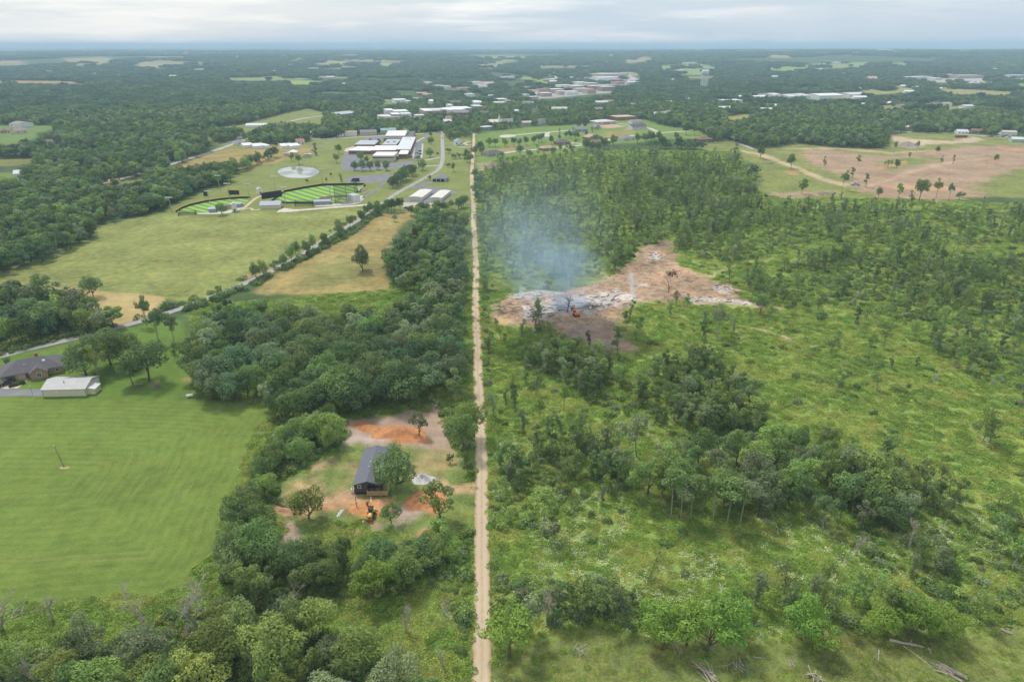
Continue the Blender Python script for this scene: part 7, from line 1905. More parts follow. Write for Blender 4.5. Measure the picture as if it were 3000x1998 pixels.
o = empty('fire_pit', (p[0], p[1], 0)); tag(o, 'ring of stones round a fire pit on the lawn', 'fire pit')
for k in range(12):
    a = k * math.pi / 6
    MB().box(-0.22, 0.22, -0.16, 0.16, 0, 0.3).build('stone', pmat('pit_stone', (0.25, 0.2, 0.17)), o)
    c = o.children[-1]; c.location = (1.2 * math.cos(a), 1.2 * math.sin(a), 0); c.rotation_euler = (0, 0, a + math.pi / 2)
MB().tube((0, 0, 0.02), (0, 0, 0.06), 0.95, 0.95, 12).build('ash_bed', DARK_GREY, o)
p = G('H', 298, 1425)
o = empty('yard_light', (p[0], p[1], 0)); tag(o, 'short lamp post beside the asphalt drive of the workshop', 'lamp post')
MB().tube((0, 0, 0), (0, 0, 3.2), 0.06).build('post', DARK_GREY, o); MB().tube((0, 0, 3.2), (0, 0, 3.55), 0.2, 0.12, 8).build('lantern', WHITE, o)
p = G('H', 1745, 1455)
o = empty('propane_tank', (p[0], p[1], 0), 0.4); tag(o, 'white propane tank at the corner of the lawn by the woods', 'tank')
MB().tube((-1.1, 0, 0.75), (1.1, 0, 0.75), 0.5, 0.5, 12).build('tank', WHITE, o); MB().box(-0.8, -0.6, -0.3, 0.3, 0, 0.4).box(0.6, 0.8, -0.3, 0.3, 0, 0.4).build('leg', CONCRETE, o)

# ------------------------------------------------------------------ trees one can pick out, placed singly
HAND = [
 # crop, x, y, kind, variant, height, width factor, colour, label
 ('I', 1435, 872, 'round', 0, 12.0, 1.0, G_DARK, 'large round-crowned tree shading the right side of the black house'),
 ('I', 640, 1155, 'round', 1, 9.0, 0.8, G_BRIGHT, 'bushy green tree standing on bare dirt left of the backhoe'),
 ('I', 812, 545, 'open', 0, 9.0, 0.8, G_LIGHT, 'thin light green tree at the upper left edge of the black house yard'),
 ('I', 1850, 1150, 'open', 1, 10.5, 1.1, G_LIGHT, 'open-branched tree in front of the red dirt mound by the gravel road'),
 ('I', 1400, 1200, 'open', 2, 6.5, 1.0, G_MID, 'young open tree just right of the yellow backhoe'),
 ('I', 1655, 395, 'open', 2, 9.0, 0.75, G_GREY, 'spindly grey-green tree at the right end of the red earth bank'),
 ('I', 1850, 1290, 'small', 0, 5.0, 1.3, G_LIGHT, 'low arching tree above the small patch of red soil'),
 ('I', 2050, 560, 'broad', 2, 14.0, 0.75, G_MID, 'tall leafy tree between the red bank and the gravel road'),
 ('I', 2110, 400, 'broad', 3, 14.0, 0.8, G_LIGHT, 'tall light green tree leaning over the left edge of the gravel road'),
 ('I', 2105, 750, 'small', 1, 4.5, 1.0, G_MID, 'small bushy sapling on the grass above the dirt driveway'),
 ('I', 1940, 650, 'small', 0, 3.2, 1.0, G_MID, 'tiny sapling below the tall trees at the top of the yard'),
 ('H', 858, 540, 'broad', 0, 10.5, 1.1, G_DARK, 'lone spreading oak at the top edge of the stubble field'),
 ('H', 405, 492, 'open', 0, 10.0, 1.0, G_DARK, 'ragged tree left of the wood pile on the stubble field'),
 ('H', 1030, 772, 'open', 1, 8.0, 0.9, G_MID, 'leaning tree at the lower edge of the stubble field', ),
 ('H', 890, 795, 'slender', 0, 11.0, 1.4, G_GREY, 'pale thin tree at the lower left of the stubble field'),
 ('H', 665, 705, 'slender', 1, 9.0, 0.9, G_MID, 'narrow vine-clad tree at the left end of the stubble field'),
 ('H', 1350, 800, 'tall', 0, 14.0, 0.8, G_DARK, 'tall ragged tree at the right end of the stubble field'),
 ('H', 1460, 960, 'tall', 1, 16.0, 0.75, G_DARK, 'tall vine-trunked tree on the lawn beside the asphalt road'),
 ('H', 1600, 940, 'tall', 2, 13.0, 0.8, G_GREY, 'pale-trunked tree at the lawn corner next to the dark woods'),
 ('H', 795, 1262, 'broad', 1, 14.5, 1.1, G_DARK, 'leftmost dark tree of the lawn grove behind the cream shed'),
 ('H', 908, 1280, 'tall', 0, 13.0, 0.95, G_YEL, 'yellow-green tree with a bare pale trunk behind the cream shed'),
 ('H', 1020, 1160, 'broad', 2, 14.5, 1.1, G_DARK, 'dark tree at the back of the lawn grove'),
 ('H', 1372, 1302, 'broad', 3, 16.0, 1.2, G_DARK, 'largest spreading tree of the lawn grove right of the cream shed'),
 ('H', 1225, 1345, 'broad', 4, 10.0, 1.0, G_MID, 'shorter tree in front of the large lawn tree'),
 ('H', 1130, 1180, 'broad', 0, 14.0, 1.1, G_MID, 'mid-green tree in the middle of the lawn grove'),
 ('H', 1605, 1062, 'conifer', 0, 6.0, 0.9, G_MID, 'small cone-shaped tree alone on the lawn'),
 ('H', 1745, 1042, 'small', 1, 6.0, 1.0, G_DARK, 'small dark tree on the lawn at the edge of the woods'),
 ('H', 1945, 1142, 'umbrella', 0, 14.0, 1.5, G_GREY, 'broad grey-green tree with a bare trunk at the corner of the dark woods'),
 ('H', 70, 1172, 'small', 0, 4.0, 0.9, G_MID, 'small thin tree behind the brick house'),
 ('E', 1920, 1392, 'round', 1, 14.0, 0.72, G_DARK, 'lone dense rounded tree on the tan hill pasture'),
 ('E', 2215, 940, 'small', 1, 5.0, 1.2, G_GREY, 'grey half-dead bush at the top of the tan hill pasture'),
 ('E', 630, 880, 'round', 2, 8.5, 0.8, G_DARK, 'round tree in front of the smaller ball field'),
 ('E', 1490, 330, 'conifer', 1, 13.0, 1.0, G_BLUE, 'dark cone-shaped evergreen above the pond'),
 ('E', 1700, 318, 'broad', 2, 11.0, 0.8, G_DARK, 'dark tree left of the school beyond the pond'),
 ('E', 1680, 398, 'broad', 3, 9.5, 0.8, G_LIGHT, 'light green tree left of the school parking lot'),
 ('E', 1335, 415, 'broad', 4, 10.0, 0.85, G_MID, 'right-hand tree on the far bank of the pond'),
 ('E', 1270, 385, 'open', 0, 9.0, 0.8, G_MID, 'left-hand tree on the far bank of the pond'),
 ('E', 1722, 572, 'conifer', 0, 8.0, 0.8, G_DARK, 'dark upright tree left of the lower parking lot'),
 ('E', 1628, 527, 'small', 0, 4.0, 0.8, G_DARK, 'small upright shrub-like tree between pond and parking lot'),
 ('E', 1590, 582, 'small', 1, 4.5, 0.6, G_MID, 'thin young tree above the big ball field fence'),
 ('E', 1412, 587, 'small', 0, 4.0, 0.8, G_MID, 'young tree below the pond above the ball field fence'),
 ('F', 600, 642, 'round', 0, 9.0, 0.75, G_DARK, None), ('F', 690, 645, 'round', 1, 11.0, 0.75, G_DARK, None), ('F', 790, 645, 'round', 2, 9.5, 0.75, G_DARK, None),
 ('F', 885, 632, 'round', 0, 9.5, 0.72, G_DARK, None), ('F', 990, 642, 'round', 1, 9.5, 0.8, G_DARK, None), ('F', 672, 520, 'round', 2, 9.5, 0.75, G_DARK, None), ('F', 745, 545, 'round', 0, 7.0, 0.65, G_DARK, None),
 ('F', 1550, 312, 'round', 1, 8.0, 0.85, G_DARK, 'upper round tree on the grass strip right of the school'),
 ('F', 1545, 222, 'round', 2, 7.0, 0.7, G_DARK, 'topmost round tree on the grass strip right of the school'),
 ('F', 1532, 475, 'round', 0, 9.5, 0.8, G_DARK, 'lower round tree on the grass strip right of the school'),
 ('F', 1385, 520, 'small', 1, 5.5, 1.6, G_DARK, 'low dark tree at the front right corner of the school'),
 ('F', 1302, 505, 'small', 0, 4.5, 1.0, G_DARK, 'small tree against the right wing of the school'),
 ('F', 1830, 655, 'open', 2, 9.0, 0.8, G_MID, 'flat-topped tree on the grass right of the curving road'),
 ('F', 1765, 605, 'small', 1, 4.5, 1.4, G_DARK, 'low dark bush-like tree next to the flat-topped tree'),
 ('F', 1540, 765, 'small', 0, 5.0, 1.0, G_MID, 'small round tree left of the grey pavilion house'),
 ('F', 790, 300, 'small', 1, 6.0, 1.1, G_LIGHT, 'light green tree in the courtyard behind the school'),
 ('F', 900, 315, 'round', 2, 7.0, 0.65, G_DARK, 'dark round tree in the courtyard behind the school'),
 ('C', 700, 1115, 'broad', 0, 11.0, 0.95, G_DARK, 'dark tree in front of the subdivision street by the dark hip roof'),
 ('C', 785, 1140, 'broad', 1, 9.0, 0.9, G_MID, 'mid-green tree just right of the dark tree on the subdivision lawn'),
 ('C', 1065, 920, 'conifer', 0, 9.0, 0.6, G_DARK, 'narrow dark tree beside the upper subdivision street'),
 ('C', 1240, 862, 'round', 0, 10.0, 0.6, G_DARK, 'left dark tree behind the grey subdivision house'),
 ('C', 1297, 868, 'round', 1, 9.0, 0.6, G_DARK, 'right dark tree behind the grey subdivision house'),
 ('C', 1365, 905, 'conifer', 1, 9.0, 0.6, G_DARK, 'upright dark tree right of the grey subdivision house'),
 ('C', 985, 1015, 'broad', 2, 11.0, 0.7, G_DARK, 'tall dark tree left of the subdivision junction'),
 ('C', 1062, 975, 'round', 2, 7.0, 0.6, G_DARK, 'small round tree above the subdivision junction'),
 ('C', 1310, 950, 'broad', 3, 8.5, 0.6, G_DARK, 'dark tree left of the tan brick house'),
 ('C', 1392, 995, 'broad', 4, 10.0, 0.8, G_DARK, 'dark tree in front of the tan brick house'),
 ('C', 1070, 1075, 'round', 0, 8.0, 0.5, G_DARK, 'dark tree right of the tan roofed house'),
 ('C', 1165, 1070, 'round', 1, 6.5, 0.6, G_DARK, 'small dark tree below the brick house with the cars'),
 ('C', 1000, 1125, 'slender', 0, 10.0, 1.5, G_GREY, 'loose grey-green tree at the edge of the cut-over land below the tan roofed house'),
 ('C', 860, 1055, 'small', 0, 5.0, 0.9, G_MID, 'small tree left of the tan roofed house'),
 ('C', 1212, 1010, 'small', 1, 6.0, 0.9, G_MID, 'small tree right of the brick house with the cars'),
 ('D', 660, 975, 'broad', 1, 15.0, 0.62, G_DARK, 'tall dark tree leaning right on the cleared hillside'),
 ('D', 438, 905, 'broad', 2, 15.0, 0.75, G_DARK, 'large dark tree at the left edge of the cleared hillside'),
 ('D', 740, 1160, 'open', 0, 12.5, 0.8, G_MID, 'open branched tree at the lower left of the cleared hillside'),
 ('D', 1030, 1132, 'tall', 0, 17.0, 0.65, G_MID, 'tall leaning tree left of the parked work truck'),
 ('D', 1105, 1050, 'slender', 1, 10.0, 1.4, G_LIGHT, 'light green tree behind the tall leaning tree by the work truck'),
 ('D', 910, 985, 'slender', 0, 13.5, 0.6, G_GREY, 'very thin leaning stem at the left of the dirt slope'),
 ('D', 1142, 955, 'slender', 2, 10.5, 1.4, G_MID, 'thin tree in the middle of the upper dirt slope'),
 ('D', 1205, 1112, 'slender', 1, 12.0, 1.2, G_GREY, 'sparse tree just right of the parked work truck'),
 ('D', 1425, 985, 'broad', 3, 10.5, 0.55, G_DARK, 'darkest tree of the small cluster on the dirt slope'),
 ('D', 1340, 962, 'slender', 0, 7.0, 1.0, G_MID, 'leftmost slim tree of the small cluster on the dirt slope'),
 ('D', 1364, 968, 'slender', 3, 7.0, 1.0, G_MID, 'second slim tree of the small cluster on the dirt slope'),
 ('D', 1384, 964, 'slender', 2, 7.0, 1.0, G_MID, 'third slim tree of the small cluster on the dirt slope'),
 ('D', 1568, 862, 'tall', 1, 14.0, 0.7, G_MID, 'tall tree below the sandy pit on the right'),
 ('D', 1410, 862, 'tall', 2, 14.0, 0.6, G_GREY, 'tall thin tree left of the sandy pit'),
 ('D', 1590, 1212, 'broad', 4, 18.0, 0.7, G_YEL, 'big yellow-green tree at the lower edge of the dirt slope'),
 ('D', 1712, 1195, 'tall', 0, 16.0, 0.6, G_MID, 'tall pale-trunked tree right of the yellow-green tree'),
 ('D', 1805, 1212, 'tall', 1, 15.0, 0.6, G_DARK, 'rightmost tall tree at the lower edge of the dirt slope'),
 ('D', 1438, 1190, 'open', 1, 12.0, 0.6, G_LIGHT, 'light open tree left of the yellow-green tree on the dirt slope'),
 ('D', 1750, 955, 'slender', 0, 10.0, 0.8, G_GREY, 'left of two thin stems on the right dirt slope'),
 ('D', 1835, 945, 'slender', 1, 9.5, 0.8, G_GREY, 'right of two thin stems on the right dirt slope'),
 ('D', 2140, 955, 'tall', 2, 12.5, 0.7, G_MID, 'tall tree with red soil at its foot on the right dirt slope'),
 ('D', 1520, 905, 'small', 0, 7.5, 0.7, G_MID, 'small tree at the top of the green strip on the dirt slope'),
 ('D', 1720, 868, 'small', 1, 8.0, 0.9, G_MID, 'small round tree above the two thin stems'),
 ('D', 1880, 1205, 'small', 0, 7.0, 1.2, G_DARK, 'small dark tree at the lower right of the dirt slope'),
 ('D', 1295, 1190, 'broad', 0, 8.5, 0.7, G_MID, 'low round tree at the lower middle of the dirt slope'),
 ('N', 1765, 920, 'tall', 0, 15.0, 0.85, G_GREY, 'tall tree with a leaning pale trunk on the open cut-over land'),
 ('N', 540, 870, 'conifer', 0, 13.0, 1.0, G_DARK, 'dark pointed tree in front of the burn site'),
 ('N', 520, 790, 'slender', 2, 10.0, 1.3, G_LIGHT, 'thin light tree rising over the ash bed'),
 ('N', 1080, 1040, 'slender', 1, 13.0, 1.0, G_MID, 'slim tree right of the bare brown track below the burn site'),
 ('N', 1135, 800, 'small', 0, 5.0, 0.9, G_DARK, 'small dark tree at the right rim of the burn site'),
 ('N', 2060, 750, 'broad', 2, 10.0, 0.8, G_MID, 'bushy tree at the right tip of the burn site'),
 ('N', 1480, 690, 'slender', 3, 7.0, 1.0, G_MID, 'slim tree below the rust-coloured dead tree'),
 ('N', 1560, 700, 'slender', 0, 6.5, 1.2, G_MID, 'slim tree at the right end of the burn site'),
 ('N', 370, 1400, 'slender', 1, 9.0, 0.9, G_DARK, 'dark thin tree alone on the bright weeds right of the road'),
 ('O', 1300, 742, 'umbrella', 1, 13.5, 1.35, G_GREY, 'leaning flat-topped tree with a dark bare trunk above the right grove'),
 ('O', 445, 1452, 'umbrella', 0, 13.0, 1.35, G_LIGHT, 'tall tree with two pale bare stems left of the right grove'),
 ('O', 185, 340, 'slender', 3, 9.0, 0.8, G_DARK, 'narrow dark tree near the road above the thicket'),
 ('K', 1108, 800, 'broad', 1, 10.5, 0.95, G_BRIGHT, 'bright green tree with a short dark trunk at the lower centre left of the road'),
 ('K', 1335, 700, 'broad', 2, 9.5, 0.85, G_LIGHT, 'light green tree just right of the bright tree left of the road'),
 ('P', 1492, 1925, 'open', 1, 10.5, 1.45, G_BRIGHT, 'bright green tree hanging over the road at the bottom of the picture'),
 ('L', 1370, 1260, 'open', 0, 10.0, 1.25, G_BRIGHT, 'leftmost bright green tree on the edge of the lower pasture'),
 ('L', 1600, 1230, 'broad', 3, 11.5, 0.95, G_BRIGHT, 'bright green tree with a split trunk on the edge of the lower pasture'),
 ('L', 1790, 1280, 'open', 2, 10.0, 1.3, G_BRIGHT, 'bright green tree reaching furthest down onto the lower pasture'),
 ('L', 1960, 1190, 'broad', 4, 12.5, 0.9, G_BRIGHT, 'tall bright green tree right of the split-trunk tree'),
 ('M', 300, 1170, 'broad', 0, 10.5, 0.95, G_BRIGHT, 'bright green tree at the middle right of the lower pasture edge'),
 ('M', 470, 1290, 'open', 1, 8.0, 1.1, G_BRIGHT, 'drooping bright green tree on the pasture above a branch pile'),
 ('M', 1040, 1130, 'round', 1, 7.5, 1.0, G_BRIGHT, 'low bright tree above the long fallen log'),
 ('M', 1290, 1140, 'broad', 1, 11.0, 0.95, G_BRIGHT, 'tall bright tree above the long fallen log'),
 ('M', 1580, 1150, 'round', 2, 6.5, 1.3, G_BRIGHT, 'low spreading bright tree right of the long fallen log'),
 ('O', 1335, 1180, 'umbrella', 0, 12.0, 1.0, G_MID, None), ('O', 1432, 1190, 'umbrella', 1, 11.0, 0.8, G_LIGHT, None), ('O', 1522, 1190, 'slender', 1, 13.0, 1.1, G_YEL, None),
 ('O', 1616, 1312, 'umbrella', 0, 15.0, 1.2, G_MID, None), ('O', 1705, 1315, 'umbrella', 1, 13.0, 1.2, G_GREY, None), ('O', 1795, 1322, 'umbrella', 0, 13.0, 1.0, G_MID, None),
 ('O', 2005, 1322, 'umbrella', 1, 14.0, 1.3, G_MID, None), ('O', 2130, 1362, 'umbrella', 0, 13.5, 1.3, G_MID, None), ('O', 2250, 1372, 'umbrella', 1, 14.0, 1.1, G_GREY, None),
]
SINGLE = []
for i, row in enumerate(HAND):
    cr, bx, by, kind, var, H, w, colr, label = row[:9]
    p = G(cr, bx, by)
    grp = None
    nm = {'conifer': 'conical_tree', 'slender': 'slender_tree', 'small': 'young_tree', 'umbrella': 'bare_trunk_tree'}.get(kind, 'broadleaf_tree')
    if label is None:
        if cr == 'F':
            label, grp = 'dark round tree planted in the school front parking lot', 'parking lot trees in front of the school'
        else:
            label, grp = 'bare-trunked tree at the lower edge of the right grove', 'bare-trunk trees along the grove edge'
    if grp:
        label += ', ' + ORD[sum(1 for r in HAND if r[8] is None and r[0] == cr and (r[1], r[2]) < (bx, by))]
    make_tree(nm, kind, var, p[0], p[1], H, w, colr, (i * 2.399) % 6.283, label, 'tree', grp, 0.18 if 'leaning' in label else 0.0)
    SINGLE.append((p[0], p[1]))
# the row of trees along the school road, the road hedgerow and further rows
def row_trees(crop, pts, kind, H, w, cols, label, group, name='broadleaf_tree', jit=0.8):
    rng = np.random.default_rng(len(pts) * 7 + int(pts[0][0]))
    for i, (bx, by) in enumerate(pts):
        p = G(crop, bx, by) + rng.normal(size=2) * jit
        make_tree(name, kind, int(rng.integers(5)), p[0], p[1], H * rng.uniform(0.85, 1.15), w * rng.uniform(0.9, 1.12), cols[int(rng.integers(len(cols)))], rng.uniform(0, 6.28), label + ', ' + ORD[sorted(pts).index((bx, by))], 'tree', group)
        SINGLE.append((p[0], p[1]))
row_trees('F', [(1090, 862), (1130, 830), (1165, 800), (1200, 775), (1235, 755), (1290, 715), (1350, 690), (1440, 640)], 'round', 11, 0.85, [G_DARK], 'dark round tree in the row along the curving school road', 'row of trees along the school road')
row_trees('E', [(1690, 1045), (1330, 1265), (1480, 1205), (1580, 1165), (1720, 1085), (1930, 955), (1830, 1010), (1260, 1310), (1180, 1370), (1000, 1455), (940, 1490), (1390, 1265), (1420, 1240), (1990, 880), (2050, 865)], 'broad', 9.5, 0.62, [G_DARK, G_MID], 'hedgerow tree beside the pale road between the two hay pastures', 'hedgerow trees along the pale road')
row_trees('F', [(870, 1195), (1000, 1165), (1050, 1170), (1110, 1165), (1150, 1160), (700, 1300), (740, 1240)], 'broad', 10, 0.7, [G_DARK, G_MID], 'hedgerow tree just below the ball park entrance', 'hedgerow trees below the ball park entrance')
row_trees('F', [(1330, 1205), (1390, 1215), (1440, 1170), (1500, 1165), (1600, 1160), (1700, 1160), (1750, 1160), (1830, 1130), (1880, 1125), (1930, 1110), (1960, 1090), (1980, 1060), (1660, 1150)], 'broad', 7.5, 0.95, [G_DARK, G_MID], 'tree in the clump below the storage units', 'trees below the storage units')
row_trees('C', [(330, 1080), (290, 1120), (350, 1110), (230, 1190), (340, 1060), (420, 1040), (480, 1040), (560, 1040), (640, 1035), (700, 1030), (760, 1025), (830, 1015), (890, 990), (870, 1000), (290, 1330), (320, 1400), (300, 1480), (330, 1540)], 'broad', 10, 0.85, [G_DARK, G_BLUE], 'dark tree in the smoky hedge right of the gravel road far end', 'hedge trees at the far end of the gravel road')
row_trees('C', [(1130, 960), (1170, 965), (1210, 970), (1240, 965), (1150, 945)], 'broad', 10, 0.75, [G_DARK], 'tree in the dense clump in the middle of the subdivision', 'clump in the middle of the subdivision')
row_trees('C', [(1780, 1010), (1850, 1015), (1900, 1000), (1960, 1000), (1300, 1080), (1360, 1090), (1430, 1090), (1480, 1060), (1560, 1040), (2140, 985), (2220, 930), (2300, 930)], 'broad', 13, 0.85, [G_DARK], 'big dark tree at the lower rim of the subdivision', 'dark trees at the subdivision rim')
row_trees('B', [(1790, 1150), (1830, 1150), (1870, 1145), (1910, 1140), (1950, 1120), (1770, 1095), (1930, 1180)], 'small', 6, 1.4, [G_DARK, G_MID], 'low dark tree in the hedge below the blue-roofed house', 'hedge below the blue-roofed house', 'young_tree')

# ------------------------------------------------------------------ dead trees
DEADM = [snag(300 + s, H=[9, 8, 7, 10][s], trunk=[0.34, 0.28, 0.26, 0.34][s], lean=[(0.1, 0), (0.35, 0), (-0.3, 0), (0.05, 0)][s], levels=4, fan=5).mesh('trunk', DEAD_WOOD, 1) for s in range(4)]
SNAGS = []
def dead_tree(crop, bx, by, v, scale, label, rz=0.0, mat=None):
    p = G(crop, bx, by)
    o = link_obj('dead_tree', DEADM[v])
    SNAGS.append(p)
    o.location = (p[0], p[1], 0); o.scale = (scale,) * 3; o.rotation_euler = (0, 0, rz)
    return tag(o, label, 'dead tree')
dead_tree('J', 1830, 1130, 3, 1.5, 'tall bleached dead tree at the corner of the mown field')
dead_tree('J', 1375, 1130, 1, 1.4, 'leaning dead tree with brown twigs below the mown field', 3.3)
dead_tree('J', 0, 1080, 1, 1.5, 'pale dead tree leaning right at the left edge of the picture', 0.2)
dead_tree('J', 480, 1000, 0, 0.9, 'small forked dead tree at the bottom of the mown field', 1.0)
dead_tree('J', 350, 1560, 2, 1.3, 'dead tree with a bent grey trunk in the lower left corner', 0.4)
dead_tree('J', 1725, 1200, 0, 0.6, 'thin dead stem in front of the tall bleached dead tree', 2.0)
dead_tree('J', 2300, 1450, 2, 1.0, 'grey dead branches sticking out of the lower left thicket', 4.4)
dead_tree('K', 1375, 1110, 0, 0.85, 'white twisted snag on the grass left of the road', 2.2)
dead_tree('K', 300, 880, 1, 0.8, 'tangle of dead brown limbs in the lower left wood', 1.1)
dead_tree('L', 325, 1010, 3, 0.95, 'tall broken pale snag right of the road near the lower pasture', 0.6)
dead_tree('N', 408, 305, 2, 1.0, 'small white snag in the thicket right of the road', 1.6)
dead_tree('M', 1300, 330, 0, 1.0, 'thin pale snag in the right-hand thicket', 2.6)
dead_tree('M', 800, 400, 0, 0.8, 'bent pale snag left of the right-hand thicket', 0.8)
dead_tree('Q', 1640, 770, 2, 0.8, 'crossed pale dead stems in the far right thicket', 5.0)
dead_tree('K', 1720, 1420, 0, 0.6, 'short dead stem on the grass left of the road at the bottom', 5.5)
dead_tree('H', 250, 830, 3, 1.1, 'grey dead tree in the wood left of the stubble field', 2.0)
dead_tree('Q', 870, 650, 2, 0.7, 'fallen forked limb on the bright cut-over weeds', 2.9)
# woods near the camera: every tree of these blocks stands singly
WOODS = {
 'dark': ([(452, 925), (470, 850), (452, 790), (450, 752), (560, 728), (640, 738), (760, 748), (880, 738), (960, 718), (1072, 705), (1078, 800), (1074, 900), (1070, 950), (1000, 935), (930, 945), (850, 950), (800, 962), (740, 975), (690, 985), (650, 975), (620, 940), (560, 925)],
          7.4, ['broad', 'broad', 'round', 'broad', 'tall'], 12.5, [G_DARK, G_DARK, G_BLUE, G_MID, G_GREY], 'dark broadleaf tree in the dense wood left of the gravel road', 'trees of the dense wood left of the gravel road'),
 'hedge': ([(600, 1075), (640, 1030), (690, 1000), (770, 990), (800, 985), (790, 1010), (740, 1050), (690, 1085), (650, 1105), (635, 1145), (622, 1180), (622, 1240), (625, 1290), (600, 1330), (540, 1345), (490, 1330), (515, 1280), (525, 1230), (560, 1155), (580, 1105)],
           5.6, ['broad', 'round', 'broad', 'round'], 9.0, [G_MID, G_DARK, G_MID, G_LIGHT], 'leafy tree in the thick hedge between mown field and black house', 'trees of the hedge beside the mown field'),
 'front': ([(560, 1370), (600, 1330), (700, 1292), (800, 1300), (900, 1290), (1000, 1282), (1042, 1290), (1030, 1330), (960, 1352), (880, 1372), (800, 1372), (690, 1385), (600, 1400)],
           5.0, ['broad', 'broad', 'open', 'round'], 8.5, [G_MID, G_LIGHT, G_MID, G_DARK], 'leafy tree in the belt below the backhoe', 'trees in the belt below the backhoe'),
 'corner': ([(-60, 1500), (60, 1490), (200, 1490), (330, 1480), (470, 1450), (560, 1420), (660, 1430), (720, 1455), (850, 1475), (880, 1560), (960, 1590), (970, 1660), (-120, 1660)],
            6.6, ['broad', 'open', 'round', 'broad', 'broad'], 10.0, [G_MID, G_GREY, G_LIGHT, G_LIGHT, G_YEL], 'tree in the tangled wood at the lower left corner', 'trees of the tangled lower left wood'),
 'grove': ([(1465, 1150), (1500, 1165), (1620, 1182), (1750, 1190), (1850, 1200), (1920, 1235), (2040, 1245), (2080, 1190), (1990, 1110), (1900, 1060), (1780, 1030), (1680, 1035), (1600, 1050), (1520, 1080)],
           5.5, ['open', 'tall', 'slender', 'broad', 'broad'], 11.0, [G_MID, G_DARK, G_LIGHT, G_MID, G_GREY], 'tree inside the dense grove in the middle of the cut-over land', 'trees of the grove on the cut-over land'),
 'left': ([(-40, 700), (80, 692), (150, 702), (235, 728), (275, 762), (160, 778), (60, 802), (-40, 832)],
          7.2, ['broad', 'open', 'tall', 'broad'], 11.5, [G_DARK, G_MID, G_GREY, G_DARK], 'tree in the ragged wood left of the stubble field', 'trees of the wood left of the stubble field'),
}
rngw = np.random.default_rng(77)
MORE = []
PLACE = {'dark': 'dense wood left of the gravel road', 'hedge': 'thick hedge beside the mown field', 'front': 'tree belt below the backhoe', 'corner': 'tangled wood at the lower left',
         'grove': 'dense grove on the cut-over land', 'left': 'ragged wood left of the stubble field'}
CNAME = {G_DARK: 'dark green', G_MID: 'mid-green', G_LIGHT: 'light green', G_GREY: 'grey-green', G_YEL: 'yellow-green', G_BLUE: 'blue-green'}
KNAME = {'broad': 'spreading', 'round': 'round', 'tall': 'tall bare-trunked', 'open': 'loose-crowned', 'slender': 'slim', 'small': 'low'}
for key, (pts, sp, kinds, H, cols, label, group) in WOODS.items():
    poly = GP('U', pts)
    lo_, hi_ = poly.min(0), poly.max(0)
    xs, ys = poly_points(poly, sp, rngw)
    d = road_dist(xs, ys)
    for x, y, dd in zip(xs, ys, d):
        if dd < 6.0 or any(abs(x - q[0]) < 4.0 and -3 < q[1] - y < 12 for q in SNAGS) or any((x - a) ** 2 + (y - b) ** 2 < 9 for a, b in SINGLE):
            continue
        kind = kinds[int(rngw.integers(len(kinds)))]
        if dd < 9: kind = 'slender'
        fx = (x / y - lo_[0] / lo_[1]) if False else (x - lo_[0]) / (hi_[0] - lo_[0]); fy = (y - lo_[1]) / (hi_[1] - lo_[1])
        cc = cols[int(rngw.integers(len(cols)))]
        label = '%s %s tree, %s %s of the %s' % (CNAME[cc], KNAME[kind], ('near', 'mid-near', 'mid-far', 'far')[min(3, int(fy * 4))], ('left', 'centre-left', 'centre', 'centre-right', 'right')[min(4, int(fx * 5))], PLACE[key])
        if key == 'left' or (key == 'dark' and fy > 0.62 and fx < 0.9):
            MORE.append((x, y)); continue
        make_tree('broadleaf_tree' if kind in ('broad', 'round', 'open') else 'tall_tree' if kind == 'tall' else 'slender_tree' if kind == 'slender' else 'young_tree',
                  kind, int(rngw.integers(6)), x, y, H * rngw.uniform(0.78, 1.18) * (0.7 if kind == 'small' else 1), rngw.uniform(0.85, 1.15), cc, rngw.uniform(0, 6.28), label, 'tree', group)
        SINGLE.append((x, y))
print('single trees', len(SINGLE))

# charred and rust-leaved trees at the burn site
o = dead_tree('N', 735, 740, 3, 0.95, 'charred bare trunk rising out of the smoke in the ash bed', 1.2)
o.data = o.data.copy(); o.data.materials.clear(); o.data.materials.append(pmat('char', (0.11, 0.095, 0.09), 0.9))
rust = snag(333, H=13, trunk=0.24, levels=3, fan=6)
rp = G('N', 1435, 610)
ro = empty('scorched_tree', (rp[0], rp[1], 0)); tag(ro, 'scorched tree with a rust-brown withered crown at the burn site', 'dead tree')
link_obj('trunk', rust.mesh('trunk', pmat('scorched_bark', (0.16, 0.10, 0.07)), 1), ro)
qb = QB(); rg = np.random.default_rng(5)
lob = rdir(rg, 14, 0.0) * np.array([3.0, 3.0, 2.6]) * rg.uniform(0.5, 1, 14)[:, None] + np.array([0.6, 0, 9.4])
lobes_leaves(qb, lob, rg.uniform(0.7, 1.3, 14), 420, 0.42, rg, rand=0.9)
cr = link_obj('crown', qb.mesh('crown', BARK, 0), ro); cr.color = (0.20, 0.085, 0.045, 1)

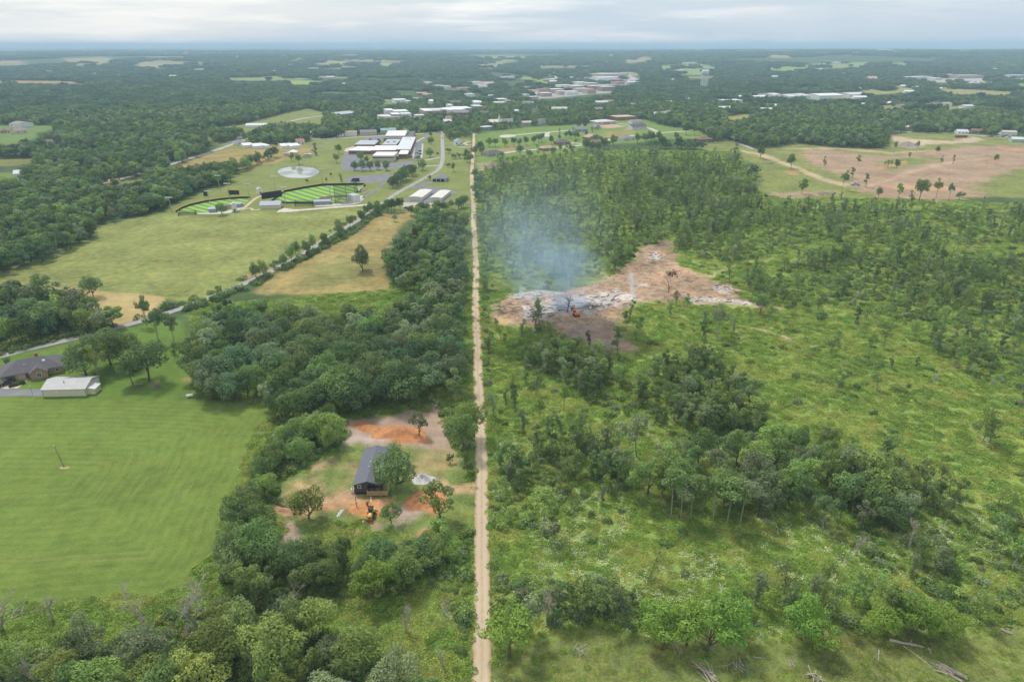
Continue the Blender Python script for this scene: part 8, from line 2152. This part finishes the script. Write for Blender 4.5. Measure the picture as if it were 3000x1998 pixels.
# ------------------------------------------------------------------ masses of vegetation
rs = np.random.default_rng(2024)
NEARP = [(broadleaf(400 + s, H=12, R=5.2, nl=16, nleaf=1700, leaf=0.64, limbs=3, sides=5).mesh('m'), c) for s, c in enumerate([G_DARK, G_MID, G_BLUE, G_DARK, G_LIGHT, G_GREY])]
C_NEAR = proto_collection('forest_tree', NEARP)
C_FAR = proto_collection('forest_clump', [(far_clump(420 + s).mesh('m'), c) for s, c in enumerate([(0.115, 0.185, 0.095, 1), (0.14, 0.215, 0.09, 1), (0.10, 0.17, 0.10, 1), (0.125, 0.19, 0.085, 1), (0.17, 0.24, 0.09, 1)])])
C_SAP = proto_collection('sapling', [(slender(440 + s, H=9, R=1.9 + 0.25 * (s % 3), nleaf=900, ivy=[0, 1, 0.4, 1, 0, 0.6][s], leaf=0.29, lean=0.5 * (s - 2), crown_from=[0.35, 0.25, 0.45, 0.3, 0.5, 0.2][s]).mesh('m', PALE_BARK), c) for s, c in enumerate([G_MID, G_GREY, G_MID, G_DARK, G_LIGHT, G_LIGHT])])
C_BUSH = proto_collection('bush', [(bush(460 + s, H=2.0 + 0.35 * (s % 3), R=1.6 + 0.2 * (s % 4)).mesh('m'), c) for s, c in enumerate([G_MID, G_LIGHT, G_DARK, G_MID, G_YEL, G_GREY])])
WCOL = [(0.29, 0.395, 0.082, 1), (0.34, 0.405, 0.092, 1), (0.24, 0.355, 0.076, 1), (0.38, 0.405, 0.11, 1), (0.265, 0.375, 0.077, 1), (0.76, 0.74, 0.58, 1)]
C_WEED = proto_collection('weed', [(weeds(480 + s, n=[130, 130, 120, 130, 130, 26][s], leaf=[0.24, 0.22, 0.28, 0.2, 0.24, 0.19][s], H=[0.5, 0.4, 0.7, 0.35, 0.55, 0.9][s]).mesh('m'), c) for s, c in enumerate(WCOL)])

def keep_clear(x, y, h, polys=CLEAR_NEAR, out=True):
    m = np.ones(x.shape, bool)
    for k in (1.0, 1 + 0.55 * h / CAM_H, CAM_H / (CAM_H - h)):
        m &= ~in_any(polys, x * k, y * k)
    m |= (vnoise(x / 55.0, y / 90.0, 61) > 0.78) & (np.hypot(x, y) > 1400)
    for (a, b, r) in KEEP_OUT:
        m &= (x - a) ** 2 + (y - b) ** 2 > r * r
        d_ = math.hypot(a, b); lat = np.abs(x * b - y * a) / d_; lon = d_ - (x * a + y * b) / d_
        m &= ~((lat < r * 0.7) & (lon > 0) & (lon < r * 0.5 + 0.038 * d_))
    return m

EXPL = [GP('U', [(-100, 470), (0, 470), (190, 505), (213, 548), (228, 516), (353, 490), (395, 482), (400, 458), (330, 450), (225, 454), (150, 440), (0, 440), (-100, 440)]),  # further wooded blocks within 900 m (tree feet)
 GP('U', [(905, 655), (890, 625), (925, 580), (960, 545), (990, 515), (1040, 520), (1076, 535), (1078, 700), (980, 712), (940, 672)]),
 GP('U', [(-400, 640), (-400, 470), (60, 470), (140, 470), (190, 500), (212, 545), (150, 583), (0, 640), (-200, 700)]),
 GP('E', [(-60, 850), (180, 775), (420, 650), (700, 595), (740, 520), (880, 455), (1190, 325), (1100, 350), (900, 410), (850, 450), (600, 470), (330, 540), (100, 520), (-60, 560)]),
 GP('E', [(850, 215), (930, 238), (1250, 240), (1300, 215), (1420, 210), (1440, 160), (1440, 100), (1330, 110), (1200, 90), (1000, 140)]),
 GP('B', [(500, 940), (600, 955), (720, 950), (780, 900), (700, 870), (640, 860), (560, 920)]),
 GP('B', [(880, 905), (940, 930), (1000, 915), (1100, 900), (1150, 905), (1150, 880), (1000, 860), (880, 870)]),
 GP('B', [(1380, 905), (1440, 915), (1560, 905), (1640, 905), (1700, 890), (1700, 860), (1400, 880)]),
 GP('B', [(1730, 920), (1780, 990), (1850, 960), (1930, 950), (1975, 930), (1980, 880), (1740, 860)]),
 GP('E', [(540, 205), (640, 235), (700, 215), (830, 160), (760, 130), (680, 140), (540, 130), (520, 160)]),
]
x1, y1 = sector_points(600, 1500, 7.6, 44, rs)
m = keep_clear(x1, y1, 11)
# north of the cut-over land and left of the meadows everything else is wood, but not the fields near the camera
NOT_WOOD = [zz[1] for zz in Z if zz[0] in ('hay_field', 'tan_pasture', 'stubble_field', 'lawn', 'mown_field', 'rough_ground', 'yard', 'verge')]
m &= ~in_any(NOT_WOOD, x1, y1)
m &= road_dist(x1, y1) > 7
for pts_, w_ in ((asphalt_road_pts, 7),):
    pl = GP('P', pts_)
    dd = np.full(x1.shape, 1e9)
    for i in range(len(pl) - 1):
        e = pl[i + 1] - pl[i]; t = np.clip(((x1 - pl[i][0]) * e[0] + (y1 - pl[i][1]) * e[1]) / (e @ e), 0, 1)
        dd = np.minimum(dd, np.hypot(x1 - pl[i][0] - t * e[0], y1 - pl[i][1] - t * e[1]))
    m &= dd > w_
gl = fbm(x1 / 70.0, y1 / 70.0, 303, 3)
m &= (gl > 0.36) | (rs.uniform(0, 1, len(x1)) < 0.25)
x1, y1 = x1[m], y1[m]
ex, ey = [], []
for poly in EXPL:
    a, b = poly_points(poly, 7.0, rs)
    k = (road_dist(a, b) > 7)
    ex.append(a[k]); ey.append(b[k])
mo = np.array(MORE); x1 = np.concatenate([x1] + ex + [mo[:, 0]]); y1 = np.concatenate([y1] + ey + [mo[:, 1]])
sc1 = 0.72 + 0.56 * fbm(x1 / 45.0, y1 / 45.0, 77, 3)
sc1 = sc1 * np.where((y1 > 900) & (np.abs(x1 / y1 + 0.02) < 0.22), 0.78, 1.0)
scatter('forest', 'continuous green broadleaf woods covering the middle distance', 'forest', x1, y1, rs.integers(0, 6, len(x1)), sc1 * rs.uniform(0.7, 1.2, len(x1)), C_NEAR, 0.03, wide=sc1 * rs.uniform(0.7, 1.25, len(x1)), seed=1)
x2, y2 = sector_points(1500, 4200, 19.0, 43, rs)
m = keep_clear(x2, y2, 12, FAR)
m &= (fbm(x2 / 160.0, y2 / 260.0, 305, 3) > 0.33)
x2, y2 = x2[m], y2[m]
x3, y3 = sector_points(4200, 10500, 44.0, 42, rs)
x4, y4 = sector_points(10500, 19000, 110.0, 42, rs)
k4 = fbm(x4 / 900.0, y4 / 1500.0, 3, 4) < 0.60
x4, y4 = x4[k4], y4[k4]
m = keep_clear(x3, y3, 12, FAR) & (fbm(x3 / 900.0, y3 / 1500.0, 3, 4) < 0.60)
x3, y3 = x3[m], y3[m]
xf, yf = np.concatenate([x2, x3, x4]), np.concatenate([y2, y3, y4])
sf = np.concatenate([rs.uniform(0.75, 1.15, len(x2)), rs.uniform(0.9, 1.2, len(x3)), rs.uniform(1.0, 1.3, len(x4))])
wf = np.concatenate([rs.uniform(0.8, 1.05, len(x2)), rs.uniform(1.7, 2.2, len(x3)), rs.uniform(4.0, 5.5, len(x4))])
sf = sf * np.where((yf < 2600) & (np.abs(xf / yf - 0.0) < 0.28), 0.72, 1.0)
scatter('far_forest', 'hazy blue-green woodland stretching to the horizon behind the town', 'forest', xf, yf, rs.integers(0, 5, len(xf)), sf, C_FAR, 0.0, wide=wf, seed=2)
print('forest', len(x1), 'far', len(xf))

# cut-over land: saplings in belts, bushes, weeds
CUTP = GP('U', CUT)
BARE = [zz[1] for zz in Z if zz[0] in ('burn_site', 'ash_bed', 'track', 'pasture', 'red_bank', 'yard', 'driveway', 'mown_field', 'lawn', 'rubble_ground', 'bare_soil')]
DENSE = [  # (belt of regrowth feet, saplings per 100 m2)
 (GP('U', [(1180, 830), (1210, 790), (1290, 810), (1380, 850), (1480, 900), (1600, 930), (1730, 950), (1760, 1000), (1640, 1010), (1520, 980), (1400, 960), (1300, 890), (1210, 850)]), 12.0),
 (GP('U', [(1500, 840), (1600, 830), (1720, 880), (1740, 960), (1600, 950), (1500, 900)]), 10.0),
 (GP('U', [(1100, 420), (1150, 380), (1440, 360), (1700, 365), (1745, 450), (1700, 560), (1560, 580), (1440, 590), (1400, 640), (1250, 650), (1130, 640), (1100, 560)]), 2.0),
 (GP('U', [(1380, 560), (1480, 520), (1560, 560), (1460, 590), (1420, 620)]), 9.0),
 (GP('U', [(1440, 400), (1600, 390), (1740, 420), (1745, 480), (1680, 560), (1560, 575), (1480, 540), (1430, 470)]), 5.0),
 (GP('U', [(1560, 470), (1740, 480), (1900, 480), (2354, 490), (2800, 500), (2800, 560), (2354, 560), (1900, 560), (1700, 600), (1580, 600)]), 2.2),
 (GP('U', [(1700, 640), (1950, 580), (2354, 600), (2800, 640), (2800, 800), (2354, 780), (2100, 740), (1900, 700), (1760, 720)]), 3.2),
 (GP('U', [(2100, 780), (2300, 760), (2354, 850), (2700, 900), (2700, 960), (2250, 880)]), 3.5),
 (GP('U', [(1118, 1090), (1180, 1080), (1300, 1000), (1420, 1000), (1450, 1120), (1330, 1200), (1250, 1240), (1120, 1220)]), 8.0),
 (GP('U', [(1900, 1080), (2050, 1100), (2354, 1180), (2700, 1250), (2700, 1420), (2200, 1400), (1980, 1280), (1900, 1200)]), 8.5),
 (GP('U', [(1118, 1330), (1300, 1340), (1480, 1390), (1500, 1440), (1130, 1440)]), 8.5),
 (GP('U', [(1560, 1380), (1900, 1390), (2354, 1380), (2700, 1370), (2700, 1425), (2000, 1440), (1600, 1440)]), 7.0),
 (GP('U', [(1094, 480), (1112, 480), (1125, 900), (1145, 1440), (1122, 1440), (1110, 900)]), 6.0),
]
xs, ys = sector_points(95, 900, 2.6, 52, rs)
def bare(x, y):
    return in_any(BARE, x + 7 * (fbm(x / 5, y / 5, 501, 3) - 0.5), y + 9 * (fbm(x / 5, y / 5, 502, 3) - 0.5))
m = inside(CUTP, xs, ys) & ~bare(xs, ys)
xs, ys = xs[m], ys[m]
p100 = 0.12 + 0.6 * sstep(0.55, 0.75, fbm(xs / 22.0, ys / 22.0, 71, 3))
for poly, dn in DENSE:
    p100 = np.maximum(p100, inside(poly, xs, ys) * dn * 1.25 * sstep(0.38, 0.66, fbm(xs / 16.0, ys / 16.0, 55, 3)))
k = (rs.uniform(0, 1, len(xs)) < p100 * 2.6 * 2.6 / 100.0) & (road_dist(xs, ys) > 4.2)
sx_, sy_ = xs[k], ys[k]
near_s = np.hypot(sx_, sy_)
pk = rs.integers(0, 6, len(sx_))
sz = rs.uniform(0.5, 1.25, len(sx_))
scatter('saplings', 'thin regrowth saplings and vine-wrapped stems on the cut-over land', 'saplings', sx_, sy_, pk, sz, C_SAP, 0.07, wide=sz * rs.uniform(0.8, 1.3, len(sx_)), seed=3)
# bushes
def bush_field(polys, spacing, seed, lo=0.35):
    X, Y = [], []
    for poly in polys:
        a, b = poly_points(poly, spacing, rs); X.append(a); Y.append(b)
    return np.concatenate(X), np.concatenate(Y)
xb, yb = sector_points(90, 900, 2.1, 52, rs)
m = inside(CUTP, xb, yb) & ~bare(xb, yb)
xb, yb = xb[m], yb[m]
pb = 0.010 + 0.06 * sstep(0.52, 0.72, fbm(xb / 9.0, yb / 9.0, 91, 3))
for poly, dn in DENSE:
    pb = np.maximum(pb, inside(poly, xb, yb) * np.minimum(0.085 * dn, 0.4))
k = rs.uniform(0, 1, len(xb)) < pb
xb, yb = xb[k], yb[k]
# rough ground on the left: thicket under and between the trees
LEFT_THICKET = [GP('U', WOODS['corner'][0]), GP('U', WOODS['front'][0]), GP('U', WOODS['hedge'][0]), GP('U', [(400, 1400), (560, 1370), (660, 1380), (720, 1450), (860, 1480), (860, 1700), (-100, 1700), (-100, 1520), (280, 1470)]),
                GP('U', [(1045, 1120), (1090, 1180), (1094, 1600), (1060, 1600), (1040, 1400), (1000, 1330), (1060, 1250)]), GP('U', [(430, 930), (640, 945), (820, 975), (1000, 945), (1078, 960), (1085, 1090), (1050, 1060), (1000, 985), (830, 995), (720, 1060), (640, 1100), (600, 1080), (640, 970)]),
                GP('U', WOODS['left'][0]), GP('E', [(900, 1530), (1000, 1450), (1200, 1345), (1400, 1260), (1600, 1165), (1800, 1060), (1960, 930), (2050, 870), (2080, 880), (1960, 960), (1800, 1080), (1600, 1185), (1400, 1280), (1100, 1410), (950, 1540)])]
a, b = bush_field(LEFT_THICKET, 2.2, 4)
k = (road_dist(a, b) > 3.2) & ~in_any([zz[1] for zz in Z if zz[0] in ('yard', 'mown_field', 'rubble_ground', 'lawn', 'bare_soil', 'red_bank')], a, b)
xb = np.concatenate([xb, a[k]]); yb = np.concatenate([yb, b[k]])
k = road_dist(xb, yb) > 2.9
xb, yb = xb[k], yb[k]
sb = rs.uniform(0.4, 1.15, len(xb))
scatter('undergrowth', 'bushes and brambles filling the gaps between the young trees', 'undergrowth', xb, yb, rs.integers(0, 6, len(xb)), sb, C_BUSH, 0.05, wide=sb * rs.uniform(0.8, 1.3, len(xb)), seed=4)
# dense hedge along the pale road
hl = GP('P', [q for q in asphalt_road_pts if 300 < q[0] < 1125])
hx, hy = [], []
for p_, q_ in zip(hl[:-1], hl[1:]):
    n_ = max(1, int(np.hypot(*(q_ - p_)) / 1.6)); dv = (q_ - p_) / np.hypot(*(q_ - p_)); nv = np.array([dv[1], -dv[0]])
    for k_ in range(n_):
        gap = vnoise(np.array([p_[0] / 14.0 + k_ * 0.11]), np.array([p_[1] / 14.0]), 5)[0] > 0.30
        for off, pr in ((4.6, 0.75 * gap), (6.2, 0.5 * gap), (-4.4, 0.12)):
            if rs.uniform() < pr:
                c_ = p_ + (q_ - p_) * (k_ + rs.uniform()) / n_ + nv * (off + rs.normal() * 0.7); hx.append(c_[0]); hy.append(c_[1])
hs_ = rs.uniform(0.6, 1.7, len(hx))
scatter('road_hedge', 'dense dark hedge hiding the pale road between the hay pastures', 'hedge', np.array(hx), np.array(hy), rs.choice([0, 2, 3, 0, 2], len(hx)), hs_, C_BUSH, 0.05, wide=hs_ * rs.uniform(0.8, 1.2, len(hx)), seed=9)
# weeds
def weed_band(r0, r1, sp):
    x, y = sector_points(r0, r1, sp, 52 if r0 < 200 else 44, rs)
    m = (inside(CUTP, x, y) | (inside(np.array([zz[1] for zz in Z if zz[0] == 'rough_ground'][0]), x, y) & ~in_any([zz[1] for zz in Z if zz[0] in ('hay_field', 'tan_pasture', 'stubble_field')], x, y))) & ~bare(x, y) & (road_dist(x, y) > 1.45 + 1.3 * vnoise(x / 2.5, y / 2.5, 6))
    return x[m], y[m]
wx, wy, ws = [], [], []
for r0, r1, sp, s in ((90, 200, 1.25, 0.95), (200, 330, 1.7, 1.2), (330, 560, 2.6, 1.7), (560, 900, 4.2, 2.6)):
    a, b = weed_band(r0, r1, sp)
    wx.append(a); wy.append(b); ws.append(np.full(len(a), s))
wx, wy, ws = np.concatenate(wx), np.concatenate(wy), np.concatenate(ws)
nz = fbm(wx / 7.0, wy / 7.0, 101, 3)
pk = np.where(nz > 0.55, rs.choice([1, 3], len(wx)), rs.choice([0, 2, 4], len(wx)))
fl = (fbm(wx / 12.0, wy / 12.0, 131, 3) > 0.53) & (rs.uniform(0, 1, len(wx)) < 0.30) & (np.hypot(wx, wy) < 200) & (wx > -5)
pk = np.where(fl, 5, pk)
k = rs.uniform(0, 1, len(wx)) < 0.62 + 0.45 * vnoise(wx / 3.0, wy / 3.0, 8)
wx, wy, ws, pk = wx[k], wy[k], ws[k], pk[k]
scatter('weeds', 'bright green weeds and white wildflowers covering the cut-over ground', 'weeds', wx, wy, pk, ws ** 0.4 * rs.uniform(0.3, 0.85, len(wx)), C_WEED, 0.08, wide=ws * rs.uniform(0.8, 1.3, len(wx)), seed=5)
# short grass tufts of the lower pasture
px_, py_ = poly_points(GP('U', [(1124, 1448), (2500, 1430), (2500, 1640), (1124, 1640)]), 0.9, rs)
k = (rs.uniform(0, 1, len(px_)) < 0.15 + 0.6 * sstep(0.45, 0.65, fbm(px_ / 2.5, py_ / 2.5, 15, 3))) & (road_dist(px_, py_) > 2.4)
px_, py_ = px_[k], py_[k]
scatter('pasture_grass', 'short tufted grass of the lower pasture', 'grass', px_, py_, rs.choice([1, 3, 3, 4], len(px_)), rs.uniform(0.18, 0.38, len(px_)), C_WEED, 0.05, wide=rs.uniform(0.35, 0.75, len(px_)), seed=6)
print('sap', len(sx_), 'bush', len(xb), 'weeds', len(wx), 'grass', len(px_))

# ------------------------------------------------------------------ haze
def volume_box(name, lo, hi, color, density, aniso=0.2):
    m = bpy.data.materials.new(name); m.use_nodes = True
    t = m.node_tree; t.nodes.clear()
    o = t.nodes.new('ShaderNodeOutputMaterial'); v = t.nodes.new('ShaderNodeVolumePrincipled')
    v.inputs['Color'].default_value = color; v.inputs['Density'].default_value = density; v.inputs['Anisotropy'].default_value = aniso
    t.links.new(v.outputs[0], o.inputs['Volume'])
    ob = MB().box(lo[0], hi[0], lo[1], hi[1], lo[2], hi[2]).build(name, m)
    ob['kind'] = 'stuff'
    return ob
hz = volume_box('haze', (-60000, -60000, -2), (60000, 60000, 148), (0.58, 0.79, 1.0, 1), 1.3e-4, 0.0)
tag(hz, 'thin blue summer haze over the whole landscape', 'haze', None, 'stuff')

# ------------------------------------------------------------------ smoke
def smoke(name, label, base, top, r0, r1, density, color, scale, seed):
    """leaning cone of smoke; density fades towards its edge and with height, torn by noise"""
    base, top = Vector(base), Vector(top)
    L_ = (top - base).length
    m = bpy.data.materials.new(name); m.use_nodes = True
    t = m.node_tree; t.nodes.clear(); nn, ll = t.nodes.new, t.links.new
    out = nn('ShaderNodeOutputMaterial'); v = nn('ShaderNodeVolumePrincipled'); v.inputs['Color'].default_value = color; v.inputs['Anisotropy'].default_value = 0.1
    tc = nn('ShaderNodeTexCoord'); sp = nn('ShaderNodeSeparateXYZ'); ll(tc.outputs['Object'], sp.inputs[0])
    def math_(op, a, b=None, c=None):
        n = nn('ShaderNodeMath'); n.operation = op
        for i, s in enumerate((a, b, c)):
            if s is None: continue
            if isinstance(s, (int, float)): n.inputs[i].default_value = s
            else: ll(s, n.inputs[i])
        return n.outputs[0]
    ns = nn('ShaderNodeTexNoise'); ns.inputs['Scale'].default_value = scale; ns.inputs['Detail'].default_value = 4; ns.inputs['Roughness'].default_value = 0.6
    mp = nn('ShaderNodeMapping'); mp.inputs['Location'].default_value = (seed * 3.1, seed * 1.7, 0); mp.inputs['Scale'].default_value = (1, 1, 0.7)
    ll(tc.outputs['Object'], mp.inputs[0]); ll(mp.outputs[0], ns.inputs['Vector'])
    k = math_('DIVIDE', sp.outputs['Z'], L_)
    R = math_('MULTIPLY_ADD', k, r1 - r0, r0)
    rr = math_('SQRT', math_('ADD', math_('MULTIPLY', sp.outputs['X'], sp.outputs['X']), math_('MULTIPLY', sp.outputs['Y'], sp.outputs['Y'])))
    e = math_('SUBTRACT', 1.0, math_('DIVIDE', rr, R))
    e = math_('MAXIMUM', e, 0.0)
    n2 = math_('MAXIMUM', math_('MULTIPLY_ADD', ns.outputs['Fac'], 4.6, -1.75), 0.0)
    f = math_('MULTIPLY', math_('MULTIPLY', e, e), n2)
    fade = math_('MAXIMUM', math_('SUBTRACT', 1.0, math_('MULTIPLY', k, k)), 0.0)
    rn = math_('DIVIDE', r0 + 0.35 * (r1 - r0), R)      # thins as it widens
    d = math_('MULTIPLY', math_('MULTIPLY', math_('MULTIPLY', f, fade), rn), density)
    ll(d, v.inputs['Density']); ll(v.outputs[0], out.inputs['Volume'])
    n = 20
    mb = MB()
    V = [(r0 * math.cos(2 * math.pi * i / n), r0 * math.sin(2 * math.pi * i / n), 0) for i in range(n)] + [(r1 * math.cos(2 * math.pi * i / n), r1 * math.sin(2 * math.pi * i / n), L_) for i in range(n)]
    mb.add(V, [(i, (i + 1) % n, n + (i + 1) % n, n + i) for i in range(n)] + [tuple(range(n - 1, -1, -1)), tuple(range(n, 2 * n))])
    o = mb.build(name, m)
    o.location = base
    o.rotation_euler = (top - base).to_track_quat('Z', 'Y').to_euler()
    tag(o, label, 'smoke', None, 'stuff')
    return o
def lift(crop, x, y, z):
    q = G(crop, x, y, z); return (q[0], q[1], z)
SM = (0.60, 0.78, 1.0, 1)
for k_, (bx_, by_, tx_, ty_, tz_, r0_, r1_, dn_, nm_, lb_) in enumerate([
    (760, 715, 560, -80, 60, 5, 38, 0.085, 'smoke_plume', 'broad blue smoke plume rising from the middle of the ash bed'),
    (930, 680, 760, 60, 45, 4, 34, 0.06, 'smoke_plume', 'thinner smoke plume right of the broad plume'),
    (520, 690, 330, 0, 50, 4, 40, 0.045, 'smoke_veil', 'faint smoke veil drifting left over the thicket'),
    (680, 700, 260, -160, 66, 6, 60, 0.045, 'smoke_veil', 'pale smoke haze spreading towards the gravel road')]):
    b0 = G('N', bx_, by_)
    smoke(nm_, lb_, (b0[0], b0[1], 0.3 + 0.1 * k_), lift('N', tx_, ty_, tz_), r0_, r1_, dn_, SM, 0.05 + 0.01 * k_, k_ + 1)
b1 = G('N', 1188, 640)
smoke('smoke_wisp', 'thin white smoke column at the right end of the ash bed', (b1[0], b1[1], 0.3), lift('N', 1180, 460, 12), 0.9, 4.5, 2.2, (0.9, 0.93, 1.0, 1), 0.3, 2)
b2 = G('N', 860, 705)
smoke('smoke_puff', 'low blue smoke over the black cinders beside the excavator', (b2[0], b2[1], 0.2), lift('N', 760, 600, 8), 4, 10, 0.4, (0.5, 0.7, 1.0, 1), 0.15, 3)
b3 = G('N', 410, 640)
smoke('smoke_puff', 'small blue smoke puff at the left end of the ash bed', (b3[0], b3[1], 0.2), lift('N', 400, 560, 8), 2.5, 7, 0.5, (0.75, 0.86, 1.0, 1), 0.25, 4)
b4 = G('B', 1170, 158)
smoke('smoke_plume', 'distant white smoke rising on the horizon left of centre', (b4[0], b4[1], float(height(*b4)) + 5), (b4[0] - 250, b4[1] + 200, float(height(*b4)) + 150), 60, 260, 0.02, (0.9, 0.95, 1.0, 1), 0.006, 5)
